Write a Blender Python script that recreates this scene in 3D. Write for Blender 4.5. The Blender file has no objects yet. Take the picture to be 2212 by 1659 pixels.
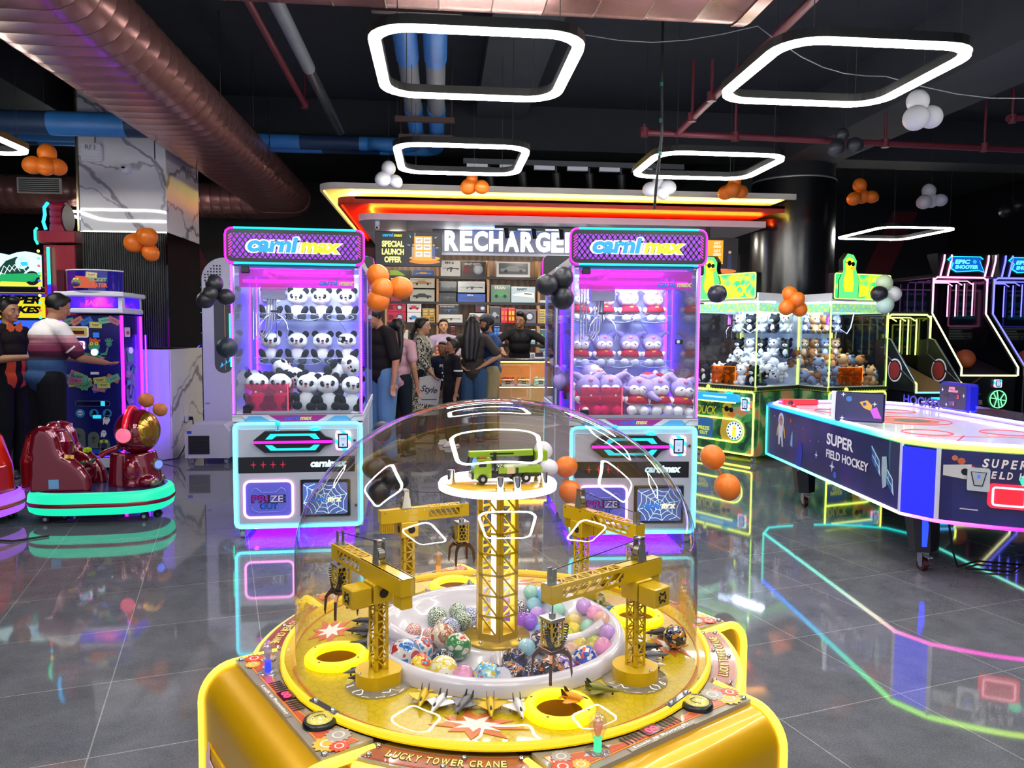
import bpy, math, random
from mathutils import Vector as V, Matrix as Mx, Quaternion
pi = math.pi
sc = bpy.context.scene
COL = sc.collection
# ---------------------------------------------------------------- camera, world, exposure
FPX, CAMH = 1640.0, 1.45
PITCH, YAW, ROLL = math.atan(110/FPX), math.atan(156/FPX), math.radians(.42)
_fw = V((math.sin(YAW)*math.cos(PITCH), math.cos(YAW)*math.cos(PITCH), -math.sin(PITCH)))
_r0 = V((math.cos(YAW), -math.sin(YAW), 0)); _u0 = _r0.cross(_fw)
_rt = _r0*math.cos(ROLL)+_u0*math.sin(ROLL); _up = _u0*math.cos(ROLL)-_r0*math.sin(ROLL)
cam = bpy.data.cameras.new('camera'); camo = bpy.data.objects.new('camera', cam); COL.objects.link(camo)
cam.sensor_width = 36; cam.lens = 36*FPX/2212; cam.clip_start = .05; cam.clip_end = 100
camo.matrix_world = Mx(((_rt.x, _up.x, -_fw.x, 0), (_rt.y, _up.y, -_fw.y, 0), (_rt.z, _up.z, -_fw.z, CAMH), (0, 0, 0, 1)))
sc.camera = camo
def at(px, py, Y):                      # the point seen at a photo pixel, at depth Y
    r = _fw+_rt*((px-1106)/FPX)+_up*((829.5-py)/FPX)
    return V((0, 0, CAMH))+r*(Y/r.y)
def atz(px, py, z):
    r = _fw+_rt*((px-1106)/FPX)+_up*((829.5-py)/FPX)
    return V((0, 0, CAMH))+r*((z-CAMH)/r.z)
w = bpy.data.worlds.new('arcade_hall'); sc.world = w; w.use_nodes = True
w.node_tree.nodes['Background'].inputs[0].default_value = (.52, .58, .72, 1)
w.node_tree.nodes['Background'].inputs[1].default_value = .9
sc.view_settings.view_transform = 'Standard'; sc.view_settings.look = 'None'
sc.view_settings.exposure = 0.6; sc.view_settings.gamma = 1; sc.view_settings.use_curve_mapping = False
cy = sc.cycles
cy.max_bounces = 7; cy.diffuse_bounces = 3; cy.glossy_bounces = 4; cy.transmission_bounces = 6
cy.transparent_max_bounces = 28; cy.caustics_reflective = False; cy.caustics_refractive = False
cy.sample_clamp_indirect = 4.0; cy.use_denoising = True
RING_LIGHT = 34.0                       # strength of the hanging LED frames
rnd = random.Random(7)

# ---------------------------------------------------------------- materials
def lin(c):
    if isinstance(c, str):
        c = c.lstrip('#'); c = tuple(int(c[i:i+2], 16)/255 for i in (0, 2, 4))
    return tuple((x/12.92 if x <= .04045 else ((x+.055)/1.055)**2.4) for x in c[:3])+(1,)
_mats = {}
def nodes(name):
    m = bpy.data.materials.new(name); m.use_nodes = True
    n = m.node_tree.nodes; b = n['Principled BSDF']
    return m, n, m.node_tree.links, b
def mat(col, rough=.5, metal=0, spec=.5, em=0, coat=0, var=0, scale=8, name=None):
    key = ('p', col, rough, metal, spec, em, coat, var, scale)
    if key in _mats: return _mats[key]
    m, n, l, b = nodes(name or 'paint'); c = lin(col)
    b.inputs['Base Color'].default_value = c; b.inputs['Roughness'].default_value = rough
    b.inputs['Metallic'].default_value = metal; b.inputs['Specular IOR Level'].default_value = spec
    b.inputs['Coat Weight'].default_value = coat; b.inputs['Coat Roughness'].default_value = .05
    if em:
        b.inputs['Emission Color'].default_value = c; b.inputs['Emission Strength'].default_value = em
    if var:
        t = n.new('ShaderNodeTexNoise'); t.inputs['Scale'].default_value = scale; t.inputs['Detail'].default_value = 4
        tc = n.new('ShaderNodeTexCoord'); l.new(tc.outputs['Object'], t.inputs['Vector'])
        mx = n.new('ShaderNodeMix'); mx.data_type = 'RGBA'; mx.inputs[6].default_value = c
        mx.inputs[7].default_value = tuple(max(0, x*(1-var)) for x in c[:3])+(1,)
        l.new(t.outputs['Fac'], mx.inputs[0]); l.new(mx.outputs[2], b.inputs['Base Color'])
    _mats[key] = m; return m
def glow(col, s=2.0, white=0.0):
    key = ('e', col, s, white)
    if key in _mats: return _mats[key]
    m, n, l, b = nodes('light'); c = lin(col); c = tuple(x+(1-x)*white for x in c[:3])+(1,)
    b.inputs['Base Color'].default_value = (.02, .02, .02, 1); b.inputs['Roughness'].default_value = .4
    b.inputs['Emission Color'].default_value = c; b.inputs['Emission Strength'].default_value = s
    _mats[key] = m; return m
def clear(tint='#ffffff', base=.04, top=.85, rough=.0, body=0.0, bodycol=None):
    """thin clear plastic: see-through with a mirror reflection that grows towards grazing angles"""
    key = ('c', tint, base, top, rough, body, bodycol)
    if key in _mats: return _mats[key]
    m = bpy.data.materials.new('clear_acrylic'); m.use_nodes = True
    n = m.node_tree.nodes; l = m.node_tree.links; n.remove(n['Principled BSDF'])
    tr = n.new('ShaderNodeBsdfTransparent'); tr.inputs[0].default_value = lin(tint)
    gl = n.new('ShaderNodeBsdfGlossy'); gl.inputs['Roughness'].default_value = rough
    lw = n.new('ShaderNodeLayerWeight'); lw.inputs[0].default_value = .5
    p = n.new('ShaderNodeMath'); p.operation = 'POWER'; p.inputs[1].default_value = 4.0
    a = n.new('ShaderNodeMath'); a.operation = 'MULTIPLY_ADD'; a.inputs[1].default_value = top; a.inputs[2].default_value = base
    mx = n.new('ShaderNodeMixShader')
    l.new(lw.outputs['Facing'], p.inputs[0]); l.new(p.outputs[0], a.inputs[0]); l.new(a.outputs[0], mx.inputs[0])
    src = tr.outputs[0]
    if body:
        df = n.new('ShaderNodeBsdfDiffuse'); df.inputs[0].default_value = lin(bodycol or tint)
        m2 = n.new('ShaderNodeMixShader'); m2.inputs[0].default_value = body
        l.new(tr.outputs[0], m2.inputs[1]); l.new(df.outputs[0], m2.inputs[2]); src = m2.outputs[0]
    l.new(src, mx.inputs[1]); l.new(gl.outputs[0], mx.inputs[2]); l.new(mx.outputs[0], n['Material Output'].inputs[0])
    _mats[key] = m; return m
def texmat(name, build, rough=.4, spec=.5, metal=0, coat=0):
    """build(n, l) returns the colour socket"""
    if name in _mats: return _mats[name]
    m, n, l, b = nodes(name); s = build(n, l)
    l.new(s, b.inputs['Base Color']); b.inputs['Roughness'].default_value = rough
    b.inputs['Specular IOR Level'].default_value = spec; b.inputs['Metallic'].default_value = metal
    b.inputs['Coat Weight'].default_value = coat
    _mats[name] = m; return m
def ramp(n, l, fac, stops, const=False):
    r = n.new('ShaderNodeValToRGB'); e = r.color_ramp.elements
    if const: r.color_ramp.interpolation = 'CONSTANT'
    while len(e) < len(stops): e.new(.5)
    for i, (p, c) in enumerate(stops): e[i].position = p; e[i].color = lin(c)
    l.new(fac, r.inputs[0]); return r.outputs[0]
def objco(n): return n.new('ShaderNodeTexCoord').outputs['Object']
def tex(n, l, kind, scale, vec=None, **kw):
    t = n.new('ShaderNodeTex'+kind); t.inputs['Scale'].default_value = scale
    for k, v in kw.items(): t.inputs[k].default_value = v
    l.new(vec if vec is not None else objco(n), t.inputs['Vector']); return t

# ---------------------------------------------------------------- mesh building
def frame_of(d):
    d = d.normalized(); a = V((0, 0, 1)) if abs(d.z) < .9 else V((1, 0, 0))
    x = a.cross(d).normalized(); return x, d.cross(x)
def T(x=0, y=0, z=0, rz=0, rx=0, ry=0, s=1):
    return Mx.Translation((x, y, z)) @ Mx.Rotation(rz, 4, 'Z') @ Mx.Rotation(ry, 4, 'Y') @ Mx.Rotation(rx, 4, 'X') @ Mx.Scale(s, 4)
def rrect(wd, h, r, n=5, cx=0, cy=0):
    p = []
    for sx, sy, a0 in ((1, 1, 0), (-1, 1, 90), (-1, -1, 180), (1, -1, 270)):
        for i in range(n+1):
            a = math.radians(a0+90*i/n)
            p.append((cx+sx*(wd/2-r)+r*math.cos(a), cy+sy*(h/2-r)+r*math.sin(a)))
    return p
def circ(r, n=24, cx=0, cy=0, a0=0): return [(cx+r*math.cos(a0+2*pi*i/n), cy+r*math.sin(a0+2*pi*i/n)) for i in range(n)]
_tcache = {}
def text_data(s, bold=0.0, shear=0.0, space=1.0):
    k = (s, bold, shear, space)
    if k not in _tcache:
        c = bpy.data.curves.new('lettering', 'FONT'); c.body = s; c.size = 1; c.offset = bold; c.shear = shear
        c.space_character = space; c.align_x = 'CENTER'; c.align_y = 'CENTER'; c.resolution_u = 3; c.fill_mode = 'FRONT'
        o = bpy.data.objects.new('lettering', c); COL.objects.link(o)
        me = o.to_mesh(); vs = [v.co.copy() for v in me.vertices]; fs = [tuple(p.vertices) for p in me.polygons]
        ec = {}
        for f in fs:
            for i in range(len(f)):
                a, b = f[i], f[(i+1) % len(f)]; ec[(a, b)] = 1
        bd = [(a, b) for (a, b) in ec if (b, a) not in ec]
        o.to_mesh_clear(); bpy.data.objects.remove(o); bpy.data.curves.remove(c)
        xs = [v.x for v in vs]; ys = [v.y for v in vs]
        w_ = (max(xs)-min(xs)) or 1; h_ = (max(ys)-min(ys)) or 1; cx = (max(xs)+min(xs))/2; cyy = (max(ys)+min(ys))/2
        _tcache[k] = ([V((v.x-cx, v.y-cyy, 0)) for v in vs], fs, bd, w_, h_)
    return _tcache[k]
class MB:
    def __init__(s, M=None):
        s.v = []; s.f = []; s.mi = []; s.sm = []; s.mats = []; s.M = M or Mx.Identity(4)
    def slot(s, m):
        if m not in s.mats: s.mats.append(m)
        return s.mats.index(m)
    def add(s, vs, fs, m, smooth=False, M=None):
        k = len(s.v); X = s.M @ M if M is not None else s.M; i = s.slot(m)
        s.v += [X @ V(p) for p in vs]
        s.f += [tuple(k+j for j in f) for f in fs]; s.mi += [i]*len(fs); s.sm += [smooth]*len(fs); return s
    def box(s, c, d, m, ch=0, M=None):
        x, y, z = d[0]/2, d[1]/2, d[2]/2
        if not ch:
            vs = [(c[0]+a*x, c[1]+b*y, c[2]+e*z) for a in (-1, 1) for b in (-1, 1) for e in (-1, 1)]
            return s.add(vs, [(0, 1, 3, 2), (4, 6, 7, 5), (0, 4, 5, 1), (2, 3, 7, 6), (0, 2, 6, 4), (1, 5, 7, 3)], m, False, M)
        ch = min(ch, x*.95, y*.95, z*.95)
        vs = []; ix = {}
        for a in (-1, 1):
            for b in (-1, 1):
                for e in (-1, 1):
                    for k in range(3):
                        q = [a*x, b*y, e*z]
                        for j in range(3):
                            if j != k: q[j] -= (a, b, e)[j]*ch
                        ix[(a, b, e, k)] = len(vs); vs.append((c[0]+q[0], c[1]+q[1], c[2]+q[2]))
        fs = []
        for k in range(3):
            o = [j for j in range(3) if j != k]
            for sg in (-1, 1):
                f = []
                for (u, v_) in ((-1, -1), (1, -1), (1, 1), (-1, 1)):
                    t = [0, 0, 0]; t[k] = sg; t[o[0]] = u; t[o[1]] = v_; f.append(ix[(t[0], t[1], t[2], k)])
                fs.append(tuple(f))
            for u in (-1, 1):
                for v_ in (-1, 1):
                    t0 = [0, 0, 0]; t0[o[0]] = u; t0[o[1]] = v_; f = []
                    for sg, kk in ((-1, o[0]), (1, o[0]), (1, o[1]), (-1, o[1])):
                        t0[k] = sg; f.append(ix[(t0[0], t0[1], t0[2], kk)])
                    fs.append(tuple(f))
        for a in (-1, 1):
            for b in (-1, 1):
                for e in (-1, 1): fs.append(tuple(ix[(a, b, e, k)] for k in range(3)))
        return s.add(vs, fs, m, False, M)
    def cyl(s, a, b, r, m, r2=None, n=16, smooth=True, caps=True):
        a = V(a); b = V(b); r2 = r if r2 is None else r2; x, y = frame_of(b-a); vs = []
        for p, q in ((a, r), (b, r2)):
            for i in range(n):
                t = 2*pi*i/n; vs.append(p+x*(q*math.cos(t))+y*(q*math.sin(t)))
        s.add(vs, [(i, (i+1) % n, n+(i+1) % n, n+i) for i in range(n)], m, smooth)
        if caps: s.add(vs, [tuple(range(n-1, -1, -1)), tuple(range(n, 2*n))], m)
        return s
    def tube(s, pts, r, m, n=8, closed=False, caps=True, smooth=True):
        pts = [V(p) for p in pts]; N = len(pts); vs = []; rs = r if isinstance(r, (list, tuple)) else [r]*N
        px = None
        for i in range(N):
            if closed: d = pts[(i+1) % N]-pts[i-1]
            else: d = pts[min(i+1, N-1)]-pts[max(i-1, 0)]
            if d.length < 1e-9: d = V((0, 0, 1))
            d.normalize()
            if px is None: x, y = frame_of(d)
            else:
                x = px-d*px.dot(d)
                x = x.normalized() if x.length > 1e-6 else frame_of(d)[0]
                y = d.cross(x)
            px = x
            for j in range(n):
                t = 2*pi*j/n; vs.append(pts[i]+x*(rs[i]*math.cos(t))+y*(rs[i]*math.sin(t)))
        fs = []
        for i in range(N if closed else N-1):
            k = (i+1) % N
            for j in range(n): fs.append((i*n+j, i*n+(j+1) % n, k*n+(j+1) % n, k*n+j))
        s.add(vs, fs, m, smooth)
        if caps and not closed: s.add(vs, [tuple(range(n-1, -1, -1)), tuple(range((N-1)*n, N*n))], m)
        return s
    def lathe(s, prof, m, n=32, c=(0, 0, 0), smooth=True, a0=0, a1=2*pi):
        full = abs(a1-a0-2*pi) < 1e-6; k = n if full else n+1; vs = []; fs = []
        for r, z in prof:
            for i in range(k):
                t = a0+(a1-a0)*i/n; vs.append((c[0]+r*math.cos(t), c[1]+r*math.sin(t), c[2]+z))
        for j in range(len(prof)-1):
            for i in range(n):
                i2 = (i+1) % k; fs.append((j*k+i, j*k+i2, (j+1)*k+i2, (j+1)*k+i))
        return s.add(vs, fs, m, smooth)
    def sph(s, c, r, m, nu=16, nv=10, M=None, fn=None):
        if not isinstance(r, (tuple, list)): r = (r, r, r)
        vs = [(0, 0, -1)]
        for j in range(1, nv):
            b = -pi/2+pi*j/nv
            for i in range(nu):
                a = 2*pi*i/nu; vs.append((math.cos(b)*math.cos(a), math.cos(b)*math.sin(a), math.sin(b)))
        vs.append((0, 0, 1)); L = len(vs)-1
        fs = [(0, 1+(i+1) % nu, 1+i) for i in range(nu)]
        for j in range(nv-2):
            for i in range(nu):
                a = 1+j*nu+i; b = 1+j*nu+(i+1) % nu; fs.append((a, b, b+nu, a+nu))
        fs += [(L, L-nu+i, L-nu+(i+1) % nu) for i in range(nu)]
        if fn: vs = [tuple(V(q)*fn(V(q))) for q in vs]
        vs = [(c[0]+q[0]*r[0], c[1]+q[1]*r[1], c[2]+q[2]*r[2]) for q in vs] if M is None else [tuple(V(c)+M @ V((q[0]*r[0], q[1]*r[1], q[2]*r[2]))) for q in vs]
        return s.add(vs, fs, m, True)
    def prism(s, poly, z0, z1, m, M=None, smooth=False):
        """polygon in local x,y extruded along local z"""
        n = len(poly); vs = [(p[0], p[1], z0) for p in poly]+[(p[0], p[1], z1) for p in poly]
        s.add(vs, [tuple(range(n-1, -1, -1)), tuple(range(n, 2*n))], m, False, M)
        return s.add(vs, [(i, (i+1) % n, n+(i+1) % n, n+i) for i in range(n)], m, smooth, M)
    def text(s, t, h, m, M, d=.002, bold=0, shear=0, wid=None, space=1.0):
        """lettering h tall, centred, in local x,y, raised d along local z"""
        vs, fs, bd, w_, h_ = text_data(t, bold, shear, space)
        sy = h/h_; sx = wid/w_ if wid else sy; n = len(vs)
        a = [(v.x*sx, v.y*sy, d) for v in vs]+[(v.x*sx, v.y*sy, 0) for v in vs]
        return s.add(a, fs+[(b_, a_, a_+n, b_+n) for a_, b_ in bd], m, False, M)
    def build(s, name, parent=None, loc=None):
        me = bpy.data.meshes.new(name); me.from_pydata([tuple(p) for p in s.v], [], s.f)
        for m in s.mats: me.materials.append(m)
        me.polygons.foreach_set('material_index', s.mi); me.polygons.foreach_set('use_smooth', s.sm); me.update()
        o = bpy.data.objects.new(name, me); COL.objects.link(o)
        if parent is not None: o.parent = parent
        if loc is not None: o.location = loc
        return o
UPR = Mx.Rotation(pi/2, 4, 'X')         # local x,y plane -> upright x,z plane facing -Y
def up(x=0, y=0, z=0, rz=0): return T(x, y, z, rz) @ UPR
def tag(o, label=None, cat=None, group=None, kind=None):
    if label: o['label'] = label
    if cat: o['category'] = cat
    if group: o['group'] = group
    if kind: o['kind'] = kind
    return o
def thing(name, label, cat, loc=(0, 0, 0), rz=0, group=None):
    o = bpy.data.objects.new(name, None); COL.objects.link(o); o.location = loc; o.rotation_euler = (0, 0, rz)
    o.empty_display_size = .1; return tag(o, label, cat, group)
def struct(name, mb): return tag(mb.build(name), kind='structure')
def lab(o, s): o['label'] = s; return o
def dup(root, loc=None, rot=None, label=None, group=None, scale=None, swap=None):
    def cp(o, par):
        c = o.copy(); COL.objects.link(c); c.parent = par
        for ch in o.children: cp(ch, c)
        return c
    r = cp(root, None)
    if loc is not None: r.location = loc
    if rot is not None: r.rotation_euler = rot
    if scale is not None: r.scale = (scale,)*3
    if label: r['label'] = label
    if group: r['group'] = group
    return r
def remesh(mb, vox, smooth=2, dec=None):
    """fuse the overlapping pieces of a builder into one continuous skin"""
    o = mb.build('tmp'); md = o.modifiers.new('r', 'REMESH'); md.mode = 'VOXEL'; md.voxel_size = vox; md.use_smooth_shade = True
    if smooth: q = o.modifiers.new('s', 'SMOOTH'); q.factor = .5; q.iterations = smooth
    if dec: q = o.modifiers.new('d', 'DECIMATE'); q.ratio = dec
    dg = bpy.context.evaluated_depsgraph_get(); me = bpy.data.meshes.new_from_object(o.evaluated_get(dg))
    old = o.data; bpy.data.objects.remove(o); bpy.data.meshes.remove(old)
    return me
def mesh_obj(me, name, m, parent=None):
    me.name = name; me.materials.clear(); me.materials.append(m)
    o = bpy.data.objects.new(name, me); COL.objects.link(o)
    if parent is not None: o.parent = parent
    return o
ORD = ['first', 'second', 'third', 'fourth', 'fifth', 'sixth', 'seventh', 'eighth', 'ninth', 'tenth', 'eleventh', 'twelfth']
# ================================================================ the hall
def _tile(n, l):
    tc = objco(n); mp = n.new('ShaderNodeMapping'); l.new(tc, mp.inputs[0])
    mp.inputs['Location'].default_value = (-2.858, -3.731, 0)
    mp2 = n.new('ShaderNodeMapping'); mp2.inputs['Rotation'].default_value = (0, 0, math.radians(-15.5)); l.new(mp.outputs[0], mp2.inputs[0])
    b = n.new('ShaderNodeTexBrick'); b.offset = 0; b.squash = 1; b.inputs['Scale'].default_value = 1
    b.inputs['Brick Width'].default_value = .6; b.inputs['Row Height'].default_value = .6; b.inputs['Mortar Size'].default_value = .0025
    l.new(mp2.outputs[0], b.inputs['Vector'])
    b.inputs['Color1'].default_value = lin('#74767f'); b.inputs['Color2'].default_value = lin('#797b84'); b.inputs['Mortar'].default_value = lin('#b0b0b2')
    t = tex(n, l, 'Noise', 5, Detail=8, Roughness=.7); t2 = tex(n, l, 'Noise', 160, Detail=2)
    m1 = n.new('ShaderNodeMix'); m1.data_type = 'RGBA'; m1.blend_type = 'MULTIPLY'; m1.inputs[0].default_value = .55
    l.new(b.outputs['Color'], m1.inputs[6]); l.new(ramp(n, l, t.outputs['Fac'], [(.3, '#8c8c8c'), (.75, '#ffffff')]), m1.inputs[7])
    m2 = n.new('ShaderNodeMix'); m2.data_type = 'RGBA'; m2.blend_type = 'MULTIPLY'; m2.inputs[0].default_value = .4
    l.new(m1.outputs[2], m2.inputs[6]); l.new(ramp(n, l, t2.outputs['Fac'], [(.35, '#909090'), (.65, '#ffffff')]), m2.inputs[7])
    return m2.outputs[2]
FLOOR = texmat('polished_floor_tile', _tile, rough=.045, spec=.95)
b = MB(); b.box((0, 6, -.05), (24, 26, .1), FLOOR); struct('floor', b)
DARK = mat('#14161c', .7, var=.3, scale=3); DARK2 = mat('#1b1e26', .6, var=.3, scale=3); NAVY = mat('#10131f', .55, var=.2, scale=2)
b = MB(); b.box((0, 6, 4.4), (24, 26, .2), mat('#343840', .85, var=.35, scale=4)); struct('ceiling', b)
STRIPE = mat('#5a1a26', .6)
b = MB(); b.box((0, 15.1, 2.2), (24, .2, 4.6), NAVY)
for x, z in ((-4.6, 2.6), (8.9, 2.6), (11, 2.6), (3.9, 2.2)):
    b.prism([(x-.9, z-1.4), (x-.35, z-1.4), (x+.9, z+1.4), (x+.35, z+1.4)][::(1 if x > 0 else 1)], 0, .012, STRIPE, T(0, 14.995, 0) @ UPR @ (Mx.Identity(4) if x > 0 else Mx.Translation((2*x, 0, 0)) @ Mx.Scale(-1, 4, (1, 0, 0))))
struct('wall_back', b)
b = MB(); b.box((-9.6, 6, 2.2), (.2, 26, 4.6), NAVY); struct('wall_left', b)
b = MB(); b.box((10.6, 6, 2.2), (.2, 26, 4.6), NAVY); struct('wall_right', b)
# concrete beams under the ceiling
b = MB(); b.box((4.75, 5.5, 4.0), (.75, 22, .62), mat('#3c4048', .8, var=.3, scale=3)); struct('ceiling_beam', b)
b = MB(); b.box((-4.4, 6, 4.05), (.6, 21, .5), DARK2); struct('ceiling_beam', b)
b = MB(); b.box((1.5, 9.95, 4.03), (21, .5, .54), mat('#30343c', .8, var=.3, scale=3)); struct('ceiling_beam', b)
b = MB(); b.box((.75, 7.0, 4.22), (.62, 5.6, .18), mat('#4c5056', .8, var=.3, scale=5)); struct('ceiling_slab', b)

# marble-topped pillar behind the ticket machine
def _marble(n, l):
    tc = objco(n); nz = tex(n, l, 'Noise', 1.3, tc, Detail=6); mx = n.new('ShaderNodeMix'); mx.data_type = 'RGBA'; mx.inputs[0].default_value = .35
    l.new(tc, mx.inputs[6]); l.new(nz.outputs['Color'], mx.inputs[7])
    mp = n.new('ShaderNodeMapping'); mp.inputs['Rotation'].default_value = (.3, .75, .35); l.new(mx.outputs[2], mp.inputs[0])
    wv = tex(n, l, 'Wave', .85, mp.outputs[0], Distortion=7.0, Detail=5); wv.wave_profile = 'SIN'
    wv2 = tex(n, l, 'Wave', 1.1, mp.outputs[0], Distortion=12.0, Detail=6)
    a = ramp(n, l, wv.outputs['Fac'], [(0, '#9a99a4'), (.012, '#b4b3bc'), (.03, '#e9e8ed'), (1, '#f1f0f4')])
    c = ramp(n, l, wv2.outputs['Fac'], [(0, '#c0bfc8'), (.008, '#dddce2'), (.02, '#ffffff'), (1, '#ffffff')])
    m2 = n.new('ShaderNodeMix'); m2.data_type = 'RGBA'; m2.blend_type = 'MULTIPLY'; m2.inputs[0].default_value = 1
    l.new(a, m2.inputs[6]); l.new(c, m2.inputs[7]); return m2.outputs[2]
MARBLE = texmat('white_marble', _marble, rough=.04, spec=.7)
PX0, PX1, PY0, PY1 = -3.9, -2.99, 8.77, 9.9
p = thing('pillar', None, None, ((PX0+PX1)/2, (PY0+PY1)/2, 0)); tag(p, kind='structure')
dx, dy = PX1-PX0, PY1-PY0
b = MB(); b.box((0, 0, 3.4), (dx, dy, 1.76), MARBLE, .004); b.build('marble_cladding', p)
b = MB()
RIB = mat('#0b0c10', .35); b.box((0, 0, 1.9), (dx-.06, dy-.06, 1.27), RIB)
for i in range(38):
    x = -dx/2+dx*(i+.5)/38; b.cyl((x, -dy/2+.03, 1.27), (x, -dy/2+.03, 2.53), .0105, RIB, n=6, caps=False)
b.box((dx/2-.01, 0, 1.9), (.02, dy, 1.26), mat('#0a0b10', .12)); b.build('ribbed_panel', p)
b = MB(); b.box((0, 0, .62), (dx-.004, dy, 1.24), mat('#dcdae6', .25, coat=.4), .004); b.build('lower_cladding', p)
b = MB(); b.box((dx/2-.004, 0, .62), (.012, dy, 1.24), MARBLE); b.build('mirror_cladding', p)
b = MB(); b.box((-dx/2-.012, -dy/2-.008, 3.4), (.02, .02, 1.76), mat('#c9b48a', .2, 1)); b.box((0, -dy/2-.004, 2.525), (dx, .012, .018), mat('#e8e2d8', .2, .8)); b.build('metal_trim', p)
s = thing('wifi_box', 'white louvred box marked RF3 mounted high on the marble pillar', 'access box', (-3.74, 8.755, 3.36))
b = MB(); WP = mat('#e9e9f4', .35)
b.prism(rrect(.21, .2, .04), 0, .05, WP, up())
for i in range(6): b.box((0, -.052, -.085+.033*i), (.205, .012, .02), WP, .005)
b.build('casing', s)
b = MB(); b.text('RF3', .05, mat('#15151c'), up(.0, -.0605, .05), .001, bold=-.012); b.build('handwriting', s)
b = MB(); b.tube([(.02, 0, .1), (.025, .01, .2), (.02, .01, .42)], .005, mat('#7a3b2c')); b.build('cable', s)
s = thing('dome_camera', 'round white ceiling style camera fixed to the marble pillar', 'camera', (-3.4, 8.76, 3.2))
b = MB(); b.cyl((0, 0, 0), (0, -.05, 0), .062, WP, .055, 24); b.sph((0, -.05, 0), (.045, .035, .045), WP); b.build('housing', s)
b = MB(); b.box((0, -.085, 0), (.035, .008, .02), mat('#0a0a0e', .2)); b.build('lens', s)

# round black column
CX, CY = 4.77, 10.05
p = tag(thing('pillar', None, None, (CX, CY, 0)), kind='structure')
b = MB(); b.lathe([(.545, 0), (.545, 3.5)], mat('#101217', .22, spec=.7), 64); b.build('glossy_sleeve', p)
b = MB(); b.lathe([(.525, 3.5), (.525, 4.35)], mat('#1a1d24', .8), 64); b.build('painted_shaft', p)
b = MB(); b.lathe([(.546, 3.49), (.551, 3.5), (.546, 3.515), (.53, 3.515)], mat('#b5b8bd', .35, .6), 64); b.build('metal_trim', p)

# ---------------------------------------------------------------- ducts and pipes
def oval(w_, h_, n=10):
    r = h_/2; q = []
    for i in range(n+1):
        a = -pi/2+pi*i/n; q.append((w_/2-r+r*math.cos(a), r*math.sin(a)))
    for i in range(n+1):
        a = pi/2+pi*i/n; q.append((-w_/2+r+r*math.cos(a), r*math.sin(a)))
    return q
ROSE = mat('#bb8480', .27, .65, var=.25, scale=5)
SEAM = mat('#5a3434', .4, .4)
def loft(mb, secs, m, smooth=True, seam=None):
    n = len(secs[0]); vs = [p for s_ in secs for p in s_]
    for k in ((0, 1) if seam else (2,)):
        mb.add(vs, [(i*n+j, i*n+(j+1) % n, (i+1)*n+(j+1) % n, (i+1)*n+j) for i in range(len(secs)-1) for j in range(n) if k == 2 or (i % 5 in (2, 3)) == bool(k)], SEAM if k == 1 else m, smooth)
def duct_y(mb, xc, zc, y0, y1, w_, h_, step, m):
    prof = oval(w_, h_); y = y0; secs = []
    while y < y1:
        for dy_, k in ((0, 1), (step-.016, 1.0), (step-.013, 1.003), (step-.007, 1.003), (step-.004, 1.0)):
            secs.append([(xc+a*k, min(y+dy_, y1), zc+c*k) for a, c in prof])
        y += step
    secs.append([(xc+a, y1, zc+c) for a, c in prof]); loft(mb, secs, m, True, True)
t = thing('air_duct', 'long rose coloured flat oval air duct running back to an elbow', 'duct', (-2.48, 4.7, 3.55))
b = MB(T(2.48, -4.7, -3.55)); duct_y(b, -2.5, 3.55, 4.6, 12.35, .94, .5, .19, ROSE); b.build('spiral_duct', t)
b = MB(T(2.48, -4.7, -3.55)); prof = oval(.94, .5); secs = []
for i in range(9):
    a = pi/2*i/8; R = .5; cx_, cy_ = -2.97, 12.35
    secs.append([(cx_+(.47+q)*math.cos(a), cy_+(.47+q)*math.sin(a), 3.55+c) for q, c in prof])
loft(b, secs, ROSE, False)
secs = []
for i in range(0, 46):
    for k, kk in ((0, 1), (.86, 1), (.9, 1.007), (.95, 1.007), (.99, 1)):
        secs.append([(-2.97-(i+k)*.15, 12.82+q*kk, 3.55+c*kk) for q, c in prof])
loft(b, secs, ROSE, True, True); b.build('elbow_run', t)
b = MB(T(2.48, -4.7, -3.55) @ T(-2.14, 7.75, 3.66, ry=math.radians(62))); WHT = mat('#e6e4e0', .4)
b.box((0, 0, .0), (.26, .62, .02), WHT)
for i in range(8): b.box((-.1+.0285*i, 0, .014), (.012, .56, .012), mat('#4a4644', .5))
for i in range(5): b.box((0, -.24+.12*i, .02), (.23, .01, .008), WHT)
b.build('air_grille', t)
t = thing('air_duct', 'rose coloured air duct crossing overhead nearest the viewer with a cut end', 'duct', (0, 4.35, 3.6))
b = MB(T(0, -4.35, -3.6)); prof = oval(1.0, .6); secs = []
for i in range(0, 26):
    for k, kk in ((0, 1), (.95, 1.0), (.96, 1.006), (.975, 1.006), (.985, 1)):
        secs.append([(-6+(i+k)*.3, 4.27+q*kk, 3.6+c*kk) for q, c in prof])
loft(b, secs, ROSE, True, True); x0 = secs[-1][0][0]
b.add([(x0, 4.27+q, 3.6+c) for q, c in prof], [tuple(range(len(prof)))], SEAM); b.build('duct_body', t)
b = MB(T(0, -4.35, -3.6)); prof2 = [(q*1.03, c*1.03) for q, c in prof]
loft(b, [[(x0-.05, 4.27+q, 3.6+c) for q, c in prof2], [(x0+.03, 4.27+q, 3.6+c) for q, c in prof2]], ROSE); b.build('end_collar', t)
t = thing('air_duct', 'rose coloured duct far left behind the marble pillar with a grille', 'duct', (-6, 11, 3.3))
b = MB(T(6, -11, -3.3)); prof = oval(.5, .42); secs = []
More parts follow.
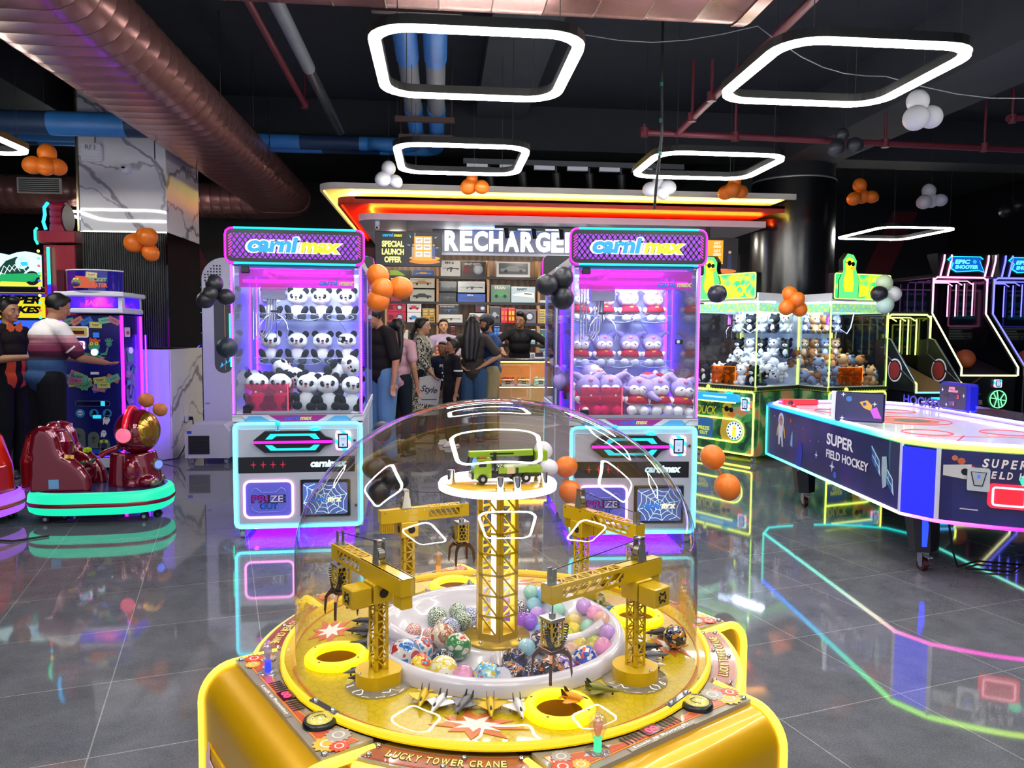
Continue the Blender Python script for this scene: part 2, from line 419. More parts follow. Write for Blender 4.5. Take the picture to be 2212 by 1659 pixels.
for i in range(0, 30):
    for k, kk in ((0, 1), (.5, 1.02), (.6, 1)): secs.append([(-8.9+(i+k)*.14, 10.9+q*kk, 3.3+c*kk) for q, c in prof])
loft(b, secs, ROSE); b.build('duct_body', t)
b = MB(T(6, -11, -3.3)); b.box((-5.22, 10.63, 3.33), (.55, .03, .2), WHT)
for i in range(7): b.box((-5.22, 10.612, 3.255+.025*i), (.5, .01, .012), mat('#2c2a2c', .5))
b.build('air_grille', t)

BLUE = mat('#3f8fe6', .45, var=.35, scale=6); GREYP = mat('#8b9098', .5, var=.3, scale=9); DBLUE = mat('#24406a', .55, var=.4, scale=7)
BRWN = mat('#4a3534', .5)
t = thing('pipe_pair', 'pair of blue and grey insulated pipes hung below the ceiling on brackets', 'pipes', (-.15, 7, 3.7))
for x, z in ((-.27, 3.72), (-.04, 3.72)):
    b = MB(T(.15, -7, -3.7))
    segs = [(4.2, 5.2, BLUE, .1), (5.2, 5.35, DBLUE, .13), (5.35, 6.5, BLUE, .095), (6.5, 7.9, GREYP, .085), (7.9, 8.25, BLUE, .095), (8.25, 9.3, BLUE, .085)]
    for y0, y1, m_, r in segs: b.cyl((x, y0, z), (x, y1, z), r, m_, n=18)
    yy = 9.3 if x < -.2 else 9.5
    b.tube([(x, 9.3, z)]+[(x-.18+.18*math.cos(a*pi/12), yy+.18*math.sin(a*pi/12), z) for a in range(7)]+[(x-.6, yy+.18, z)], .085, BLUE, 14)
    zz = z if x < -.2 else z
    for k, (xa, xb, m_) in enumerate(((-.6, -.9, BLUE), (-.9, -1.6, DBLUE), (-1.6, -2.2, BLUE), (-2.2, -3.4, GREYP), (-3.4, -4.9, BLUE), (-4.9, -9, DBLUE))):
        b.cyl((xa+x+.2, yy+.18, z), (xb+x+.2, yy+.18, z), .085, m_, n=14)
    b.build('pipe', t)
for y in (5.27, 7.9, 8.6):
    b = MB(T(.15, -7, -3.7)); b.box((-.155, y, 3.6), (.6, .05, .05), BRWN)
    for x in (-.43, .12): b.cyl((x, y, 3.6), (x, y, 4.3), .006, BRWN, n=6)
    b.build('bracket', t)
RED = mat('#6e2b38', .4, var=.2)
def pipe(label, pts, r, m, extra=(), name='ceiling_pipe'):
    c = V(pts[0]); t = thing(name, label, 'pipe', c)
    b = MB(T(*(-c))); b.tube(pts, r, m, 12); b.build('pipe', t)
    for (q, ln) in extra:
        b = MB(T(*(-c))); b.cyl(q, (q[0], q[1], q[2]+ln), r*.45, m, n=8); b.cyl((q[0], q[1], q[2]-r*1.3), (q[0], q[1], q[2]+r*1.3), r*1.25, m, n=10)
        b.build('drop_fitting', t)
    return t
pipe('dark red sprinkler pipe crossing in front of the round black column', [(1.93, 7.35, 3.4), (6.1, 7.55, 3.4), (8.5, 7.66, 3.4)], .032, RED, [((1.97, 7.35, 3.4), .08), ((2.9, 7.4, 3.4), .7), ((4.5, 7.47, 3.4), .8), ((5.6, 7.5, 3.4), .6)])
pipe('dark red sprinkler pipe running back from overhead to the cross pipe', [(2.1, 3.2, 3.4), (2.3, 7.37, 3.4)], .03, RED, [((2.22, 6.2, 3.4), .3), ((2.26, 6.8, 3.4), .5)])
pipe('short dark red pipe left of the blue pipes', [(-1.3, 4.9, 3.7), (-1.34, 7.9, 3.7)], .03, RED, [((-1.34, 7.86, 3.7), .3)])
pipe('dark red pipe at the upper right edge', [(5.45, 7.0, 3.55), (8, 7.0, 3.75)], .03, RED, [((5.5, 7, 3.55), .4)])
t = pipe('silver foil wrapped pipe left of the blue pipes', [(-1.12, 5.0, 3.7), (-1.12, 6.8, 3.7)], .055, GREYP)
b = MB(T(1.12, -5, -3.7)); b.tube([(-1.12, 6.8+.05*i, 3.7) for i in range(42)], [.045+.006*(i % 2) for i in range(42)], mat('#a8acb2', .25, .9), 10); b.build('foil_sleeve', t)
t = pipe('wide dark blue pipe lagged behind the marble pillar at left', [(-9, 8.3, 3.55), (-2.6, 8.3, 3.55)], .12, DBLUE)
b = MB(T(9, -8.3, -3.55)); b.cyl((-3.95, 8.3, 3.55), (-3.2, 8.3, 3.55), .123, BLUE, n=16); b.build('blue_band', t)

# hanging square LED lamps
RL = glow('#fffdf4', RING_LIGHT); RBLK = mat('#0c0d10', .5)
def ring_lamp(label, x, y, z=3.0, wx=1.1, wy=1.1, rz=0):
    t = thing('ring_lamp', label, 'lamp', (x, y, z), rz, 'square LED ring lamps under the ceiling')
    for nm, m_, zz, r in (('light_tube', RL, 0, .028), ('housing', RBLK, .03, .036)):
        b = MB(); pts = rrect(wx, wy, .2, 6); P = [V((a, c, zz)) for a, c in pts]; n = len(P); vs = []; fs = []
        hh = .03 if nm == 'light_tube' else .05
        for i, q in enumerate(P):
            d = (P[(i+1) % n]-P[i-1]).normalized(); nn = V((d.y, -d.x, 0))
            vs += [q+nn*r+V((0, 0, -hh/2)), q+nn*r+V((0, 0, hh/2)), q-nn*r+V((0, 0, hh/2)), q-nn*r+V((0, 0, -hh/2))]
        for i in range(n):
            k = (i+1) % n
            for j in range(4): fs.append((i*4+j, i*4+(j+1) % 4, k*4+(j+1) % 4, k*4+j))
        b.add(vs, fs, m_); b.build(nm, t)
    for sx in (-1, 1):
        for sy in (-1, 1): b = MB(); b.cyl((sx*wx*.38, sy*wy*.5, .05), (sx*wx*.38, sy*wy*.5, 4.3-z), .0025, mat('#55585e', .4, .8), n=4); b.build('hanging_wire', t)
    return t
ring_lamp('large white LED ring lamp near the top centre below the rose duct', .2, 4.56)
ring_lamp('white LED ring lamp hanging above the shop sign, second from the front', .185, 6.97)
ring_lamp('large white LED ring lamp at upper right beside the dark red pipe', 2.36, 4.45, 3.0, 1.08, 1.04)
ring_lamp('white LED ring lamp in front of the round black column', 2.44, 6.93, 3.0, 1.13, 1.0)
ring_lamp('small far white LED ring lamp right of the round black column', 6.85, 11.05, 3.0, 1.12, 1.35)
ring_lamp('white LED ring lamp cut by the left edge of the picture', -4.15, 6.7, 3.0, 1.15, 1.0)
ring_lamp('distant white LED ring lamp half hidden behind the marble pillar', -4.42, 11.1, 3.0)
ring_lamp('white LED ring lamp overhead above the domed crane game', .15, 2.15)
ring_lamp('white LED ring lamp overhead to the right of the domed crane game', 2.36, 2.05)
ring_lamp('white LED ring lamp overhead to the left of the domed crane game', -2.0, 2.1)
ring_lamp('white LED ring lamp behind the viewer', .2, -.3); ring_lamp('white LED ring lamp behind the viewer to the right', 2.4, -.3)
ring_lamp('white LED ring lamp behind the viewer to the left', -2.0, -.3)
ring_lamp('white LED ring lamp above the hockey table beyond the right edge', 4.6, 4.4)

# thin loose wires
def wire(label, pts, r=.0035, col='#8a8f98'):
    q = [V(p) for p in pts]; o = []
    for i in range(len(q)-1):
        for k in range(6): o.append(q[i].lerp(q[i+1], k/6)+V((0, 0, -.10*math.sin(pi*k/6))))
    o.append(q[-1]); b = MB(); b.tube(o, r, mat(col, .6), 5)
    return tag(b.build('loose_wire'), label, 'wire')
wire('thin slack wire strung from the centre lamp to the upper right lamp', [(.75, 5.2, 3.5), (2.05, 4.9, 3.45), (3.0, 5.0, 3.2)])
wire('thin slack wire strung from the upper right lamp to the right edge', [(3.0, 5.0, 3.2), (4.6, 5.1, 3.2)])
t = thing('hanging_cable', 'thick black cable dropping from the ceiling between the four ring lamps', 'cable', at(1430, 150, 5.6))
b = MB(); b.tube([(0, 0, .6), (0, 0, 0), (.01, 0, -.45), (.0, .1, -.85), (.02, .2, -.98)], .011, mat('#101216', .5)); b.build('cable', t)
for z in (-.12, -.38, -.62): b = MB(); b.cyl((0, 0, z), (0, .0, z+.025), .013, mat('#1c6a68', .5), n=8); b.build('green_tape', t)
for i, (px, Y, zz) in enumerate(((330, 8, 2.9), (420, 9, 2.9), (475, 7.2, 3.3), (545, 8.2, 3.3), (580, 9.4, 3.2), (596, 10, 3.1))):
    p0 = at(px, 150, Y); b = MB(); b.cyl((p0.x, Y, zz+.25), (p0.x, Y, 4.3), .006, mat('#3c4048', .5, .5), n=5)
    tag(b.build('threaded_rod'), ORD[i]+' threaded hanger rod from the left beside the long rose duct', 'rod')
# track lights in front of the shop canopy
t = thing('track_light', 'row of black and white spotlights on a track above the shop canopy', 'track light', at(1260, 365, 8.9))
b = MB(); b.box((-.1, 0, .05), (2.6, .06, .06), mat('#3a3d44', .5)); b.build('rail', t)
for i, dx_ in enumerate((-1.1, -.72, -.32, .07, .45, .84)):
    b = MB(); b.cyl((dx_, 0, -.05), (dx_+.03, .06, -.24), .05, mat('#15161a', .4), n=14); h = b.build('spotlight', t)
    b = MB(); b.box((dx_-.14, 0, .0), (.24, .05, .05), mat('#c8ccd4', .4)); b.box((dx_, 0, -.03), (.02, .02, .08), mat('#15161a')); b.build('driver_box', h)
# balloons
def balloon_mat(c): return mat(c, .38, spec=.5, var=.06, scale=3)
def balloons(label, Y, spec, col, grp=None):
    """spec: (px, py, radius px) per balloon"""
    c = V((0, 0, 0))
    pts = [(at(px, py, Y), r*Y/FPX) for px, py, r in spec]
    for p_, r in pts: c += p_/len(pts)
    t = thing('balloon_cluster', label, 'balloons', c, 0, grp)
    for i, (p_, r) in enumerate(pts):
        cc = col[i % len(col)] if isinstance(col, list) else col
        q = p_-c+V((0, (-.35 if i % 2 else .35)*r, 0)); d = q.normalized() if q.length > .01 else V((0, 0, 1))
        b = MB(); rot = d.to_track_quat('Z', 'Y').to_matrix()
        b.sph(q, (r, r, r*1.12), balloon_mat(cc), 24, 16, rot, fn=lambda u: 1-.1*max(0, -u.z)**2)
        b.cyl(q-d*r*1.02, q-d*r*1.22, r*.05, balloon_mat(cc), r*.13, 8); b.build('balloon', t)
    if c.z > 2.55: b = MB(); b.cyl((0, 0, .05), (0, 0, 4.3-c.z), .0012, mat('#4a4c52', .6), n=4); b.build('string', t)
    return t
OR = '#f07a1e'; WB = '#e9e9f2'; BK = '#23242c'
balloons('orange balloon cluster hanging at far left under the ceiling', 7.9, [(98, 330, 18), (75, 358, 18), (120, 359, 17), (102, 360, 18)], OR)
balloons('orange balloon cluster stuck on the black ribs of the marble pillar', 8.5, [(288, 524, 20), (322, 514, 19), (323, 545, 17), (312, 510, 15)], OR)
balloons('black balloon cluster in front of the tall grey machine left', 5.1, [(461, 613, 18), (456, 636, 17), (486, 641, 17), (447, 647, 18)], BK)
balloons('white balloon cluster hanging left of the second ring lamp', 7.8, [(839, 363, 15), (828, 388, 16), (854, 391, 14)], WB)
balloons('orange balloon pair below the second ring lamp', 8.0, [(1013, 402, 17), (1040, 405, 15), (1020, 385, 12)], OR)
balloons('white balloon cluster below the lamp in front of the column', 8.0, [(1407, 408, 16), (1440, 407, 17), (1424, 396, 14), (1430, 418, 14)], WB)
balloons('orange balloon cluster beside the black column top left', 8.3, [(1570, 415, 16), (1580, 410, 17), (1602, 413, 15), (1585, 395, 14)], OR)
balloons('large white balloon cluster at upper right below the big ring lamp', 5.6, [(1988, 217, 24), (1973, 257, 27), (2015, 250, 25)], WB)
balloons('dark grey balloon cluster near the ceiling above the column', 7.2, [(1810, 318, 18), (1843, 315, 17), (1822, 290, 14)], '#30333b')
balloons('orange balloon cluster hanging right of the black column', 8.6, [(1860, 400, 15), (1842, 430, 15), (1865, 423, 16), (1880, 426, 14)], OR)
balloons('white balloon cluster hanging far right above the far lamp', 9.2, [(2010, 412, 15), (1993, 437, 16), (2015, 432, 16), (2028, 433, 14)], WB)
balloons('dark balloon cluster at the far right edge', 10, [(2178, 455, 15), (2195, 445, 15)], '#1c1e24')
balloons('orange balloon bunch on the right side of the panda claw machine', 5.0, [(816, 596, 24), (827, 625, 24), (864, 622, 25), (818, 648, 24)], OR)
balloons('black balloon bunch on the left side of the right claw machine', 4.85, [(1216, 601, 24), (1181, 616, 23), (1216, 642, 25)], BK)
balloons('black balloon behind the right edge of the right claw machine', 5.3, [(1552, 634, 21)], BK)
balloons('orange balloon cluster in front of the duck claw machines', 7.6, [(1709, 636, 17), (1697, 664, 17), (1729, 667, 17), (1718, 648, 17)], OR)
balloons('white, mint and black balloon bunch on the right duck machine', 7.4, [(1914, 612, 18), (1896, 635, 18), (1932, 635, 18), (1908, 658, 19)], ['#cfe6c0', BK, '#e2e2e6', '#bfe0d2'])
balloons('orange balloon pair low beside the right claw machine', 4.75, [(1543, 990, 27), (1567, 1049, 29)], OR)
balloons('dark balloon bunch beside the panda machine base', 5.3, [(824, 935, 22), (810, 1010, 24), (845, 1035, 24), (820, 1060, 24), (862, 1040, 20)], BK)
balloons('white balloon pair on the counter corner beside the right claw machine', 7.2, [(1200, 785, 13), (1203, 818, 13)], WB)
balloons('orange and white balloon bunch low left of the right claw machine', 5.0, [(1224, 1010, 24), (1230, 1060, 25), (1175, 975, 20), (1185, 1010, 20)], [OR, OR, WB, WB])
balloons('black balloon touching the left edge of the panda machine', 5.2, [(488, 751, 22)], '#22303c')
balloons('orange balloon pair on the floor behind the maroon ride', 7.0, [(314, 865, 15), (347, 884, 14)], '#d98040')
# ================================================================ domed crane game in the foreground
GX, GY, GR = .122, 1.588, math.radians(31)
YEL = mat('#cf9c00', .32, .35, coat=.3, name='yellow_enamel'); YEL2 = mat('#e6b012', .3, coat=.4); YGLOW = glow('#ffe000', 1.5, .05); YGL2 = glow('#ffd200', 1.3)
STEEL = mat('#c9ccd2', .18, .95); CHROME = mat('#e8eaee', .08, 1); BLKP = mat('#101014', .3); RUB = mat('#0c0c0e', .6)
G = thing('crane_game', 'big yellow domed tower crane prize game in front with an orange control deck', 'arcade game', (GX, GY, 0), GR)
# lower body
b = MB(); b.lathe([(.43, .02), (.47, .06), (.47, .745), (.497, .755), (.497, .783), (.40, .785)], YEL, 96); b.build('cabinet_drum', G)
for k in range(4):
    R = T(rz=k*pi/2); prof = [(.36, .785), (.487, .785)]
    prof += [(.487+.062*math.sin(a), .723+.062*math.cos(a)) for a in [pi/2*i/8 for i in range(1, 9)]]
    prof += [(.549, .05), (.53, .02), (.36, .02)]
    b = MB(R); n = len(prof); HW = .223
    vs = [(x, -HW, z) for x, z in prof]+[(x, HW, z) for x, z in prof]
    b.add(vs, [tuple(range(n)), tuple(range(2*n-1, n-1, -1))], YEL)
    b.add(vs, [(i, n+i, n+(i+1) % n, (i+1) % n) for i in range(n)], YEL, True)
    b.box((.5495, 0, .40), (.006, .36, .52), YEL2, .002); b.box((.553, 0, .40), (.002, .345, .50), YEL, 0)
    st = b.build('player_station', G)
    for sy in (-1, 1):
        b = MB(R); pts = [(x, sy*(HW+.004), z) for x, z in prof[1:-2]]; pts.insert(0, (.40, sy*(HW+.004), .785))
        b.tube(pts, .0085, YGLOW, 8); b.build('light_strip', st)
    # prize door with sticker on the outer face
    b = MB(R @ T(.5545, 0, .38, pi/2) @ UPR); b.prism(rrect(.24, .17, .02), 0, .004, mat('#8a5a10', .3)); b.prism(rrect(.21, .14, .015), .004, .006, mat('#3a2a10', .3)); b.build('prize_door', st)
    b = MB(R @ T(.5555, -.10, .565, pi/2) @ UPR); PK = mat('#f2c9d6', .5)
    b.prism([(-.06, -.09), (.02, -.11), (.07, -.05), (.075, .03), (.05, .06), (.045, .085), (.02, .065), (-.05, .075), (-.055, .11), (-.07, .08), (-.075, .0)], 0, .002, PK)
    for i in range(6): b.box((-.045+.017*i, .045, .003), (.008, .032, .002), mat('#3a2f22'))
    b.text('PRIZE', .05, mat('#20202a'), T(0, .005, .002), .001, bold=.02, wid=.135); b.text('OUT', .04, mat('#c0304a'), T(.005, -.055, .002), .001, bold=.02, wid=.085)
    b.build('prize_sticker', st)
    # control deck
    b = MB(R); A = math.radians(28.2); arc = [(.447*math.cos(A-2*A*i/16), .447*math.sin(A-2*A*i/16)) for i in range(17)]
    GREY = mat('#8f857a', .35, coat=.5); ORG = mat('#cf5a34', .32, coat=.6, var=.12, scale=10); ORG2 = mat('#e58a3a', .35, coat=.5)
    b.prism([(.486, -.219), (.486, .219)]+arc, .785, .793, GREY)
    arc2 = [(.462*math.cos(A*.93-2*A*.93*i/16), .462*math.sin(A*.93-2*A*.93*i/16)) for i in range(17)]
    b.prism([(.472, -.206), (.472, .206)]+arc2, .793, .7942, ORG2)
    arc3 = [(.465*math.cos(A*.91-2*A*.91*i/16), .465*math.sin(A*.91-2*A*.91*i/16)) for i in range(17)]
    b.prism([(.469, -.203), (.469, .203)]+arc3, .7942, .7948, ORG)
    dk = mat('#2c1c2c', .4)
    for i in range(5):
        for sg in (-1, 1): b.box((.4575, sg*(.028+.0085*i)-.01, .795), (.022, .003, .001), dk)
    b.box((.458, -.01, .7955), (.024, .036, .0015), mat('#4a0c2a', .2))
    FAC = Mx.Rotation(pi/2, 4, 'Z')
    b.text('00', .014, glow('#ff2a4a', 2.5), T(.458, -.01, .7962) @ FAC, .0008, bold=.03, wid=.024)
    b.text('Time', .010, GREY, T(.4415, -.008, .7955) @ FAC, .0008, bold=.03)
    b.box((.4805, -.008, .794), (.011, .15, .002), GREY); b.text('Luck is Running', .008, mat('#efe9dd'), T(.4805, -.008, .7951) @ FAC, .0006, bold=.02, wid=.13)
    def gear(x, y, r, m, z=.795):
        pts = []
        for i in range(48):
            rr = r if (i//2) % 2 else r*.84; a = 2*pi*i/48; pts.append((x+rr*math.cos(a), y+rr*math.sin(a)))
        b.prism(pts, z, z+.0008, m); b.prism(circ(r*.5, 16, x, y), z+.0008, z+.0012, mat('#d8d0c4', .4)); b.prism(circ(r*.34, 16, x, y), z+.0012, z+.0016, m)
    gG, gY, gR = mat('#a89f9a', .4), mat('#d8ac3c', .4), mat('#e0492c', .4)
    gear(.437, .172, .022, gG); gear(.462, .186, .024, gY, .7945); gear(.45, .205, .016, gR, .7955)
    gear(.432, -.183, .017, gG); gear(.455, -.199, .018, gR, .7952); gear(.466, -.172, .015, gY)
    dkp = b.build('control_deck', G)
    for x, y in ((.385, .2), (.477, .21), (.385, -.2), (.477, -.21)):
        b = MB(R); b.lathe([(0, .7985), (.004, .798), (.005, .7945)], STEEL, 12, (x, y, 0)); b.build('screw', dkp)
    # joystick with a crystal bulb
    jx, jy = .452, -.125
    b = MB(R @ T(jx, jy, .794, s=.66)); b.lathe([(0, .002), (.03, .002), (.031, 0)], clear('#d8dce6', .12, .6, .02, .35, '#a7adb8'), 32)
    b.prism([(-.006, .03), (.006, .03), (0, .045)], 0, .002, mat('#c8ccd8', .2)); b.prism([(-.006, -.03), (.006, -.03), (0, -.045)], 0, .002, mat('#c8ccd8', .2))
    b.lathe([(.0095, 0), (.0095, .03), (.012, .034)], glow(('#2438ff', '#39d88a', '#d0802a', '#d8902a')[(k+2) % 4], 1.2), 16); j = b.build('joystick', G)
    b = MB(R @ T(jx, jy, .794, s=.66)); bp = [(.008, .03), (.013, .034), (.0145, .042), (.021, .058), (.0225, .07), (.019, .082), (.011, .09), (0, .0925)]
    b.lathe(bp, clear('#fbf4f2', .10, .7, .05, .12, '#f0d8c8'), 20); b.build('crystal_bulb', j)
    b = MB(R @ T(jx, jy, .794, s=.66)); b.lathe([(0, .035), (.006, .04), (.011, .06), (.012, .07), (.006, .08), (0, .082)], clear(('#c8c8ff', '#ffc890', '#ffd0a0', '#ffd8b0')[(k+2) % 4], .1, .6, .1, .35), 12); b.build('bulb_core', j)
    # illuminated push button
    px_, py_ = .447, .118
    b = MB(R @ T(px_, py_, .794, s=.8)); b.lathe([(.0355, 0), (.0355, .004), (.033, .011), (.028, .012), (.027, .008), (0, .008)], BLKP, 32); pb = b.build('push_button', G)
    b = MB(R @ T(px_, py_, .794, s=.8)); b.lathe([(0, .0085), (.0265, .0085), (.0265, .0122), (0, .0124)], mat('#cbbf5a', .35, em=.25), 28)
    b.prism([(-.006, .004), (0, .010), (.006, .004), (0, -.002)], .0124, .013, mat('#f0e8b0', .4)); b.tube([(-.013, -.008, .0126), (-.004, -.012, .0126), (.006, -.011, .0126), (.014, -.004, .0126)], .0012, mat('#5a5a20', .4), 5); b.tube([(-.013, -.008, .0126), (-.012, .006, .0126)], .0012, mat('#5a5a20', .4), 5); b.build('button_cap', pb)
    b = MB(R @ T(px_, py_, .794, s=.8)); b.lathe([(.0275, .0115), (.024, .018), (.014, .0225), (0, .024)], clear('#ffffff', .08, .8), 28); b.build('clear_lens', pb)
# curved name panels between the stations
for k in range(4):
    R = T(rz=k*pi/2+pi/4); A = math.radians(16.2); n = 14
    def ring_sector(r0, r1, A): return [(r0*math.cos(A-2*A*i/n), r0*math.sin(A-2*A*i/n)) for i in range(n+1)]+[(r1*math.cos(-A+2*A*i/n), r1*math.sin(-A+2*A*i/n)) for i in range(n+1)]
    b = MB(R); b.prism(ring_sector(.447, .496, A), .784, .7885, GREY); b.prism(ring_sector(.451, .492, A*.97), .7885, .7895, mat('#b8502e', .3, coat=.6))
    b.prism(ring_sector(.4525, .4905, A*.955), .7895, .79, mat('#a34d33', .3, coat=.6, var=.15))
    s_ = 'LUCKY TOWER CRANE'; wtot = math.radians(23.5); wd = {' ': .45, 'W': 1.35, 'I': .5, 'L': .85, 'E': .88}
    tot = sum(wd.get(c, 1) for c in s_); acc = 0
    for c in s_:
        w1 = wd.get(c, 1); a = -wtot/2+wtot*(acc+w1/2)/tot; acc += w1
        if c == ' ': continue
        M_ = T(.471*math.cos(a), .471*math.sin(a), .79, a+pi/2)
        b.text(c, .0205, mat('#4a4420', .5), M_, .0006, bold=.05, wid=.471*wtot*w1/tot*.98); b.text(c, .017, mat('#f3cf7c', .4, em=.15), M_ @ T(0, 0, .0006), .0006, bold=.012, wid=.471*wtot*w1/tot*.78)
    pn = b.build('name_panel', G)
    b = MB(R); pts = [(.502*math.cos(-A*1.02+2*A*1.02*i/n), .502*math.sin(-A*1.02+2*A*1.02*i/n), .775) for i in range(n+1)]
    b.tube(pts, .0095, YGLOW, 8); b.build('light_strip', pn)
    for (r_, a_) in ((.484, 0), (.457, .06), (.458, A*.9), (.486, A*.9), (.458, -A*.9), (.486, -A*.9)):
        b = MB(R); b.lathe([(.008, .7902), (.0065, .7915), (0, .7918)], clear('#ffffff', .1, .7), 14, (r_*math.cos(a_), r_*math.sin(a_), 0))
        b.lathe([(.0045, .7916), (.003, .795), (0, .7955)], STEEL, 10, (r_*math.cos(a_), r_*math.sin(a_), 0)); b.build('screw', pn)
# playfield with four prize holes
import bmesh
def _field(n, l):
    tc = objco(n); v = tex(n, l, 'Voronoi', 62, tc); v.feature = 'DISTANCE_TO_EDGE'
    return ramp(n, l, v.outputs[0], [(0, '#b09812'), (.05, '#bca414'), (.09, '#c4ac16'), (1, '#c8b018')])
FIELD = texmat('yellow_playfield', _field, rough=.25, coat=.4)
HOLES = [(math.radians(-16.5+90*k), .338) for k in range(4)]
def sheet_with_holes(R0, holes, z, m, name, parent):
    bm = bmesh.new(); ed = []
    for cx, cyy, r, n_ in [(0, 0, R0, 96)]+holes:
        vs = [bm.verts.new((cx+r*math.cos(2*pi*i/n_), cyy+r*math.sin(2*pi*i/n_), z)) for i in range(n_)]
        ed += [bm.edges.new((vs[i], vs[(i+1) % n_])) for i in range(n_)]
    bmesh.ops.triangle_fill(bm, use_beauty=True, edges=ed)
    me = bpy.data.meshes.new(name); bm.to_mesh(me); bm.free(); return mesh_obj(me, name, m, parent)
hl = [(r*math.cos(a), r*math.sin(a), .0435, 32) for a, r in HOLES]
pf = sheet_with_holes(.447, hl+[(0, 0, .25, 64)], .796, FIELD, 'playfield', G)
for k in range(8):
    a = math.radians(-6+45*k+(10 if k % 2 else 0)); r = .365 if k % 2 else .40
    if k % 2 == 0: continue
    b = MB(T(r*math.cos(a), r*math.sin(a), .7965, a))
    def burst(R1, R2, N, sd):
        q = random.Random(sd); return [((R1*(.75+.5*q.random()) if i % 2 == 0 else R2)*math.cos(2*pi*i/N), (R1*(.8+.6*q.random()) if i % 2 == 0 else R2)*math.sin(2*pi*i/N)*1.5) for i in range(N)]
    b.prism(burst(.046, .026, 18, k), 0, .0006, mat('#c8682e', .35)); b.prism(burst(.03, .013, 14, k+9), .0006, .001, mat('#e2dcd6', .35)); b.build('starburst', pf)
b = MB()
for a0 in range(4):
    for r_ in (.425, .418): pass
b.lathe([(.423, .7965), (.423, .7972), (.419, .7972), (.419, .7965)], mat('#c4681e', .35), 96); b.build('printed_line', pf)
for a, r in HOLES:
    x, y = r*math.cos(a), r*math.sin(a)
    b = MB(); b.lathe([(.042, .797), (.0415, .808), (.047, .812), (.058, .811), (.0625, .805), (.0625, .797)], glow('#ffe600', 1.25), 48, (x, y, 0)); h = b.build('prize_hole_ring', G)
    b = MB(); b.lathe([(.043, .80), (.043, .70), (.038, .66), (0, .66)], mat('#b07a12', .4), 32, (x, y, 0)); b.build('chute', h)
    for i in range(4):
        q = a+pi/4+i*pi/2; b = MB(); b.lathe([(0, .8125), (.0024, .812), (.003, .810)], mat('#8a6a10', .3, .6), 8, (x+.053*math.cos(q), y+.053*math.sin(q), 0)); b.build('screw', h)
# white bowl
WHB = mat('#cccad8', .22, coat=.5)
b = MB(); b.lathe([(.276, .797), (.274, .815), (.266, .826), (.255, .826), (.245, .815), (.225, .785), (.18, .768), (.13, .772), (.095, .792), (.075, .797), (0, .797)], WHB, 96); b.build('bowl', G)
for i in range(4):
    a = math.radians(45+90*i+12); b = MB(); pts = [(.09, .795, .02), (.14, .79, .012), (.19, .80, .012), (.235, .825, .016)]
    b.tube([(r*math.cos(a), r*math.sin(a), z-.006) for r, z, q in pts], [.018, .013, .013, .018], WHB, 10); b.build('bowl_divider', G)
# dome
DOME = clear('#fbf8f6', .055, .95)
prof = [(.437, .797), (.435, .803), (.4165, .806), (.4165, 1.0)]+[(.4165*math.cos(t), 1.0+.312*math.sin(t)) for t in [pi/2*i/28 for i in range(1, 29)]]
b = MB(); b.lathe(prof, DOME, 128); b.build('clear_dome', G)
b = MB(); b.lathe([(.4445, .797), (.445, .806), (.4385, .8085), (.4375, .797)], glow('#ffcc10', .9), 128); b.build('glowing_rim', G)
for i in range(4):
    a = math.radians(12+90*i); b = MB(T(.437*math.cos(a), .437*math.sin(a), .807, a)); b.box((0, 0, 0), (.012, .075, .004), STEEL, .001); cl = b.build('dome_clamp', G)
    for sy in (-.025, .025): b = MB(T(.437*math.cos(a), .437*math.sin(a), .807, a)); b.lathe([(.005, .002), (.004, .006), (0, .0065)], STEEL, 10, (0, sy, 0)); b.build('screw', cl)
# central lattice tower with a lit core and a round platform
b = MB(); b.lathe([(.071, .797), (.071, .804), (0, .804)], mat('#b8960a', .3, .5), 48); tw = b.build('tower_base', G)
for i in range(4):
    a = math.radians(20+90*i); b = MB(); b.lathe([(0, .8095), (.003, .809), (.0038, .8045)], STEEL, 8, (.06*math.cos(a), .06*math.sin(a), 0)); b.build('bolt', tw)
def lattice(b, P, z0, z1, rows, m, t, band=True, alt=True):
    """flat laser-cut lattice panels round the polygon P"""
    n = len(P)
    for i in range(n):
        a, c = V((*P[i], 0)), V((*P[(i+1) % n], 0)); d = (c-a); L = d.length; d /= L; nn = V((d.y, -d.x, 0))
        X = Mx(((d.x, 0, nn.x, a.x), (d.y, 0, nn.y, a.y), (0, 1, 0, 0), (0, 0, 0, 1)))
        def bar(x0, y0, x1, y1, w_):
            q = V((x1-x0, y1-y0)); l_ = q.length; an = math.atan2(q.y, q.x)
            b.box((0, 0, 0), (l_, w_, t*.5), m, 0, X @ T((x0+x1)/2, (y0+y1)/2, 0, an))
        e = t
        bar(e, z0, e, z1, 2*t); bar(L-e, z0, L-e, z1, 2*t); h = (z1-z0)/rows
        for r in range(rows+1): bar(0, z0+h*r, L, z0+h*r, t*1.2)
        for r in range(rows):
            if alt and r % 2: bar(e, z0+h*r, L-e, z0+h*(r+1), t)
            else: bar(e, z0+h*(r+1), L-e, z0+h*r, t)
LATY = mat('#caa60e', .35, .3)
hexp = [(.047*math.cos(math.radians(-121+3+60*i)), .047*math.sin(math.radians(-121+3+60*i))) for i in range(6)]
b = MB(); lattice(b, hexp, .812, 1.122, 7, LATY, .0042, alt=False)
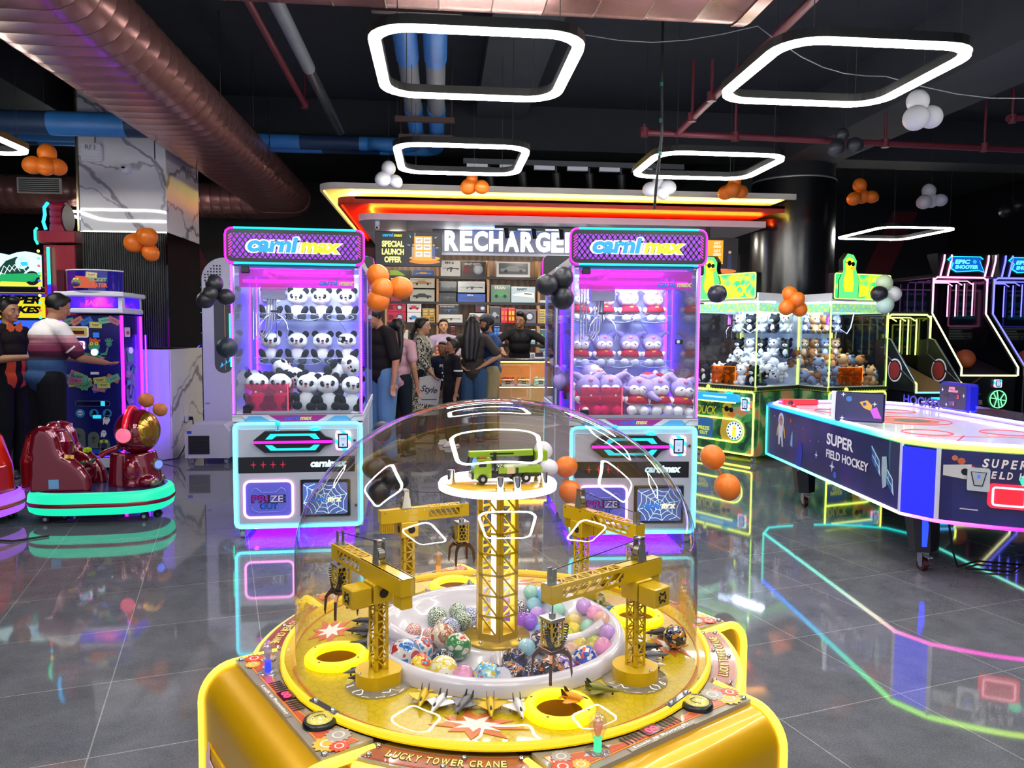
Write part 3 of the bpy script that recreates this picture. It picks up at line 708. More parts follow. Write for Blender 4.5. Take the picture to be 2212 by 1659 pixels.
for i in range(6):
    q, p_ = hexp[i], hexp[(i+1) % 6]; b.box(((q[0]+p_[0])/2, (q[1]+p_[1])/2, .811), (.047, .003, .016), LATY, 0, Mx.Translation(((q[0]+p_[0])/2, (q[1]+p_[1])/2, 0)) @ Mx.Rotation(math.atan2(p_[1]-q[1], p_[0]-q[0]), 4, 'Z') @ Mx.Translation((-(q[0]+p_[0])/2, -(q[1]+p_[1])/2, 0)))
tl = b.build('lattice_tower', G)
b = MB(); b.cyl((0, 0, .805), (0, 0, 1.125), .0125, glow('#fffbe8', 4.5), n=20); b.build('light_tube', tl)
b = MB(); b.lathe([(0, 1.134), (.112, 1.134), (.115, 1.128), (0, 1.126)], mat('#d9a92a', .25, coat=.5), 64); pl = b.build('platform', G)
b = MB(); b.lathe([(.113, 1.127), (.1245, 1.124), (.1255, 1.134), (.1225, 1.139), (.114, 1.1365)], glow('#fffdf2', 4.0), 64); b.build('light_ring', pl)
ST = clear('#f4f4f8', .15, .8, .02, .1)
for i, (x, y) in enumerate(((-.088, .045), (-.05, -.08), (-.022, -.099), (.055, -.088), (.092, .02), (.085, -.03), (.03, .1))):
    b = MB(); b.cyl((x, y, 1.134), (x, y, 1.14), .009, STEEL, n=14); b.cyl((x, y, 1.14), (x, y, 1.16), .0075, CHROME, n=14); b.cyl((x, y, 1.15), (x, y, 1.163), .0076, STEEL, n=14); b.build('standoff', pl)
# four little tower cranes
CYL = mat('#d4b00e', .33, .15, coat=.3); CYD = mat('#a97c10', .4, .2); DKH = mat('#20180c', .7)
def slab_holes(b, x0, x1, z0, z1, y, m, n):        # truss side: frame with diagonal webs
    b.box(((x0+x1)/2, y, z0+.003), (x1-x0, .002, .006), m); b.box(((x0+x1)/2, y, z1-.003), (x1-x0, .002, .006), m)
    for i in range(n+1): pass
    w_ = (x1-x0)/n
    for i in range(n):
        a, c = x0+w_*i, x0+w_*(i+1); L = math.hypot(w_, z1-z0-.01); an = math.atan2(z1-z0-.01, w_)
        b.box((0, 0, 0), (L, .002, .0028), m, 0, T((a+c)/2, y, (z0+z1)/2, ry=an))
def mini_crane(rel, head, fr, bk, claw_drop, lbl):
    """rel: mast foot relative to the game's centre (world axes); head: boom heading (world degrees)"""
    p_ = Mx.Rotation(-GR, 3, 'Z') @ V((rel[0], rel[1], 0)); hd = math.radians(head)-GR
    B0 = T(p_.x, p_.y, 0, hd)
    b = MB(B0)                                      # base drum with a flat side and its clear disc
    base = [(.043*math.cos(t), .043*math.sin(t)) for t in [math.radians(-150+300*i/28) for i in range(29)]]
    b.prism(base, .799, .825, CYL); b.lathe([(.062, .797), (.061, .8005), (0, .8005)], clear('#d8d4cc', .15, .6, .05, .3), 40)
    b.lathe([(0, .828), (.003, .827), (.0035, .824)], STEEL, 8, (.0, .039, 0))
    cr = b.build('toy_tower_crane', G); lab(cr, lbl)
    h = .013; sq = [(-h, -h), (h, -h), (h, h), (-h, h)]
    b = MB(B0); lattice(b, sq, .825, .965, 6, CYL, .0026)
    b.box((0, 0, .895), (.008, .008, .14), CYD); b.build('mast', cr)
    b = MB(B0); b.box((0, 0, .974), (.044, .04, .038), CYL, .002)
    for sy in (-1, 1):
        b.cyl((.004, sy*.0195, .974), (.004, sy*.0207, .974), .009, DKH, n=14)
    b.cyl((-.0215, 0, .974), (-.0227, 0, .974), .009, DKH, n=14)
    b.box((.0, .043, .972), (.042, .04, .036), CYL, .002)
    for i in range(6):
        a = 2*pi*i/6
        b.box((0, .0634, .972), (.004, .0012, .0085), DKH, 0, T(.0, .0, .0) @ Mx.Translation((.0+.008*math.cos(a), 0, .008*math.sin(a))) @ Mx.Translation((0, .0, .972)) @ Mx.Rotation(a, 4, 'Y') @ Mx.Translation((0, 0, -.972)))
    b.build('motor_box', cr)
    z0, z1 = .993, 1.023; b = MB(B0)
    for sy in (-.0135, .0135): slab_holes(b, .05, fr-.025, z0, z1, sy, CYL, 6); b.box(((-bk+.05)/2, sy, (z0+z1)/2), (bk+.05, .002, z1-z0), CYL); b.box((fr-.0125, sy, (z0+z1)/2), (.025, .002, z1-z0), CYL)
    for sy in (-.0122, .0122): b.box(((fr-bk)/2, sy, z1), (fr+bk, .004, .002), CYL)
    for i in range(9): b.box((.05+(fr-.075)*i/8, 0, z1), (.003, .025, .0018), CYL)
    for i in range(8):
        w_ = (fr-.075)/8; b.box((0, 0, 0), (math.hypot(w_, .024), .0028, .0018), CYL, 0, T(.05+w_*(i+.5), 0, z1, math.atan2(.024, w_)*(1 if i % 2 else -1)))
    b.box(((-bk+.05)/2, 0, z1), (bk+.05, .027, .002), CYL); b.box((-bk+.001, 0, (z0+z1)/2), (.002, .027, z1-z0), CYL); b.box((fr-.001, 0, (z0+z1)/2), (.002, .027, z1-z0), CYL)
    b.box((-bk+.018, 0, z0-.012), (.03, .022, .024), CYL, .001)
    for i in range(6): b.box((-bk+.007+.0045*i, -.0115, z0-.012), (.0018, .001, .02), CYD)
    bm_ = b.build('boom', cr)
    for i in range(5):
        b = MB(B0); x = (-bk+.01)+(fr+bk-.03)*i/4; b.cyl((x, -.0145, z1-.004), (x, -.0165, z1-.004), .0022, STEEL, n=8); b.build('rivet', bm_)
    b = MB(B0); GREYM = mat('#b4b8bc', .25, .85)
    b.prism([(-.012, 0), (.012, 0), (.006, .035), (.005, .048), (-.005, .048), (-.006, .035)], -.009, -.007, GREYM, T(-.005, 0, z1) @ UPR)
    b.prism([(-.012, 0), (.012, 0), (.006, .035), (.005, .048), (-.005, .048), (-.006, .035)], .007, .009, GREYM, T(-.005, 0, z1) @ UPR)
    b.box((-.005, 0, z1+.044), (.012, .018, .004), GREYM); b.cyl((-.005, -.006, z1+.02), (-.005, .006, z1+.02), .011, mat('#9a9690', .3, .6), n=18); b.build('winch_bracket', cr)
    b = MB(B0)
    for sy in (-.006, .006): b.box((fr-.012, sy, z1+.014), (.01, .0018, .028), GREYM)
    b.box((fr-.014, 0, z1+.001), (.026, .02, .002), GREYM); b.build('pulley_bracket', cr)
    b = MB(B0); b.tube([(-.005, 0, z1+.042), (fr-.012, 0, z1+.024)], .0009, RUB, 6); b.build('cable', cr)
    cx, cz = fr-.014, z0-claw_drop; b = MB(B0)
    b.cyl((cx, 0, z0+.005), (cx, 0, cz+.016), .0018, STEEL, n=8); b.cyl((cx, 0, cz+.02), (cx, 0, cz+.014), .006, STEEL, n=12)
    b.box((cx, 0, cz+.011), (.032, .032, .007), GREYM, .001)
    for sx, sy in ((1, 1), (1, -1), (-1, 1), (-1, -1)): b.box((cx+sx*.0128, sy*.0128, cz-.013), (.003, .003, .042), CYL)
    b.box((cx, 0, cz-.034), (.029, .029, .003), CYL); b.box((cx, 0, cz-.013), (.013, .013, .04), DKH)
    for k in range(4):                              # honeycomb faces
        Fm = T(cx, 0, cz-.013, k*pi/2) @ T(.0136, 0, 0, pi/2) @ UPR
        for iy in range(-2, 3):
            for ix in range(-1, 2):
                hx, hy = (ix+(.5 if iy % 2 else 0))*.0098, iy*.0082
                if abs(hx) > .012: continue
                for s_ in range(6):
                    a = pi/6+s_*pi/3; q = (hx+.0053*math.cos(a), hy+.0053*math.sin(a)); q2 = (hx+.0053*math.cos(a+pi/3), hy+.0053*math.sin(a+pi/3))
                    if max(abs(q[0]), abs(q2[0])) > .0135 or s_ > 2: continue
                    L = .0054; b.box((0, 0, 0), (L, .0015, .001), CYL, 0, Fm @ T((q[0]+q2[0])/2, (q[1]+q2[1])/2, 0, math.atan2(q2[1]-q[1], q2[0]-q[0])))
    hb = b.build('claw_housing', cr)
    b = MB(B0); pts = []; R_ = .026
    for i in range(15):
        t = pi*i/14; pts.append(V((cx-.0+R_*.0+.022*math.cos(t+pi), .012, cz-.0-.04*math.sin(t)+.0)))
    coil = []
    NT = 26
    for i in range(NT*8+1):
        u = i/(NT*8)*(len(pts)-1); k0 = min(int(u), len(pts)-2); q = pts[k0].lerp(pts[k0+1], u-k0); d = (pts[k0+1]-pts[k0]).normalized(); e = V((0, 1, 0)); f = d.cross(e)
        an = 2*pi*i/8; coil.append(q+e*(.004*math.cos(an))+f*(.004*math.sin(an)))
    b.tube(coil, .0011, RUB, 4); b.build('coiled_cord', hb)
    CLW = mat('#6a4a32', .22, .85); b = MB(B0); b.box((cx, 0, cz-.043), (.034, .034, .008), CLW, .001); b.cyl((cx, 0, cz-.034), (cx, 0, cz-.04), .009, STEEL, n=12); b.build('claw_hub', cr)
    for k in range(4):
        a = pi/4+k*pi/2; b = MB(B0 @ T(cx, 0, cz-.043, a)); pr = [(.012, .004), (.026, -.001), (.034, -.012), (.036, -.040), (.034, -.05), (.0325, -.040), (.0295, -.016), (.022, -.008), (.012, -.005)]
        b.prism(pr, -.0025, .0025, CLW, UPR); b.build('claw_prong', cr)
    return cr
mini_crane((-.235, -.195), 122, .175, .11, .022, 'toy crane at the front left with its claw over the left side')
mini_crane((.247, -.215), 213, .225, .055, .04, 'toy crane at the front right lowering its claw over the bowl')
mini_crane((-.20, .25), 20, .155, .07, .03, 'toy crane at the back left')
mini_crane((.225, .225), -60, .20, .055, .03, 'toy crane at the back right')

# toy crane truck on the platform
TG = mat('#8fb814', .3, coat=.4); TB = mat('#17181c', .4)
t = thing('toy_crane_truck', 'lime green toy crane truck parked on the lit round platform', 'toy truck', (GX+.006, GY-.005, 1.137), math.radians(9)); t.scale = (.86,)*3
def put(nm, fn, par=t):
    b = MB(); fn(b); return b.build(nm, par)
put('chassis', lambda b: (b.box((.02, 0, .018), (.15, .04, .012), TB, .002), b.box((.045, 0, .03), (.11, .044, .016), TG, .002), b.box((.02, -.0225, .03), (.02, .001, .016), mat('#d9c9a0')), b.box((.036, -.0228, .027), (.006, .001, .02), mat('#2a2a18'))))
put('lettering', lambda b: b.text('STRONG', .0075, mat('#1c2410'), up(-.012, -.0232, .042), .0008, bold=.03, wid=.03))
cab = put('cab', lambda b: (b.prism([(-.072, .012), (-.028, .012), (-.028, .06), (-.062, .06), (-.07, .04)], -.021, .021, TG, T(0, 0, 0) @ UPR), b.box((-.074, 0, .018), (.006, .042, .014), TB, .001)))
put('windscreen', lambda b: b.prism([(-.0708, .038), (-.0633, .058), (-.0638, .0585), (-.0715, .0385)], -.018, .018, mat('#6fc4ff', .1, em=.3), UPR), cab)
put('side_window', lambda b: (b.box((-.05, -.0216, .048), (.018, .001, .014), TB), b.box((-.05, .0216, .048), (.018, .001, .014), TB)), cab)
put('roof_light', lambda b: b.box((-.048, 0, .062), (.02, .03, .004), mat('#c84a2a', .3), .001), cab)
put('boom', lambda b: (b.box((.0, 0, .07), (.16, .02, .014), TG, .001), b.box((.1, 0, .062), (.03, .034, .028), TG, .003), b.box((-.0, 0, .07), (.06, .0205, .004), mat('#20240c'))))
put('crane_cab', lambda b: b.prism([(.05, .045), (.085, .045), (.085, .076), (.06, .076), (.05, .06)], -.022, .0, TB, UPR))
put('support_post', lambda b: b.box((-.018, 0, .05), (.006, .036, .05), TB))
put('hook', lambda b: (b.cyl((-.078, 0, .064), (-.082, 0, .05), .003, TB, n=8), b.sph((-.083, 0, .045), (.005, .005, .007), TB, 10, 8)))
for x in (-.05, .035, .058):
    for sy in (-.022, .022):
        wl = put('wheel', lambda b: b.cyl((x, sy-.005, .0115), (x, sy+.005, .0115), .0115, RUB, n=20))
        put('hub_cap', lambda b: b.cyl((x, sy-.0056, .0115), (x, sy+.0056, .0115), .005, mat('#9aa0a4', .3, .8), n=12), wl)

# toy fighter jets standing round the bowl
def jet_proto(cm, cd):
    t = thing('toy_jet', 'x', 'toy jet', (0, 0, 0)); b = MB()
    b.tube([(0, -.034, .008), (0, -.026, .0085), (0, -.012, .01), (0, .012, .0105), (0, .026, .0095), (0, .03, .009)], [.0006, .0032, .0060, .0078, .0070, .0055], cm, 10); b.build('fuselage', t)
    for sx in (-1, 1):
        b = MB(); b.prism([(sx*.003, -.014), (sx*.028, .010), (sx*.028, .017), (sx*.003, .019)][::sx], .0085, .0098, cm); b.prism([(sx*.003, .02), (sx*.015, .028), (sx*.015, .032), (sx*.003, .031)][::sx], .0085, .0097, cm); b.build('wing', t)
        b = MB(); b.prism([(.016, .0), (.029, .0), (.031, .011), (.027, .011)], -.0005, .0005, cd, T(sx*.0065, 0, .012) @ Mx.Rotation(pi/2, 4, 'Z') @ UPR); b.build('tail_fin', t)
        b = MB(); b.tube([(sx*.017, -.006, .0068), (sx*.017, .014, .0068)], [.0006, .0012], cd, 6); b.build('missile', t)
    b = MB(); b.sph((0, -.012, .0135), (.0028, .009, .0028), mat('#22262c', .1), 10, 8); b.build('canopy', t)
    for p_ in ((0, -.02), (-.005, .01), (.005, .01)):
        b = MB(); b.cyl((p_[0], p_[1], .007), (p_[0], p_[1], .002), .0006, cd, n=5); b.cyl((p_[0]-.001, p_[1], .002), (p_[0]+.001, p_[1], .002), .002, RUB, n=8); b.build('landing_gear', t)
    return t
jm = {'yellow': ('#d8b41c', '#3a3420'), 'white': ('#d9d9de', '#2c2c32'), 'grey': ('#6f6f78', '#26262c'), 'dark': ('#3c3a40', '#1c1c20'), 'camo green': ('#7a7a34', '#2a2c1c'), 'orange': ('#d8901c', '#4a3010'), 'blue': ('#2c5f9c', '#1c2c4c')}
protos = {}
JETS = [('yellow', 913, 1508, -100, 'beside the front left crane base'), ('white', 946, 1520, -112, 'second from the front left crane base'), ('grey', 1000, 1522, -118, 'in front of the starburst'), ('yellow', 1060, 1527, -92, 'in front of the bowl centre'), ('white', 1122, 1530, -85, 'just left of the front glowing hole ring'), ('orange', 1248, 1510, -35, 'right of the front glowing hole ring'), ('camo green', 1300, 1488, -20, 'beside the front right crane base'),
        ('grey', 780, 1447, 195, 'left of the front left crane base'), ('dark', 790, 1460, 190, 'nearest behind the front left crane mast'), ('dark', 775, 1392, 185, 'left rim, below the starburst'), ('dark', 780, 1362, 170, 'left rim, on the starburst'), ('dark', 790, 1342, 165, 'left rim, farthest back'),
        ('dark', 912, 1275, 90, 'behind, between the back left crane and the hole ring'), ('dark', 1425, 1366, 180, 'right, touching the dark blue ball'), ('dark', 1400, 1397, 5, 'right rim, second from the dark blue ball'), ('grey', 1412, 1415, 5, 'right rim, third from the dark blue ball'), ('white', 1402, 1437, 3, 'right rim beside the front right crane'),
        ('camo green', 1298, 1300, 60, 'behind the boom of the front right crane'), ('blue', 1312, 1318, 40, 'behind the front right crane, next to the heap of capsules'), ('grey', 1015, 1262, 95, 'beyond the bowl beside the tower')]
for c, px, py, hd, where in JETS:
    q = atz(px, py, .806); r = V((q.x-GX, q.y-GY)); 
    if r.length < .288: r = r.normalized()*.288 if r.length < .285 else r
    if r.length > .395: r = r.normalized()*.395
    if c not in protos: protos[c] = jet_proto(mat(jm[c][0], .35, .3), mat(jm[c][1], .4)); o = protos[c]
    else: o = dup(protos[c])
    o.location = (GX+r.x, GY+r.y, .7975); o.rotation_euler = (0, 0, math.radians(hd+90)); o.scale = (.98,)*3
    o['label'] = c+' toy fighter jet '+where; o['category'] = 'toy jet'; o['group'] = 'toy jets round the bowl'

# balls in the bowl
def ball_print(nm, base, spots, scale=26):
    def f(n, l):
        tc = objco(n); v = tex(n, l, 'Voronoi', scale, tc); nz = tex(n, l, 'Noise', scale*.9, tc, Detail=3)
        r1 = n.new('ShaderNodeSeparateColor'); l.new(v.outputs['Color'], r1.inputs[0])
        k = len(spots); stops = [(0, base)]+[(.45+.55*i/k, s) for i, s in enumerate(spots)]
        return ramp(n, l, r1.outputs[0], stops, True)
    return texmat(nm, f, rough=.12, coat=.7)
def net_mat(nm, c):
    def f(n, l):
        v = tex(n, l, 'Voronoi', 5.2, objco(n)); v.feature = 'DISTANCE_TO_EDGE'
        return ramp(n, l, v.outputs[0], [(0, '#e8ecea'), (.07, '#e0e4e2'), (.11, c), (1, c)])
    return texmat(nm, f, rough=.18, coat=.5)
def beach(nm, cols):
    def f(n, l):
        w_ = tex(n, l, 'Noise', 1.3, objco(n), Detail=1); return ramp(n, l, w_.outputs['Fac'], [(0, cols[0])]+[(.36+.26*i/max(1, len(cols)-2), c) for i, c in enumerate(cols[1:])], True)
    return texmat(nm, f, rough=.12, coat=.7)
BUMP = ball_print('dark_bumpy', '#17131f', ['#2a3f86', '#c87a34', '#3a2348', '#8a6a5a', '#22202c'], 4.2)
BMATS = {'blue and white printed': beach('bb', ['#2e64b4', '#3f7fd0', '#cfd8e0', '#c23a34']), 'sky blue printed': beach('sb', ['#3d84c4', '#e6e2dc', '#c8342e', '#4a90d0']), 'cream striped': beach('cr', ['#c9b9a2', '#d8ccb8', '#a8604a', '#8a9a6a']), 'green and red printed': beach('gr', ['#2c7a34', '#3a8a3a', '#e2ddd4', '#c03a2c']),
         'glossy black': beach('bk', ['#14141c', '#1b2030', '#22405e', '#17171d']), 'red and yellow printed': beach('ry', ['#e6c21c', '#e9cf30', '#d0442c', '#2e8a9a']), 'white and yellow printed': beach('wy', ['#e6e2c0', '#ddc63a', '#e9e5d2', '#3d7d9a']),
         'green netted': net_mat('ng', '#155c2a'), 'blue netted': net_mat('nb', '#1c3a9c'), 'brown netted': net_mat('nbr', '#8a6a4a'), 'red and white netted': net_mat('nr', '#b84a3a'), 'violet netted': net_mat('nv', '#3a2048'),
         'pale blue bumpy': ball_print('pb', '#7fbfd8', ['#d8ecec', '#c83a3a', '#5aa4d8', '#d8c84a'], 3.6), 'navy bumpy': ball_print('nvb', '#1c2450', ['#c89a3c', '#30408a', '#5a5a8a'], 3.6), 'dark bumpy': BUMP, 'purple bumpy': ball_print('pub', '#2c1c3c', ['#5a3a7a', '#d8ccd4', '#3a2850'], 3.4), 'violet bumpy': ball_print('vb', '#6a4a9a', ['#c8b4d8', '#4a2f78', '#8a6ab8'], 3.4),
         'brown and black bumpy': ball_print('bnb', '#221814', ['#c86a1c', '#8a5a44', '#b8a098', '#3a2a28'], 4.2), 'royal blue bumpy': ball_print('rb', '#1c3a9c', ['#d8502c', '#e8e4dc', '#2a4fc0'], 3.2), 'dark blue bumpy': ball_print('dbb', '#1e1e34', ['#3a3a6a', '#d8d4cc', '#c8882c', '#26264a'], 3.4)}
BIG = [(555, 1300, 150, 'blue and white printed'), (650, 1225, 122, 'sky blue printed'), (755, 1185, 130, 'cream striped'), (828, 1250, 130, 'green and red printed'), (752, 1295, 130, 'glossy black'), (835, 1372, 112, 'glossy black'), (620, 1395, 108, 'red and yellow printed'), (735, 1402, 142, 'white and yellow printed'),
       (720, 1065, 96, 'green netted'), (830, 1040, 92, 'green netted'), (893, 1060, 90, 'blue netted'), (762, 1122, 100, 'brown netted'), (780, 1162, 100, 'blue netted'), (880, 1140, 92, 'green netted'), (680, 1135, 66, 'red and white netted'), (1150, 1020, 90, 'violet netted'), (600, 1130, 80, 'red and white netted'),
       (965, 1425, 132, 'pale blue bumpy'), (998, 1345, 112, 'navy bumpy'), (1103, 1395, 146, 'dark bumpy'), (1120, 1298, 130, 'dark bumpy'), (1262, 1222, 118, 'purple bumpy'), (1235, 1340, 126, 'dark bumpy'), (1305, 1395, 132, 'brown and black bumpy'), (1218, 1450, 92, 'dark bumpy'), (1400, 1345, 122, 'violet bumpy'), (1516, 1350, 120, 'royal blue bumpy'), (1375, 1265, 110, 'purple bumpy')]
CAPC = {'mint': '#9fe0c8', 'sky blue': '#78c4f0', 'pale blue': '#a0d4e4', 'lilac': '#c8a0e4', 'violet': '#a06ae8', 'purple': '#b060e0', 'peach': '#eec4ae', 'green': '#a8dcae', 'yellow': '#e6d23c', 'lime': '#d4e236', 'pink': '#f0a0d0', 'white': '#ecebee'}
CAPS = [(1230, 972, 'mint'), (1293, 988, 'sky blue'), (1195, 1022, 'pale blue'), (1243, 1042, 'lilac'), (1283, 1060, 'violet'), (1182, 1088, 'purple'), (1250, 1130, 'peach'), (1165, 1145, 'violet'), (1225, 1095, 'green'), (1275, 1160, 'sky blue'), (1335, 1040, 'mint'), (1350, 1085, 'peach'), (1405, 1090, 'yellow'), (1480, 1068, 'lilac'), (1425, 1120, 'yellow'), (1480, 1130, 'mint'), (1528, 1105, 'pink'), (1522, 1150, 'lilac'), (1578, 1130, 'peach'), (1590, 1200, 'lilac'), (1530, 1212, 'lime'), (1508, 1255, 'yellow'), (1585, 1275, 'pink'), (1455, 1195, 'yellow'), (1410, 1220, 'peach'), (1450, 1265, 'sky blue'), (1450, 1310, 'white'), (1180, 1250, 'pale blue'), (855, 1432, 'pink'), (1335, 1165, 'green'), (1090, 1080, 'purple'), (1080, 1010, 'pink'), (1320, 1120, 'lilac'), (1375, 1150, 'lime')]
items = []
for u, v, d, m_ in BIG:
    px, py = 640+u*.422, 860+v*.422; q = atz(px, py, .818); r = d*.422/2*(q-V((0, 0, CAMH))).length/FPX; items.append([V((q.x, q.y, .80)), r, m_, True])
for u, v, m_ in CAPS:
    px, py = 640+u*.422, 860+v*.422; q = atz(px, py, .818); items.append([V((q.x, q.y, .80)), .0185, m_, False])
def bowl_z(r):                                       # height of the bowl surface at radius r
    P = [(0, .797), (.075, .797), (.095, .792), (.13, .772), (.18, .768), (.225, .785), (.245, .815), (.4, .9)]
    for (a, za), (c, zc) in zip(P, P[1:]):
        if r <= c: return za+(zc-za)*(r-a)/(c-a)
    return .9
for it in items: it[0].z = bowl_z(math.hypot(it[0].x-GX, it[0].y-GY))+it[1]
for step in range(160):
    for i in range(len(items)):
        for j in range(i):
            d = items[i][0]-items[j][0]; L = d.length; m_ = (items[i][1]+items[j][1])*.97-L
            if m_ > 0:
                d = d/L if L > 1e-5 else V((0, 0, 1)); items[i][0] += d*m_*.5; items[j][0] -= d*m_*.5
    for p_, r, m_, bg in items:
        x, y = p_.x-GX, p_.y-GY; R_ = math.hypot(x, y)
        lo = .075+r*.9; hi = .25-r*.75
        if R_ < lo: k = lo/max(R_, .001); p_.x, p_.y = GX+x*k, GY+y*k
        if R_ > hi: k = hi/R_; p_.x, p_.y = GX+x*k, GY+y*k
        p_.z -= .0012; p_.z = max(p_.z, bowl_z(math.hypot(p_.x-GX, p_.y-GY))+r*.96)
bp, seen = {}, {}
tot = {}
for _, _, m_, bg in items: tot[(m_, bg)] = tot.get((m_, bg), 0)+1
order = sorted(range(len(items)), key=lambda i: items[i][0].x)
for i in order:
    p_, r, m_, bg = items[i]; k = seen.get((m_, bg), 0); seen[(m_, bg)] = k+1
    side = 'left of the tower' if p_.x < GX-.06 else ('right of the tower' if p_.x > GX+.06 else 'in front of the tower')
    if bg:
        if m_ not in bp:
            b = MB(); fn = (lambda u: .93+.07*abs(math.sin(7*u.x)*math.sin(7*u.y+1)+math.sin(7*u.z))) if 'bumpy' in m_ else None
            b.sph((0, 0, 0), 1, BMATS[m_], 32, 20, None, fn); o = b.build('toy_ball')
            bp[m_] = o
        else: o = bp[m_].copy(); COL.objects.link(o)
        o.scale = (r, r, r)
        o['category'] = 'ball'; o['group'] = 'printed balls in the white bowl'
    else:
        if m_ not in bp:
            o = thing('capsule_ball', 'x', 'capsule')
            b = MB(); b.sph((0, 0, 0), (.0185, .0185, .0185), clear('#fdfbff', .06, .8, .03, .45, CAPC[m_]), 20, 14); b.build('clear_shell', o)
            b = MB(); hp = [(.0181*math.cos(t), .0181*math.sin(t)) for t in [-pi/2+pi/2*j/8 for j in range(9)]]; b.lathe([(max(a, 0), c) for a, c in hp]+[(0, 0)], mat(CAPC[m_], .2, coat=.5, em=.12), 20); b.build('coloured_half', o); bp[m_] = o
        else: o = dup(bp[m_])
        o['category'] = 'capsule'; o['group'] = 'capsule balls in the white bowl'
    o.location = p_; o.rotation_euler = (rnd.uniform(-.7, .7), rnd.uniform(-.7, .7), rnd.uniform(0, 6.28))
    nm = ORD[k]+'-from-left '+m_ if tot[(m_, bg)] > 1 else m_
    o['label'] = '%s %s %s in the white bowl%s' % (nm, 'ball' if bg else 'capsule ball', side, ' from the left' if False else '')
b = MB(); b.sph((0, 0, 0), 1, BMATS['dark blue bumpy'], 32, 20, None, lambda u: .94+.06*abs(math.sin(7*u.x)*math.sin(7*u.y)+math.sin(7*u.z)))
o = tag(b.build('toy_ball'), 'dark blue bumpy ball lying on the yellow playfield against the dome at right', 'ball', 'printed balls in the white bowl')
q = atz(1458, 1375, .822); o.location = (q.x, q.y, .821); o.scale = (.0245,)*3
# ================================================================ claw machines
CYAN = glow('#10e4ff', 2.6, .10); CYAN2 = glow('#12d8e8', 1.0); CYANH = glow('#00e8ff', 1.0); MAG = glow('#ff08e8', 1.1); PINKN = glow('#ff58d8', 3.0, .25); VIO = glow('#7a20ff', 7.0); PURP = glow('#b020ff', 1.6)
SILV = mat('#d3d5e0', .3, .25, coat=.3); GLASS = clear('#fafcff', .035, .8); BLK = mat('#0d0e14', .3); ALU = mat('#a9aebb', .3, .85)
LOGO_B, LOGO_Y, LOGO_W = glow('#00aef0', .72), glow('#eef000', .68), glow('#ffffff', 1.0)
def logo(b, M_, h, lit=True, outline=True):
    """two-colour word sign"""
    k1, k2, k3 = (LOGO_B, LOGO_Y, LOGO_W) if lit else (mat('#1f6fe0', .4), mat('#d8d88a', .4), mat('#f2f2f8', .4))
    w_ = h*7.2
    if outline:
        b.text('carni', h*1.36, k3, M_ @ T(-w_*.222, h*.10, 0), h*.03, bold=.11, shear=.18, wid=w_*.575)
        b.text('max', h*1.0, k3, M_ @ T(w_*.275, -h*.08, 0), h*.03, bold=.11, shear=.18, wid=w_*.48)
    b.text('carni', h*1.2, k1, M_ @ T(-w_*.222, h*.10, h*.03), h*.04, bold=.045, shear=.18, wid=w_*.525)
    b.text('max', h*.84, k2, M_ @ T(w_*.275, -h*.08, h*.03), h*.04, bold=.045, shear=.18, wid=w_*.43)
def neon_rect(b, w_, h, r, tr, m, M_):
    b.M, o = b.M @ M_, b.M; b.tube([(x, y, 0) for x, y in rrect(w_, h, r, 5)], tr, m, 8, True); b.M = o
def rainbow(n, l):
    tc = objco(n); s = n.new('ShaderNodeSeparateXYZ'); l.new(tc, s.inputs[0])
    a = n.new('ShaderNodeMath'); a.operation = 'ADD'; l.new(s.outputs[0], a.inputs[0]); l.new(s.outputs[2], a.inputs[1])
    f = n.new('ShaderNodeMath'); f.operation = 'MULTIPLY'; f.inputs[1].default_value = 9; l.new(a.outputs[0], f.inputs[0])
    g = n.new('ShaderNodeMath'); g.operation = 'FRACT'; l.new(f.outputs[0], g.inputs[0])
    return ramp(n, l, g.outputs[0], [(0, '#ff70d8'), (.2, '#ffd0f0'), (.4, '#30a0ff'), (.6, '#20f0ff'), (.8, '#f0ffa0'), (1, '#ff70d8')])
RAINB = texmat('rainbow_led', rainbow, rough=.4)
_b = RAINB.node_tree.nodes['Principled BSDF']; RAINB.node_tree.links.new(_b.inputs['Base Color'].links[0].from_socket, _b.inputs['Emission Color']); _b.inputs['Emission Strength'].default_value = 1.2
def card_reader(par, M_, w_=.105, h=.135):
    b = MB(M_); b.prism(rrect(w_, h, .015), 0, .015, RAINB); b.prism(rrect(w_*.66, h*.76, .004), .015, .019, BLK); r = b.build('card_reader', par)
    b = MB(M_); b.box((0, 0, .0195), (w_*.5, h*.6, .001), glow('#b8ccf4', .8)); b.box((0, h*.12, .0202), (w_*.28, h*.015, .0004), mat('#4058a0')); b.box((0, h*.04, .0202), (w_*.28, h*.015, .0004), mat('#4058a0')); b.box((0, -h*.2, .0202), (w_*.1, h*.09, .0004), mat('#3048a0')); b.build('screen', r)
def caster(b, x, y, m1=ALU, m2=None, r=.032, h=.075):
    b.box((x, y, h-.004), (r*2, r*2, .008), m1); b.box((x-.018, y, h*.62), (.004, r*1.3, h*.7), m1); b.box((x+.018, y, h*.62), (.004, r*1.3, h*.7), m1)
    b.cyl((x-.014, y+.005, r), (x+.014, y+.005, r), r, m2 or mat('#b4b6c2', .5), n=18); b.cyl((x-.016, y+.005, r), (x+.016, y+.005, r), r*.4, STEEL, n=10)
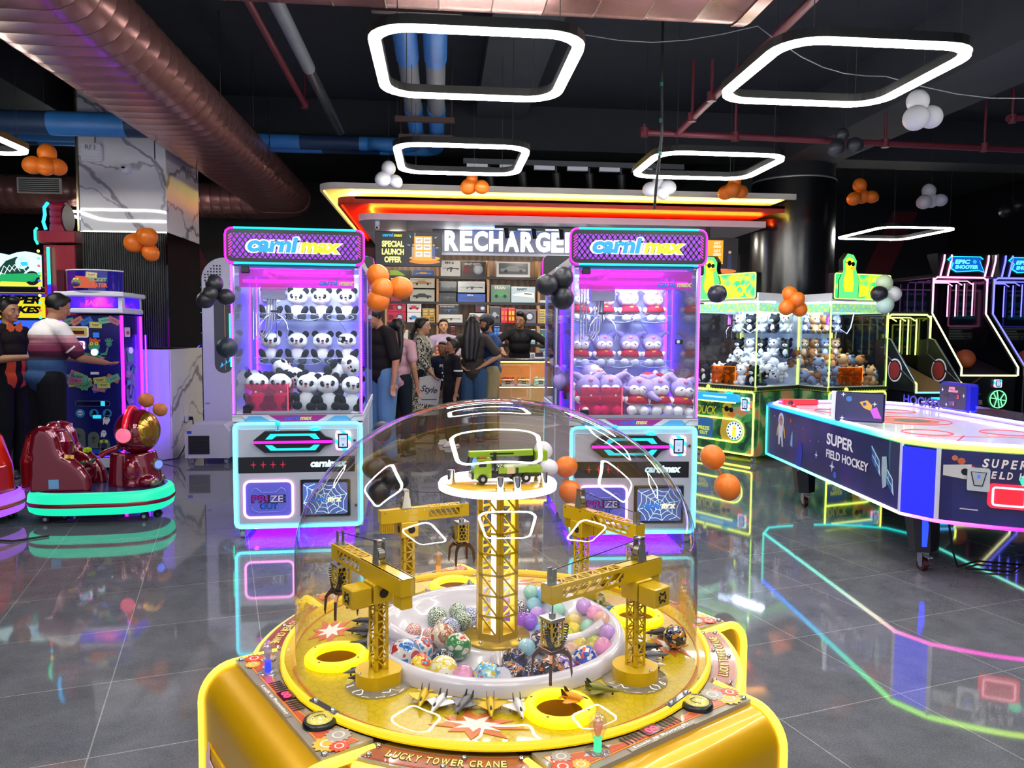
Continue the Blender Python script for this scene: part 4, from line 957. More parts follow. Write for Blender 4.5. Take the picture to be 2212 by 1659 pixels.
def claw_machine(label, x, y, rz):
    t = thing('claw_machine', label, 'claw machine', (x, y, 0), rz); W, D = .88, .82
    def P(nm, fn, par=t):
        b = MB(); fn(b); return b.build(nm, par)
    def base(b):
        b.box((0, D/2, .445), (W, D, .74), SILV, .008); b.box((0, -.004, .445), (W-.07, .01, .665), mat('#c3c6d4', .28, .3), .003); b.box((0, D/2, .851), (W+.01, D+.01, .055), mat('#c8cad4', .35), .004)
        b.box((-.01, -.0055, .525), (W-.09, .008, .112), BLK)
    bs = P('cabinet_base', base)
    for sx in (-1, 1):
        for yy in (.07, D-.07): P('caster', lambda b: caster(b, sx*(W/2-.045), yy))
    fr = P('neon_frame', lambda b: neon_rect(b, W-.022, .725, .04, .0105, CYAN, up(0, -.012, .452)))
    P('underglow_strip', lambda b: b.box((0, .36, .073), (W-.1, .6, .006), glow('#5a08ff', 9)))
    P('underglow_strip', lambda b: b.box((-.30, .05, .072), (.02, .05, .006), glow('#ff20e0', 14)))
    def stripe(b):
        for i in range(4):
            s_ = [(.03*(1 if k % 2 == 0 else .2)*math.cos(pi/2+k*pi/4)*(.75 if k % 4 == 2 else 1), .03*(1 if k % 2 == 0 else .2)*math.sin(pi/2+k*pi/4)) for k in range(8)]
            b.prism(s_, 0, .002, mat('#e8305a', .4), up(-.305+.066*i, -.0097, .527))
        b.text('carnimax', .05, glow('#c8f4ff', 1.1), up(.205, -.0097, .53), .003, bold=.05, shear=.2, wid=.25)
    P('brand_stripe', stripe)
    # prize door
    def pd(b):
        b.prism(rrect(.305, .235, .03), 0, .003, mat('#6a70e8', .35), up(-.205, -.009, .285))
        b.text('PRIZE', .055, mat('#101030'), up(-.205, -.0122, .288), .002, bold=.06, wid=.232); b.text('PRI', .047, mat('#a020b0', .4), up(-.262, -.0145, .288), .001, bold=.02, wid=.105); b.text('ZE', .047, mat('#d8d0ff', .4), up(-.152, -.0145, .288), .001, bold=.02, wid=.09)
        b.text('OUT', .042, mat('#0a1860'), up(-.205, -.0122, .237), .002, bold=.06, wid=.118); b.text('OUT', .034, mat('#1e70f0', .4), up(-.205, -.0145, .237), .001, bold=.02, wid=.104)
        b.tube([(-.32, -.013, .335), (-.312, -.013, .355), (-.29, -.013, .365), (-.265, -.013, .345), (-.25, -.013, .333), (-.16, -.013, .333), (-.145, -.013, .345), (-.12, -.013, .365), (-.10, -.013, .355), (-.09, -.013, .335)], .003, mat('#9a96f8', .4), 6)
        b.tube([(-.32, -.013, .235), (-.31, -.013, .21), (-.28, -.013, .195), (-.13, -.013, .195), (-.10, -.013, .21), (-.09, -.013, .235)], .003, mat('#8a8cf8', .4), 6)
    d = P('prize_door', pd); P('neon_frame', lambda b: neon_rect(b, .325, .255, .04, .0078, PINKN, up(-.205, -.014, .285)), d)
    # lit window with a web pattern
    def ww(b):
        b.box((.18, -.011, .285), (.345, .02, .265), BLK, .006); b.prism(rrect(.305, .225, .02), 0, .002, glow('#5a78d8', .55), up(.18, -.0215, .285))
        WB_ = glow('#c8f8ff', 1.1); c = V((.18, -.025, .285))
        for i in range(8):
            a = 2*pi*i/8+.2; e = V((math.cos(a), 0, math.sin(a))); L = min(.15/abs(e.x) if abs(e.x) > .01 else 9, .11/abs(e.z) if abs(e.z) > .01 else 9); b.tube([c, c+e*L], .0018, WB_, 4)
        for r in (.04, .075, .11, .15):
            for i in range(8):
                a0, a1 = 2*pi*i/8+.2, 2*pi*(i+1)/8+.2; q = []
                for k in range(7):
                    u = k/6; a = a0+(a1-a0)*u; rr = r*(1-.16*math.sin(pi*u)); p_ = V((rr*math.cos(a), 0, rr*math.sin(a)))
                    if abs(p_.x) < .149 and abs(p_.z) < .109: q.append(c+p_)
                if len(q) > 2: b.tube(q, .0018, WB_, 4)
        b.text('carni', .04, mat('#1a70d8', .4, em=.6), up(.125, -.027, .28), .002, bold=.05, shear=.15, wid=.125); b.text('max', .032, mat('#f2eecc', .4, em=.8), up(.245, -.027, .276), .002, bold=.06, shear=.15, wid=.10)
    P('display_window', ww)
    # control panel
    def cp(b):
        o = [(-.265, .012), (-.245, .03), (-.19, .075), (.175, .075), (.2, .05), (.215, .035), (.265, .018), (.265, -.018), (.215, -.03), (.195, -.05), (.175, -.075), (-.19, -.075), (-.245, -.03), (-.265, -.012)]
        b.prism(o, 0, .05, BLK, up(-.03, 0, .69)); b.prism([(x*.97, z*.93) for x, z in o], .05, .058, BLK, up(-.03, 0, .69))
        for sg in (1, -1):
            q = [(-.185, .02), (-.15, .058), (.15, .058), (.18, .02), (.14, .02), (.11, .042), (-.11, .042), (-.14, .02)]; q = [(x, z*sg) for x, z in q]
            b.prism(q, .058, .062, CYAN2, up(-.03, 0, .69))
        b.box((-.03, -.063, .69), (.53, .012, .017), MAG)
    c = P('control_panel', cp)
    P('joystick', lambda b: (b.cyl((-.135, -.03, .765), (-.135, -.03, .80), .006, CHROME, n=10), b.lathe([(.022, .766), (.012, .772), (0, .773)], ALU, 20, (-.135, -.03, 0)), b.sph((-.135, -.03, .818), .019, mat('#28d0e8', .15, em=.5))), c)
    P('push_button', lambda b: b.lathe([(.035, .766), (.033, .776), (.02, .783), (0, .785)], mat('#18c8e0', .2, em=.7), 24, (.115, -.028, 0)), c)
    card_reader(t, up(.305, -.012, .69))
    P('lock', lambda b: (b.cyl((.383, -.01, .69), (.383, -.018, .69), .012, ALU, n=18), b.cyl((.383, -.018, .69), (.383, -.0195, .69), .006, BLK, n=10)))
    P('lock', lambda b: (b.cyl((.39, -.01, .23), (.39, -.018, .23), .012, ALU, n=18), b.cyl((.39, -.018, .23), (.39, -.0195, .23), .006, BLK, n=10)))
    # ledge under the glass
    def lg(b):
        y = -.0055; b.prism([(-.20, .02), (.20, .02), (.125, -.026), (-.125, -.026)], 0, .0015, mat('#a02888', .4), up(0, y, .852))
        logo(b, up(.0, y-.0015, .85), .027, False, False)
        for sg in (-1, 1):
            b.prism([(sg*.19, -.022), (sg*.25, .014), (sg*.33, .014), (sg*.365, -.022)][::sg], 0, .001, mat('#58a8e0', .35), up(0, y, .852)); b.tube([(sg*.44, y-.001, .862), (sg*.38, y-.001, .862), (sg*.345, y-.001, .832)], .0012, BLK, 4)
        b.box((0, y, .8255), (W, .002, .003), mat('#a02858', .4)); b.box((0, y, .878), (W, .002, .003), mat('#701c50', .4))
    P('ledge_print', lg)
    # upper cabinet
    z0, z1 = .879, 1.90; zc, hz = (z0+z1)/2, z1-z0; IW = mat('#e2e6f4', .35)
    P('rear_wall', lambda b: (b.box((0, D-.015, zc), (W-.02, .03, hz), IW), b.tube([(.30*math.cos(a), D-.032, 1.33+.30*math.sin(a)) for a in [2*pi*i/40 for i in range(40)]], .004, mat('#b8c4e8', .4), 5, True)))
    for sx in (-1, 1):
        for yy in (.012, D-.04): P('corner_post', lambda b: b.box((sx*(W/2-.012), yy, zc), (.022, .022, hz), ALU))
        P('light_strip', lambda b: (b.box((sx*(W/2-.008), -.002, zc), (.012, .006, hz), VIO), [b.sph((sx*(W/2-.008), -.005, z0+.012+hz*i/64), (.003, .003, .005), glow('#ff50f0', 4), 6, 4) for i in range(64)]))
        P('light_strip', lambda b: b.box((sx*(W/2-.03), D-.05, zc), (.012, .012, hz), glow('#5a10ff', 14)))
        P('side_glass', lambda b: b.box((sx*(W/2-.004), D/2, zc), (.006, D-.08, hz), GLASS))
        P('side_panel', lambda b: b.box((sx*(W/2-.004), D-.09, zc), (.005, .10, hz), mat('#8a60e8', .35)))
    P('front_glass', lambda b: b.box((0, .004, zc-.01), (W-.05, .006, hz-.03), GLASS))
    P('glass_rail', lambda b: (b.box((0, .0, z0+.012), (W-.16, .012, .02), ALU), b.box((0, .0, z1-.012), (W-.1, .012, .022), mat('#4a78b8', .35, .5)), b.box((-.34, -.002, z1-.03), (.06, .014, .05), BLK, .006)))
    P('hinge', lambda b: b.box((-.34, -.002, z0+.03), (.06, .014, .055), BLK, .006)); P('door_lock', lambda b: (b.box((.30, -.003, 1.40), (.05, .012, .035), BLK, .004), b.cyl((.29, -.009, 1.40), (.29, -.016, 1.40), .012, CHROME, n=16)))
    def tb(b):
        b.box((0, .02, 1.815), (W-.11, .004, .13), clear('#ff30e8', .04, .5, .05, .45, '#e020d0'))
    hp = P('pink_header_panel', tb); P('lettering', lambda b: logo(b, up(.265, .016, 1.785), .034, False, False), hp)
    P('top_light', lambda b: (b.box((0, .05, 1.885), (W-.16, .035, .012), glow('#e8f2ff', 80)), b.box((0, .45, 1.885), (W-.3, .06, .012), glow('#d8ecff', 60)), b.box((0, .12, 1.80), (W-.12, .008, .02), glow('#ff20d0', 8))))
    P('cabinet_roof', lambda b: (b.box((0, D/2, 1.935), (W, D, .07), SILV, .006), b.box((0, D/2, 1.893), (W-.03, D-.04, .006), IW)))
    P('plush_floor', lambda b: b.box((0, D/2, z0+.004), (W-.03, D-.04, .008), IW))
    for zz in (1.195, 1.53):
        sh = P('shelf', lambda b: b.box((0, D-.18, zz), (W-.1, .26, .006), clear('#e8f0ff', .06, .6)))
        P('front_lip', lambda b: (b.box((0, D-.31, zz+.028), (W-.1, .005, .055), clear('#eef4ff', .08, .6)), b.box((0, D-.3125, zz+.056), (W-.1, .006, .003), mat('#cfe0ff', .2)), [b.tube([(cx_+.10*math.cos(a), D-.3155, zz+.03+.024*math.sin(a)) for a in [2*pi*i/20 for i in range(20)]], .0014, mat('#dfeaff', .2), 4, True) for cx_ in (-.25, .0, .25)]), sh)
    # header sign
    def hd(b):
        b.prism(rrect(.915, .235, .04), 0, .05, BLK, up(0, -.005, 2.025)); b.prism(rrect(.83, .165, .01), .05, .0515, glow('#9a1cff', .9), up(0, -.005, 2.025))
        for i in range(48):
            for sg in (-1, 1):
                x0 = -.58+.0365*i; x1 = x0+sg*.125
                a, c = max(-.415, min(x0, x1)), min(.415, max(x0, x1))
                if c-a < .01: continue
                f = lambda x: (x-x0)/(x1-x0)*.165-.0825
                L = math.hypot(c-a, f(c)-f(a)); b.box((0, 0, 0), (L, .0085, .002), BLK, 0, up(0, -.005, 2.025) @ T((a+c)/2, (f(a)+f(c))/2, .0525, math.atan2(f(c)-f(a), c-a)))
        for sg in (-1, 1):
            for i in range(8): b.box((0, 0, 0), (.028, .0055, .003), MAG, 0, up(0, -.005, 2.025) @ T(sg*.425, -.06+.0185*i, .0515, -sg*.8))
    h = P('header_sign', hd)
    def edge(b, pts, m): b.tube([(x, -.0575, 2.025+z) for x, z in pts], .0075, m, 8)
    P('neon_edge', lambda b: edge(b, [(-.40, .117), (.40, .117)], CYANH), h); P('neon_edge', lambda b: edge(b, [(-.40, -.117), (.40, -.117)], CYANH), h)
    for sg in (-1, 1): P('neon_edge', lambda b: edge(b, [(sg*.40, .117), (sg*.43, .112), (sg*.45, .096), (sg*.457, .07), (sg*.457, -.07), (sg*.45, -.096), (sg*.43, -.112), (sg*.40, -.117)], MAG), h)
    P('lettering', lambda b: logo(b, up(-.005, -.0565, 2.025), .088), h)
    # claw gear
    def gt(b):
        b.box((0, .42, 1.865), (W-.06, .03, .02), ALU); b.box((-.19, .35, 1.86), (.03, .6, .02), ALU); b.box((-.19, .25, 1.735), (.165, .13, .115), mat('#9a9ca4', .12, .9), .002); b.box((-.19, .25, 1.82), (.06, .06, .08), ALU)
        for i, x in enumerate((-.30, -.32, -.34)): b.tube([(x, .25, 1.80), (x, .24, 1.45-.03*i), (x+.05, .23, 1.40), (x+.09, .22, 1.47), (x+.11, .23, 1.70)], .006, mat('#b8bcc8', .3, .7), 6)
    g = P('claw_carriage', gt)
    def cw(b):
        b.cyl((-.19, .25, 1.68), (-.19, .25, 1.59), .016, CHROME, n=14); b.cyl((-.19, .25, 1.60), (-.19, .25, 1.585), .034, BLK, n=16); b.cyl((-.19, .25, 1.585), (-.19, .25, 1.53), .012, CHROME, n=12)
        for k in range(3):
            a = -.5+k*2*pi/3; e = V((math.cos(a), math.sin(a), 0)); c_ = V((-.19, .25, 0)); b.tube([c_+e*.02+V((0, 0, 1.575)), c_+e*.065+V((0, 0, 1.55)), c_+e*.10+V((0, 0, 1.51)), c_+e*.115+V((0, 0, 1.45)), c_+e*.10+V((0, 0, 1.40))], .0048, CHROME, 6)
    P('claw', cw)
    pk = clear('#ff60b8', .05, .6, .0, .10, '#ff3ca0')
    P('prize_chute', lambda b: (b.box((-.22, .045, .985), (.29, .004, .20), pk), b.box((-.075, .17, .985), (.004, .25, .20), pk), b.box((-.22, .295, .985), (.29, .004, .20), pk), b.box((-.075, .043, .985), (.006, .006, .20), glow('#ff3a50', 1.6)), [b.cyl((x, .042, 1.03), (x, .036, 1.03), .007, CHROME, n=10) for x in (-.29, -.12)]))
    return t
L1 = claw_machine('panda claw machine with cyan neon base, left of the shop sign', -.98, 5.37, math.radians(2.8))
R1 = dup(L1, (1.315, 5.04, 0), (0, 0, math.radians(-2.1)), 'claw machine full of lavender plush toys, right of the shop sign')
def back_of(o, lbl):
    a = o.rotation_euler.z; d = V((-math.sin(a), math.cos(a), 0)); return dup(o, V(o.location)+d*1.72, (0, 0, a+pi), lbl)
back_of(L1, 'claw machine standing back to back behind the panda machine'); back_of(R1, 'claw machine standing back to back behind the lavender plush machine')

# plush toys
WHF = mat('#eef0f6', .9, spec=.1, var=.1, scale=30); BLF = mat('#191b22', .9, spec=.1)
def panda():
    t = thing('panda_plush', 'plush', 'plush toy')
    def P(nm, fn, par=t):
        b = MB(); fn(b); return b.build(nm, par)
    P('body', lambda b: b.sph((0, .01, .07), (.062, .055, .072), WHF, 18, 12))
    h = P('head', lambda b: (b.sph((0, 0, .195), (.08, .068, .068), WHF, 24, 16), b.sph((-.04, -.02, .175), (.036, .036, .032), WHF, 12, 8), b.sph((.04, -.02, .175), (.036, .036, .032), WHF, 12, 8)))
    for sx in (-1, 1):
        P('ear', lambda b: b.sph((sx*.062, .01, .252), (.028, .016, .028), BLF, 14, 10), h)
        e = P('eye_patch', lambda b: b.sph((sx*.034, -.056, .197), (.017, .012, .023), BLF, 12, 8, Mx.Rotation(sx*.5, 3, 'Y')), h)
        P('arm', lambda b: b.sph((sx*.066, -.02, .085), (.026, .03, .045), BLF, 12, 8, Mx.Rotation(sx*.5, 3, 'Y')))
        P('leg', lambda b: (b.sph((sx*.05, -.045, .032), (.036, .05, .032), BLF, 14, 10)))
    P('nose', lambda b: (b.sph((0, -.0715, .192), (.011, .008, .008), BLF, 10, 8), b.box((0, -.069, .174), (.018, .006, .012), mat('#c83a4a', .6), .004), b.sph((-.03, -.067, .2), .004, CHROME, 8, 6), b.sph((.03, -.067, .2), .004, CHROME, 8, 6)), h)
    return t
LAV = mat('#b09adf', .9, spec=.1, var=.12, scale=30); CRM = mat('#e9e2ea', .9, spec=.1); RDF = mat('#b01838', .7, spec=.2)
def lav():
    t = thing('hooded_plush', 'plush', 'plush toy')
    def P(nm, fn, par=t):
        b = MB(); fn(b); return b.build(nm, par)
    P('body', lambda b: b.sph((0, .01, .07), (.058, .052, .068), CRM, 18, 12))
    h = P('hood', lambda b: b.sph((0, .008, .2), (.088, .074, .078), LAV, 24, 16))
    P('face', lambda b: (b.sph((-.024, -.03, .18), (.045, .046, .042), CRM, 16, 10), b.sph((.024, -.03, .18), (.045, .046, .042), CRM, 16, 10)), h)
    for sx in (-1, 1):
        P('ear', lambda b: b.tube([(sx*.05, .01, .25), (sx*.085, .01, .275), (sx*.115, .01, .285), (sx*.14, .01, .27)], [.03, .024, .017, .006], LAV, 10), h)
        P('eye', lambda b: b.box((0, 0, 0), (.02, .004, .007), mat('#33254a', .5), .002, T(sx*.036, -.0745, .186, ry=sx*.5)), h)
        P('arm', lambda b: b.sph((sx*.07, -.015, .10), (.025, .025, .035), CRM, 12, 8, Mx.Rotation(sx*.9, 3, 'Y')))
        P('leg', lambda b: b.sph((sx*.042, -.05, .034), (.037, .045, .034), CRM, 14, 10))
    P('hood_badge', lambda b: b.sph((0, -.058, .243), (.017, .012, .015), mat('#e08ac8', .8), 12, 8), h); P('nose', lambda b: b.sph((0, -.077, .172), (.004, .003, .003), mat('#c85a7a'), 8, 6), h)
    P('cape', lambda b: (b.lathe([(.045, .145), (.075, .125), (.088, .09), (.084, .085), (.06, .11)], RDF, 20), b.box((0, -.076, .125), (.03, .01, .014), mat('#d8a83c', .5), .004)))
    return t
def fill(proto, M_, side, kind, grp, first=[None]):
    o0 = proto(); used = [False]
    def place(x, y, z, r, label, s=1.0):
        o = o0 if not used[0] else dup(o0); used[0] = True
        X = M_ @ T(x, y, z); o.location = X.translation; e = (M_.to_3x3() @ (Mx.Rotation(r[2], 3, 'Z') @ Mx.Rotation(r[1], 3, 'Y') @ Mx.Rotation(r[0], 3, 'X'))).to_euler(); o.rotation_euler = e
        o.scale = (s,)*3; o['label'] = label; o['category'] = 'plush toy'; o['group'] = grp; return o
    return place
def shelf_rows(place, what, side, xs):
    for z, nm in ((1.533, 'upper'), (1.198, 'lower')):
        for i, x in enumerate(xs): place(x, .66, z, (-.05, rnd.uniform(-.06, .06), rnd.uniform(-.15, .15)), '%s plush, %s from the left on the %s shelf of the %s claw machine' % (what, ORD[i], nm, side), .93)
ML = L1.matrix_basis.copy(); MR = R1.matrix_basis.copy()
bpy.context.view_layer.update(); ML = L1.matrix_world.copy(); MR = R1.matrix_world.copy()
pl_ = fill(panda, ML, 'left', 'panda', 'panda plush toys in the left machine')
shelf_rows(pl_, 'panda', 'left', (-.29, -.095, .1, .295))
Hp = [(-.295, .13, .895, (0, 0, .15), 'sitting inside the pink chute, left one'), (-.14, .14, .895, (0, 0, -.1), 'sitting inside the pink chute, right one'), (.03, .12, .89, (-.1, .1, -.1), 'sitting at the front glass, left of three'), (.20, .12, .885, (-.1, -.06, .1), 'sitting at the front glass, middle of three'), (.345, .13, .875, (-.1, .1, .15), 'sitting at the front glass, right of three'),
      (-.24, .36, 1.05, (.5, 1.2, .5), 'tumbled behind the chute at far left'), (-.12, .38, 1.06, (-.9, .4, .7), 'tumbled behind the chute'), (.05, .38, .98, (2.2, .3, 1), 'upside down in the middle of the heap'), (.22, .33, 1.03, (.3, -1.3, .2), 'lying sideways on the heap at right'), (.17, .26, 1.12, (.2, 1.1, .3), 'lying on the heap at far right'), (.25, .47, 1.05, (1.4, .2, -.8), 'at the back right of the heap'), (.13, .5, 1.0, (-1.2, .8, .2), 'at the back middle of the heap'), (-.05, .52, 1.0, (.4, 2.2, .5), 'at the back of the heap behind the chute'), (-.3, .52, .95, (-.6, .5, 1.5), 'at the back left corner of the heap')]
for x, y, z, r, w_ in Hp: pl_(x, y, z, r, 'panda plush '+w_+' of the left machine' if 'machine' not in w_ else w_, .98)
pr_ = fill(lav, MR, 'right', 'lavender', 'lavender plush toys in the right machine')
shelf_rows(pr_, 'lavender hooded', 'right', (-.285, -.095, .1, .29))
Hr = [(-.295, .13, .895, (0, 0, .15), 'sitting inside the pink chute, left one'), (-.14, .14, .895, (0, 0, -.1), 'sitting inside the pink chute, right one'), (.045, .12, .885, (-.1, .05, -.1), 'sitting at the front glass, left of three'), (.21, .12, .885, (-.1, -.06, .1), 'sitting at the front glass, middle of three'), (.355, .13, .875, (-.1, .1, .15), 'sitting at the front glass, right of three'),
      (-.26, .36, 1.10, (2.4, .2, .5), 'upside down behind the chute at far left'), (-.14, .40, 1.05, (-.9, .4, .7), 'tumbled behind the chute'), (.03, .40, 1.06, (2.6, .5, .4), 'upside down on the heap showing red cape'), (.19, .36, 1.0, (.3, -1.3, .2), 'lying sideways in the heap'), (.2, .30, 1.14, (2.0, .3, -.4), 'upside down on the heap at far right'), (.24, .5, 1.04, (-.4, 1.0, .3), 'at the back right of the heap'), (.08, .52, .98, (-1.2, .8, .2), 'at the back middle of the heap'), (-.1, .53, .98, (.4, 2.2, .5), 'at the back of the heap behind the chute'), (-.3, .54, .95, (-.6, .5, 1.5), 'at the back left corner of the heap')]
for x, y, z, r, w_ in Hr: pr_(x, y, z, r, 'lavender plush '+w_+' of the right machine', .98)
# ================================================================ toy shop kiosk
WALLW = mat('#d9d8dc', .6); WOOD = texmat('walnut_laminate', lambda n, l: ramp(n, l, tex(n, l, 'Wave', 3, None, Distortion=6, Detail=3).outputs['Fac'], [(0, '#5e4a3c'), (.5, '#6e5848'), (1, '#7a6352')]), rough=.5)
OAK = mat('#b98d62', .5, var=.15, scale=12)
def rrplan(x0, x1, y0, y1, r):
    p = [(x1, y0), (x1, y1), (x0, y1)]
    return p+[(x0+r-r*math.cos(a), y0+r-r*math.sin(a)) for a in [pi/2*i/10 for i in range(11)]]
K = thing('shop_canopy', 'stepped white and red shop canopy with yellow and orange cove lights', 'canopy', (1.5, 10.5, 2.9))
def KP(nm, fn, par=K, off=(1.5, 10.5, 2.9)):
    b = MB(T(-off[0], -off[1], -off[2])); fn(b); return b.build(nm, par)
CRMW = mat('#f3ead8', .5); REDF = mat('#b02a26', .4); WHTF = mat('#dedbe2', .5)
def lip(b, x0, y0, r, z0, z1, m):
    o = [(4.18, y0), (x0+r, y0)]+[(x0+r-r*math.sin(a), y0+r-r*math.cos(a)) for a in [pi/2*i/8 for i in range(1, 9)]]+[(x0, 12.8)]; n = len(o); d = .03
    i_ = [(4.18, y0+d), (x0+r, y0+d)]+[(x0+r-(r-d)*math.sin(a), y0+r-(r-d)*math.cos(a)) for a in [pi/2*i/8 for i in range(1, 9)]]+[(x0+d, 12.8)]
    vs = [(x, y, z) for z in (z0, z1) for x, y in o]+[(x, y, z) for z in (z0, z1) for x, y in i_]
    b.add(vs, [(k+a_, k+1+a_, k+1+b_, k+b_) for k in range(n-1) for a_, b_ in ((0, n), (2*n, 3*n), (0, 2*n), (n, 3*n))], m)
KP('outer_slab', lambda b: (b.prism(rrplan(-1.36, 4.18, 8.72, 12.9, .22), 3.09, 3.11, CRMW), lip(b, -1.36, 8.72, .22, 3.045, 3.09, CRMW)))
KP('red_slab', lambda b: (b.prism(rrplan(-1.2, 4.18, 9.02, 12.9, .22), 2.985, 3.015, REDF), lip(b, -1.2, 9.02, .22, 2.94, 3.015, REDF)))
KP('inner_slab', lambda b: b.prism(rrplan(-1.02, 4.18, 9.55, 12.9, .25), 2.83, 2.91, WHTF))
def cove(b, x0, y0, z, r, m):
    p = [(4.18, y0), (x0+r, y0)]+[(x0+r-r*math.sin(a), y0+r-r*math.cos(a)) for a in [pi/2*i/8 for i in range(1, 9)]]+[(x0, 12.8)]
    b.tube([(x, y, z) for x, y in p], .007, m, 6)
KP('canopy_glow', lambda b: cove(b, -1.06, 9.16, 3.023, .2, glow('#ffe35a', 130)))
KP('canopy_glow', lambda b: cove(b, -.88, 9.69, 2.918, .22, glow('#ff5a14', 170)))
KP('canopy_glow', lambda b: b.box((1.45, 10.06, 2.825), (2.3, .03, .012), glow('#3a8aff', 16)))  # added blue bar imitating the monitors' reflection on the soffit, not a real lamp
for i, x in enumerate((-.62, .35, 1.42, 2.5, 3.4)):
    o = KP('downlight', lambda b: b.lathe([(.10, 2.829), (.095, 2.815), (0, 2.814)], glow('#fff6e0', 150), 24, (x, 10.9-.35*(i % 2), 0)))
t = thing('shop_sign', 'big glowing white block letters along the front of the shop', 'sign', (1.1, 10.25, 2.68))
b = MB(T(-1.1, -10.25, -2.68)); b.box((1.35, 10.3, 2.66), (2.9, .02, .33), mat('#4c4e5c', .25, .3)); b.box((1.35, 10.29, 2.50), (2.9, .04, .03), mat('#8a8c98', .3, .5)); b.build('sign_rail', t)
s_ = 'RECHARGERED'; wd = {'R': 1.04, 'E': .95, 'C': 1.05, 'H': 1.05, 'A': 1.12, 'G': 1.1, 'D': 1.05}; x = .05; tw_ = (2.06-.05)/(sum(wd[c] for c in s_[:10]))
for c in s_:
    b = MB(T(-1.1, -10.25, -2.68)); w_ = wd[c]*tw_; b.text(c, .262, glow('#ffffff', 2.0), up(x+w_/2, 10.27, 2.672), .05, bold=.04, wid=w_*.88); b.build('letter', t); x += w_
t = thing('track_light', 'dark spotlight rail under the shop ceiling above the sign letters', 'track light', (1.55, 9.9, 2.78))
b = MB(); b.box((0, 0, .035), (1.7, .035, .03), BLK); b.build('rail', t)
for i in range(5):
    b = MB(); b.cyl((-.7+.36*i, 0, .02), (-.68+.36*i, .05, -.09), .035, BLK, n=12); b.box((-.62+.36*i, 0, .005), (.14, .03, .035), BLK); b.build('spotlight', t)
t = thing('security_camera', 'small white security camera under the left end of the shop canopy', 'camera', (-.78, 9.7, 2.80))
b = MB(); b.cyl((0, 0, .03), (0, 0, -.02), .03, WP, n=14); b.sph((0, -.02, -.05), (.03, .045, .035), WP); b.build('housing', t); b = MB(); b.sph((0, -.058, -.055), .014, BLK, 10, 8); b.build('lens', t)
t = thing('security_camera', 'white dome camera under the sign rail beside the right claw machine', 'camera', (1.66, 10.22, 2.485))
b = MB(); b.cyl((0, 0, .0), (0, 0, -.025), .05, WP, n=16); b.build('housing', t); b = MB(); b.sph((0, 0, -.03), .036, BLK, 14, 10); b.build('lens', t)
# screens
def tv(label, x0, x1, z0, z1, Y, arm=True):
    t = thing('tv_screen', label, 'screen', ((x0+x1)/2, Y, (z0+z1)/2)); w_, h_ = x1-x0, z1-z0
    b = MB(); b.box((0, .02, 0), (w_+.02, .05, h_+.02), BLK, .006); b.box((0, .06, h_/2+.10), (.05, .03, .24), BLK); b.build('casing', t)
    b = MB(); b.box((0, -.0065, 0), (w_, .002, h_), glow('#0a0a16', .8)); return t, b
Y0 = 9.55; q0, q1 = at(812, 497, Y0), at(952, 577, Y0)
t, b = tv('wall screen reading SPECIAL LAUNCH OFFER left of the shop sign', q0.x, q1.x, q1.z+.01, q0.z-.02, Y0)
YT = glow('#f0f080', 1.0); S_ = lambda x, z, r=0: up(x, -.0078, z)
for i, s_ in enumerate(('SPECIAL', 'LAUNCH', 'OFFER')): b.text(s_, .075, YT, S_(-.19, .06-.095*i), .001, bold=.05, wid=.27 if i < 2 else .21)
logo(b, S_(-.195, .165), .035, True, False)
OG = glow('#f0a018', .9); b.prism([(.19*math.cos(a), .03*math.sin(a)) for a in [2*pi*i/24 for i in range(24)]], 0, .001, OG, S_(.2, -.11)); b.prism([(.19*math.cos(a), .03*math.sin(a)-.03) for a in [2*pi*i/24 for i in range(24)]], 0, .0005, glow('#d88010', .8), S_(.2, -.12))
b.box((.18, -.0085, .03), (.22, .001, .26), OG)
for i in range(3):
    for j in range(2): b.box((.13+.1*j, -.0095, .11-.085*i), (.085, .001, .065), glow('#e8e4e0', .8)); b.text(('GET', '3000', 'GET', '5000', 'GET', '7500')[(i*2+j) % 6], .025, mat('#c86a18', .4), up(.13+.1*j, -.0105, .11-.085*i), .0005, bold=.02, wid=.06)
for (x, z, a) in ((.02, .16, 2), (.08, .19, 1.6), (.34, .15, .6), (.36, .02, 0), (.0, .05, 3.0)): b.prism([(-.02, -.006), (.02, 0), (-.02, .006)], 0, .001, glow('#7ad0ff', 1), S_(x, z) @ Mx.Rotation(a, 4, 'Z'))
for x, m_ in ((.06, '#c8a898'), (.31, '#2a60a8')): b.prism([(-.02, -.12), (.02, -.12), (.018, .03), (-.018, .03)], 0, .001, glow(m_, .6), S_(x, .0)); b.prism(circ(.014, 12), 0, .001, glow('#d8a888', .6), S_(x, .05))
b.build('screen', t)
q0, q1 = at(1545, 515, Y0), at(1592, 592, Y0)
t, b = tv('wall screen with GET 5000 and GET 7500 offers beside the black column', q0.x-.45, q1.x, q1.z, q0.z, Y0)
b.box((.06, -.0085, .05), (.24, .001, .3), OG)
for i, s_ in enumerate(('3000', '5000', '7500')): b.text('GET', .035, glow('#f0ece0', .9), up(.10, -.0095, .165-.1*i), .0005, bold=.02, wid=.09); b.text(s_, .035, glow('#f0ece0', .9), up(.10, -.0095, .12-.1*i), .0005, bold=.02, wid=.1)
b.prism([(-.03, -.16), (.03, -.16), (.025, .04), (-.025, .04)], 0, .001, glow('#1c2c50', .7), S_(.27, -.02)); b.prism(circ(.02, 12), 0, .001, glow('#c89878', .7), S_(.27, .05)); b.prism([(.16*math.cos(a), .03*math.sin(a)) for a in [2*pi*i/24 for i in range(24)]], 0, .001, glow('#d07030', .9), S_(.2, -.19)); b.build('screen', t)

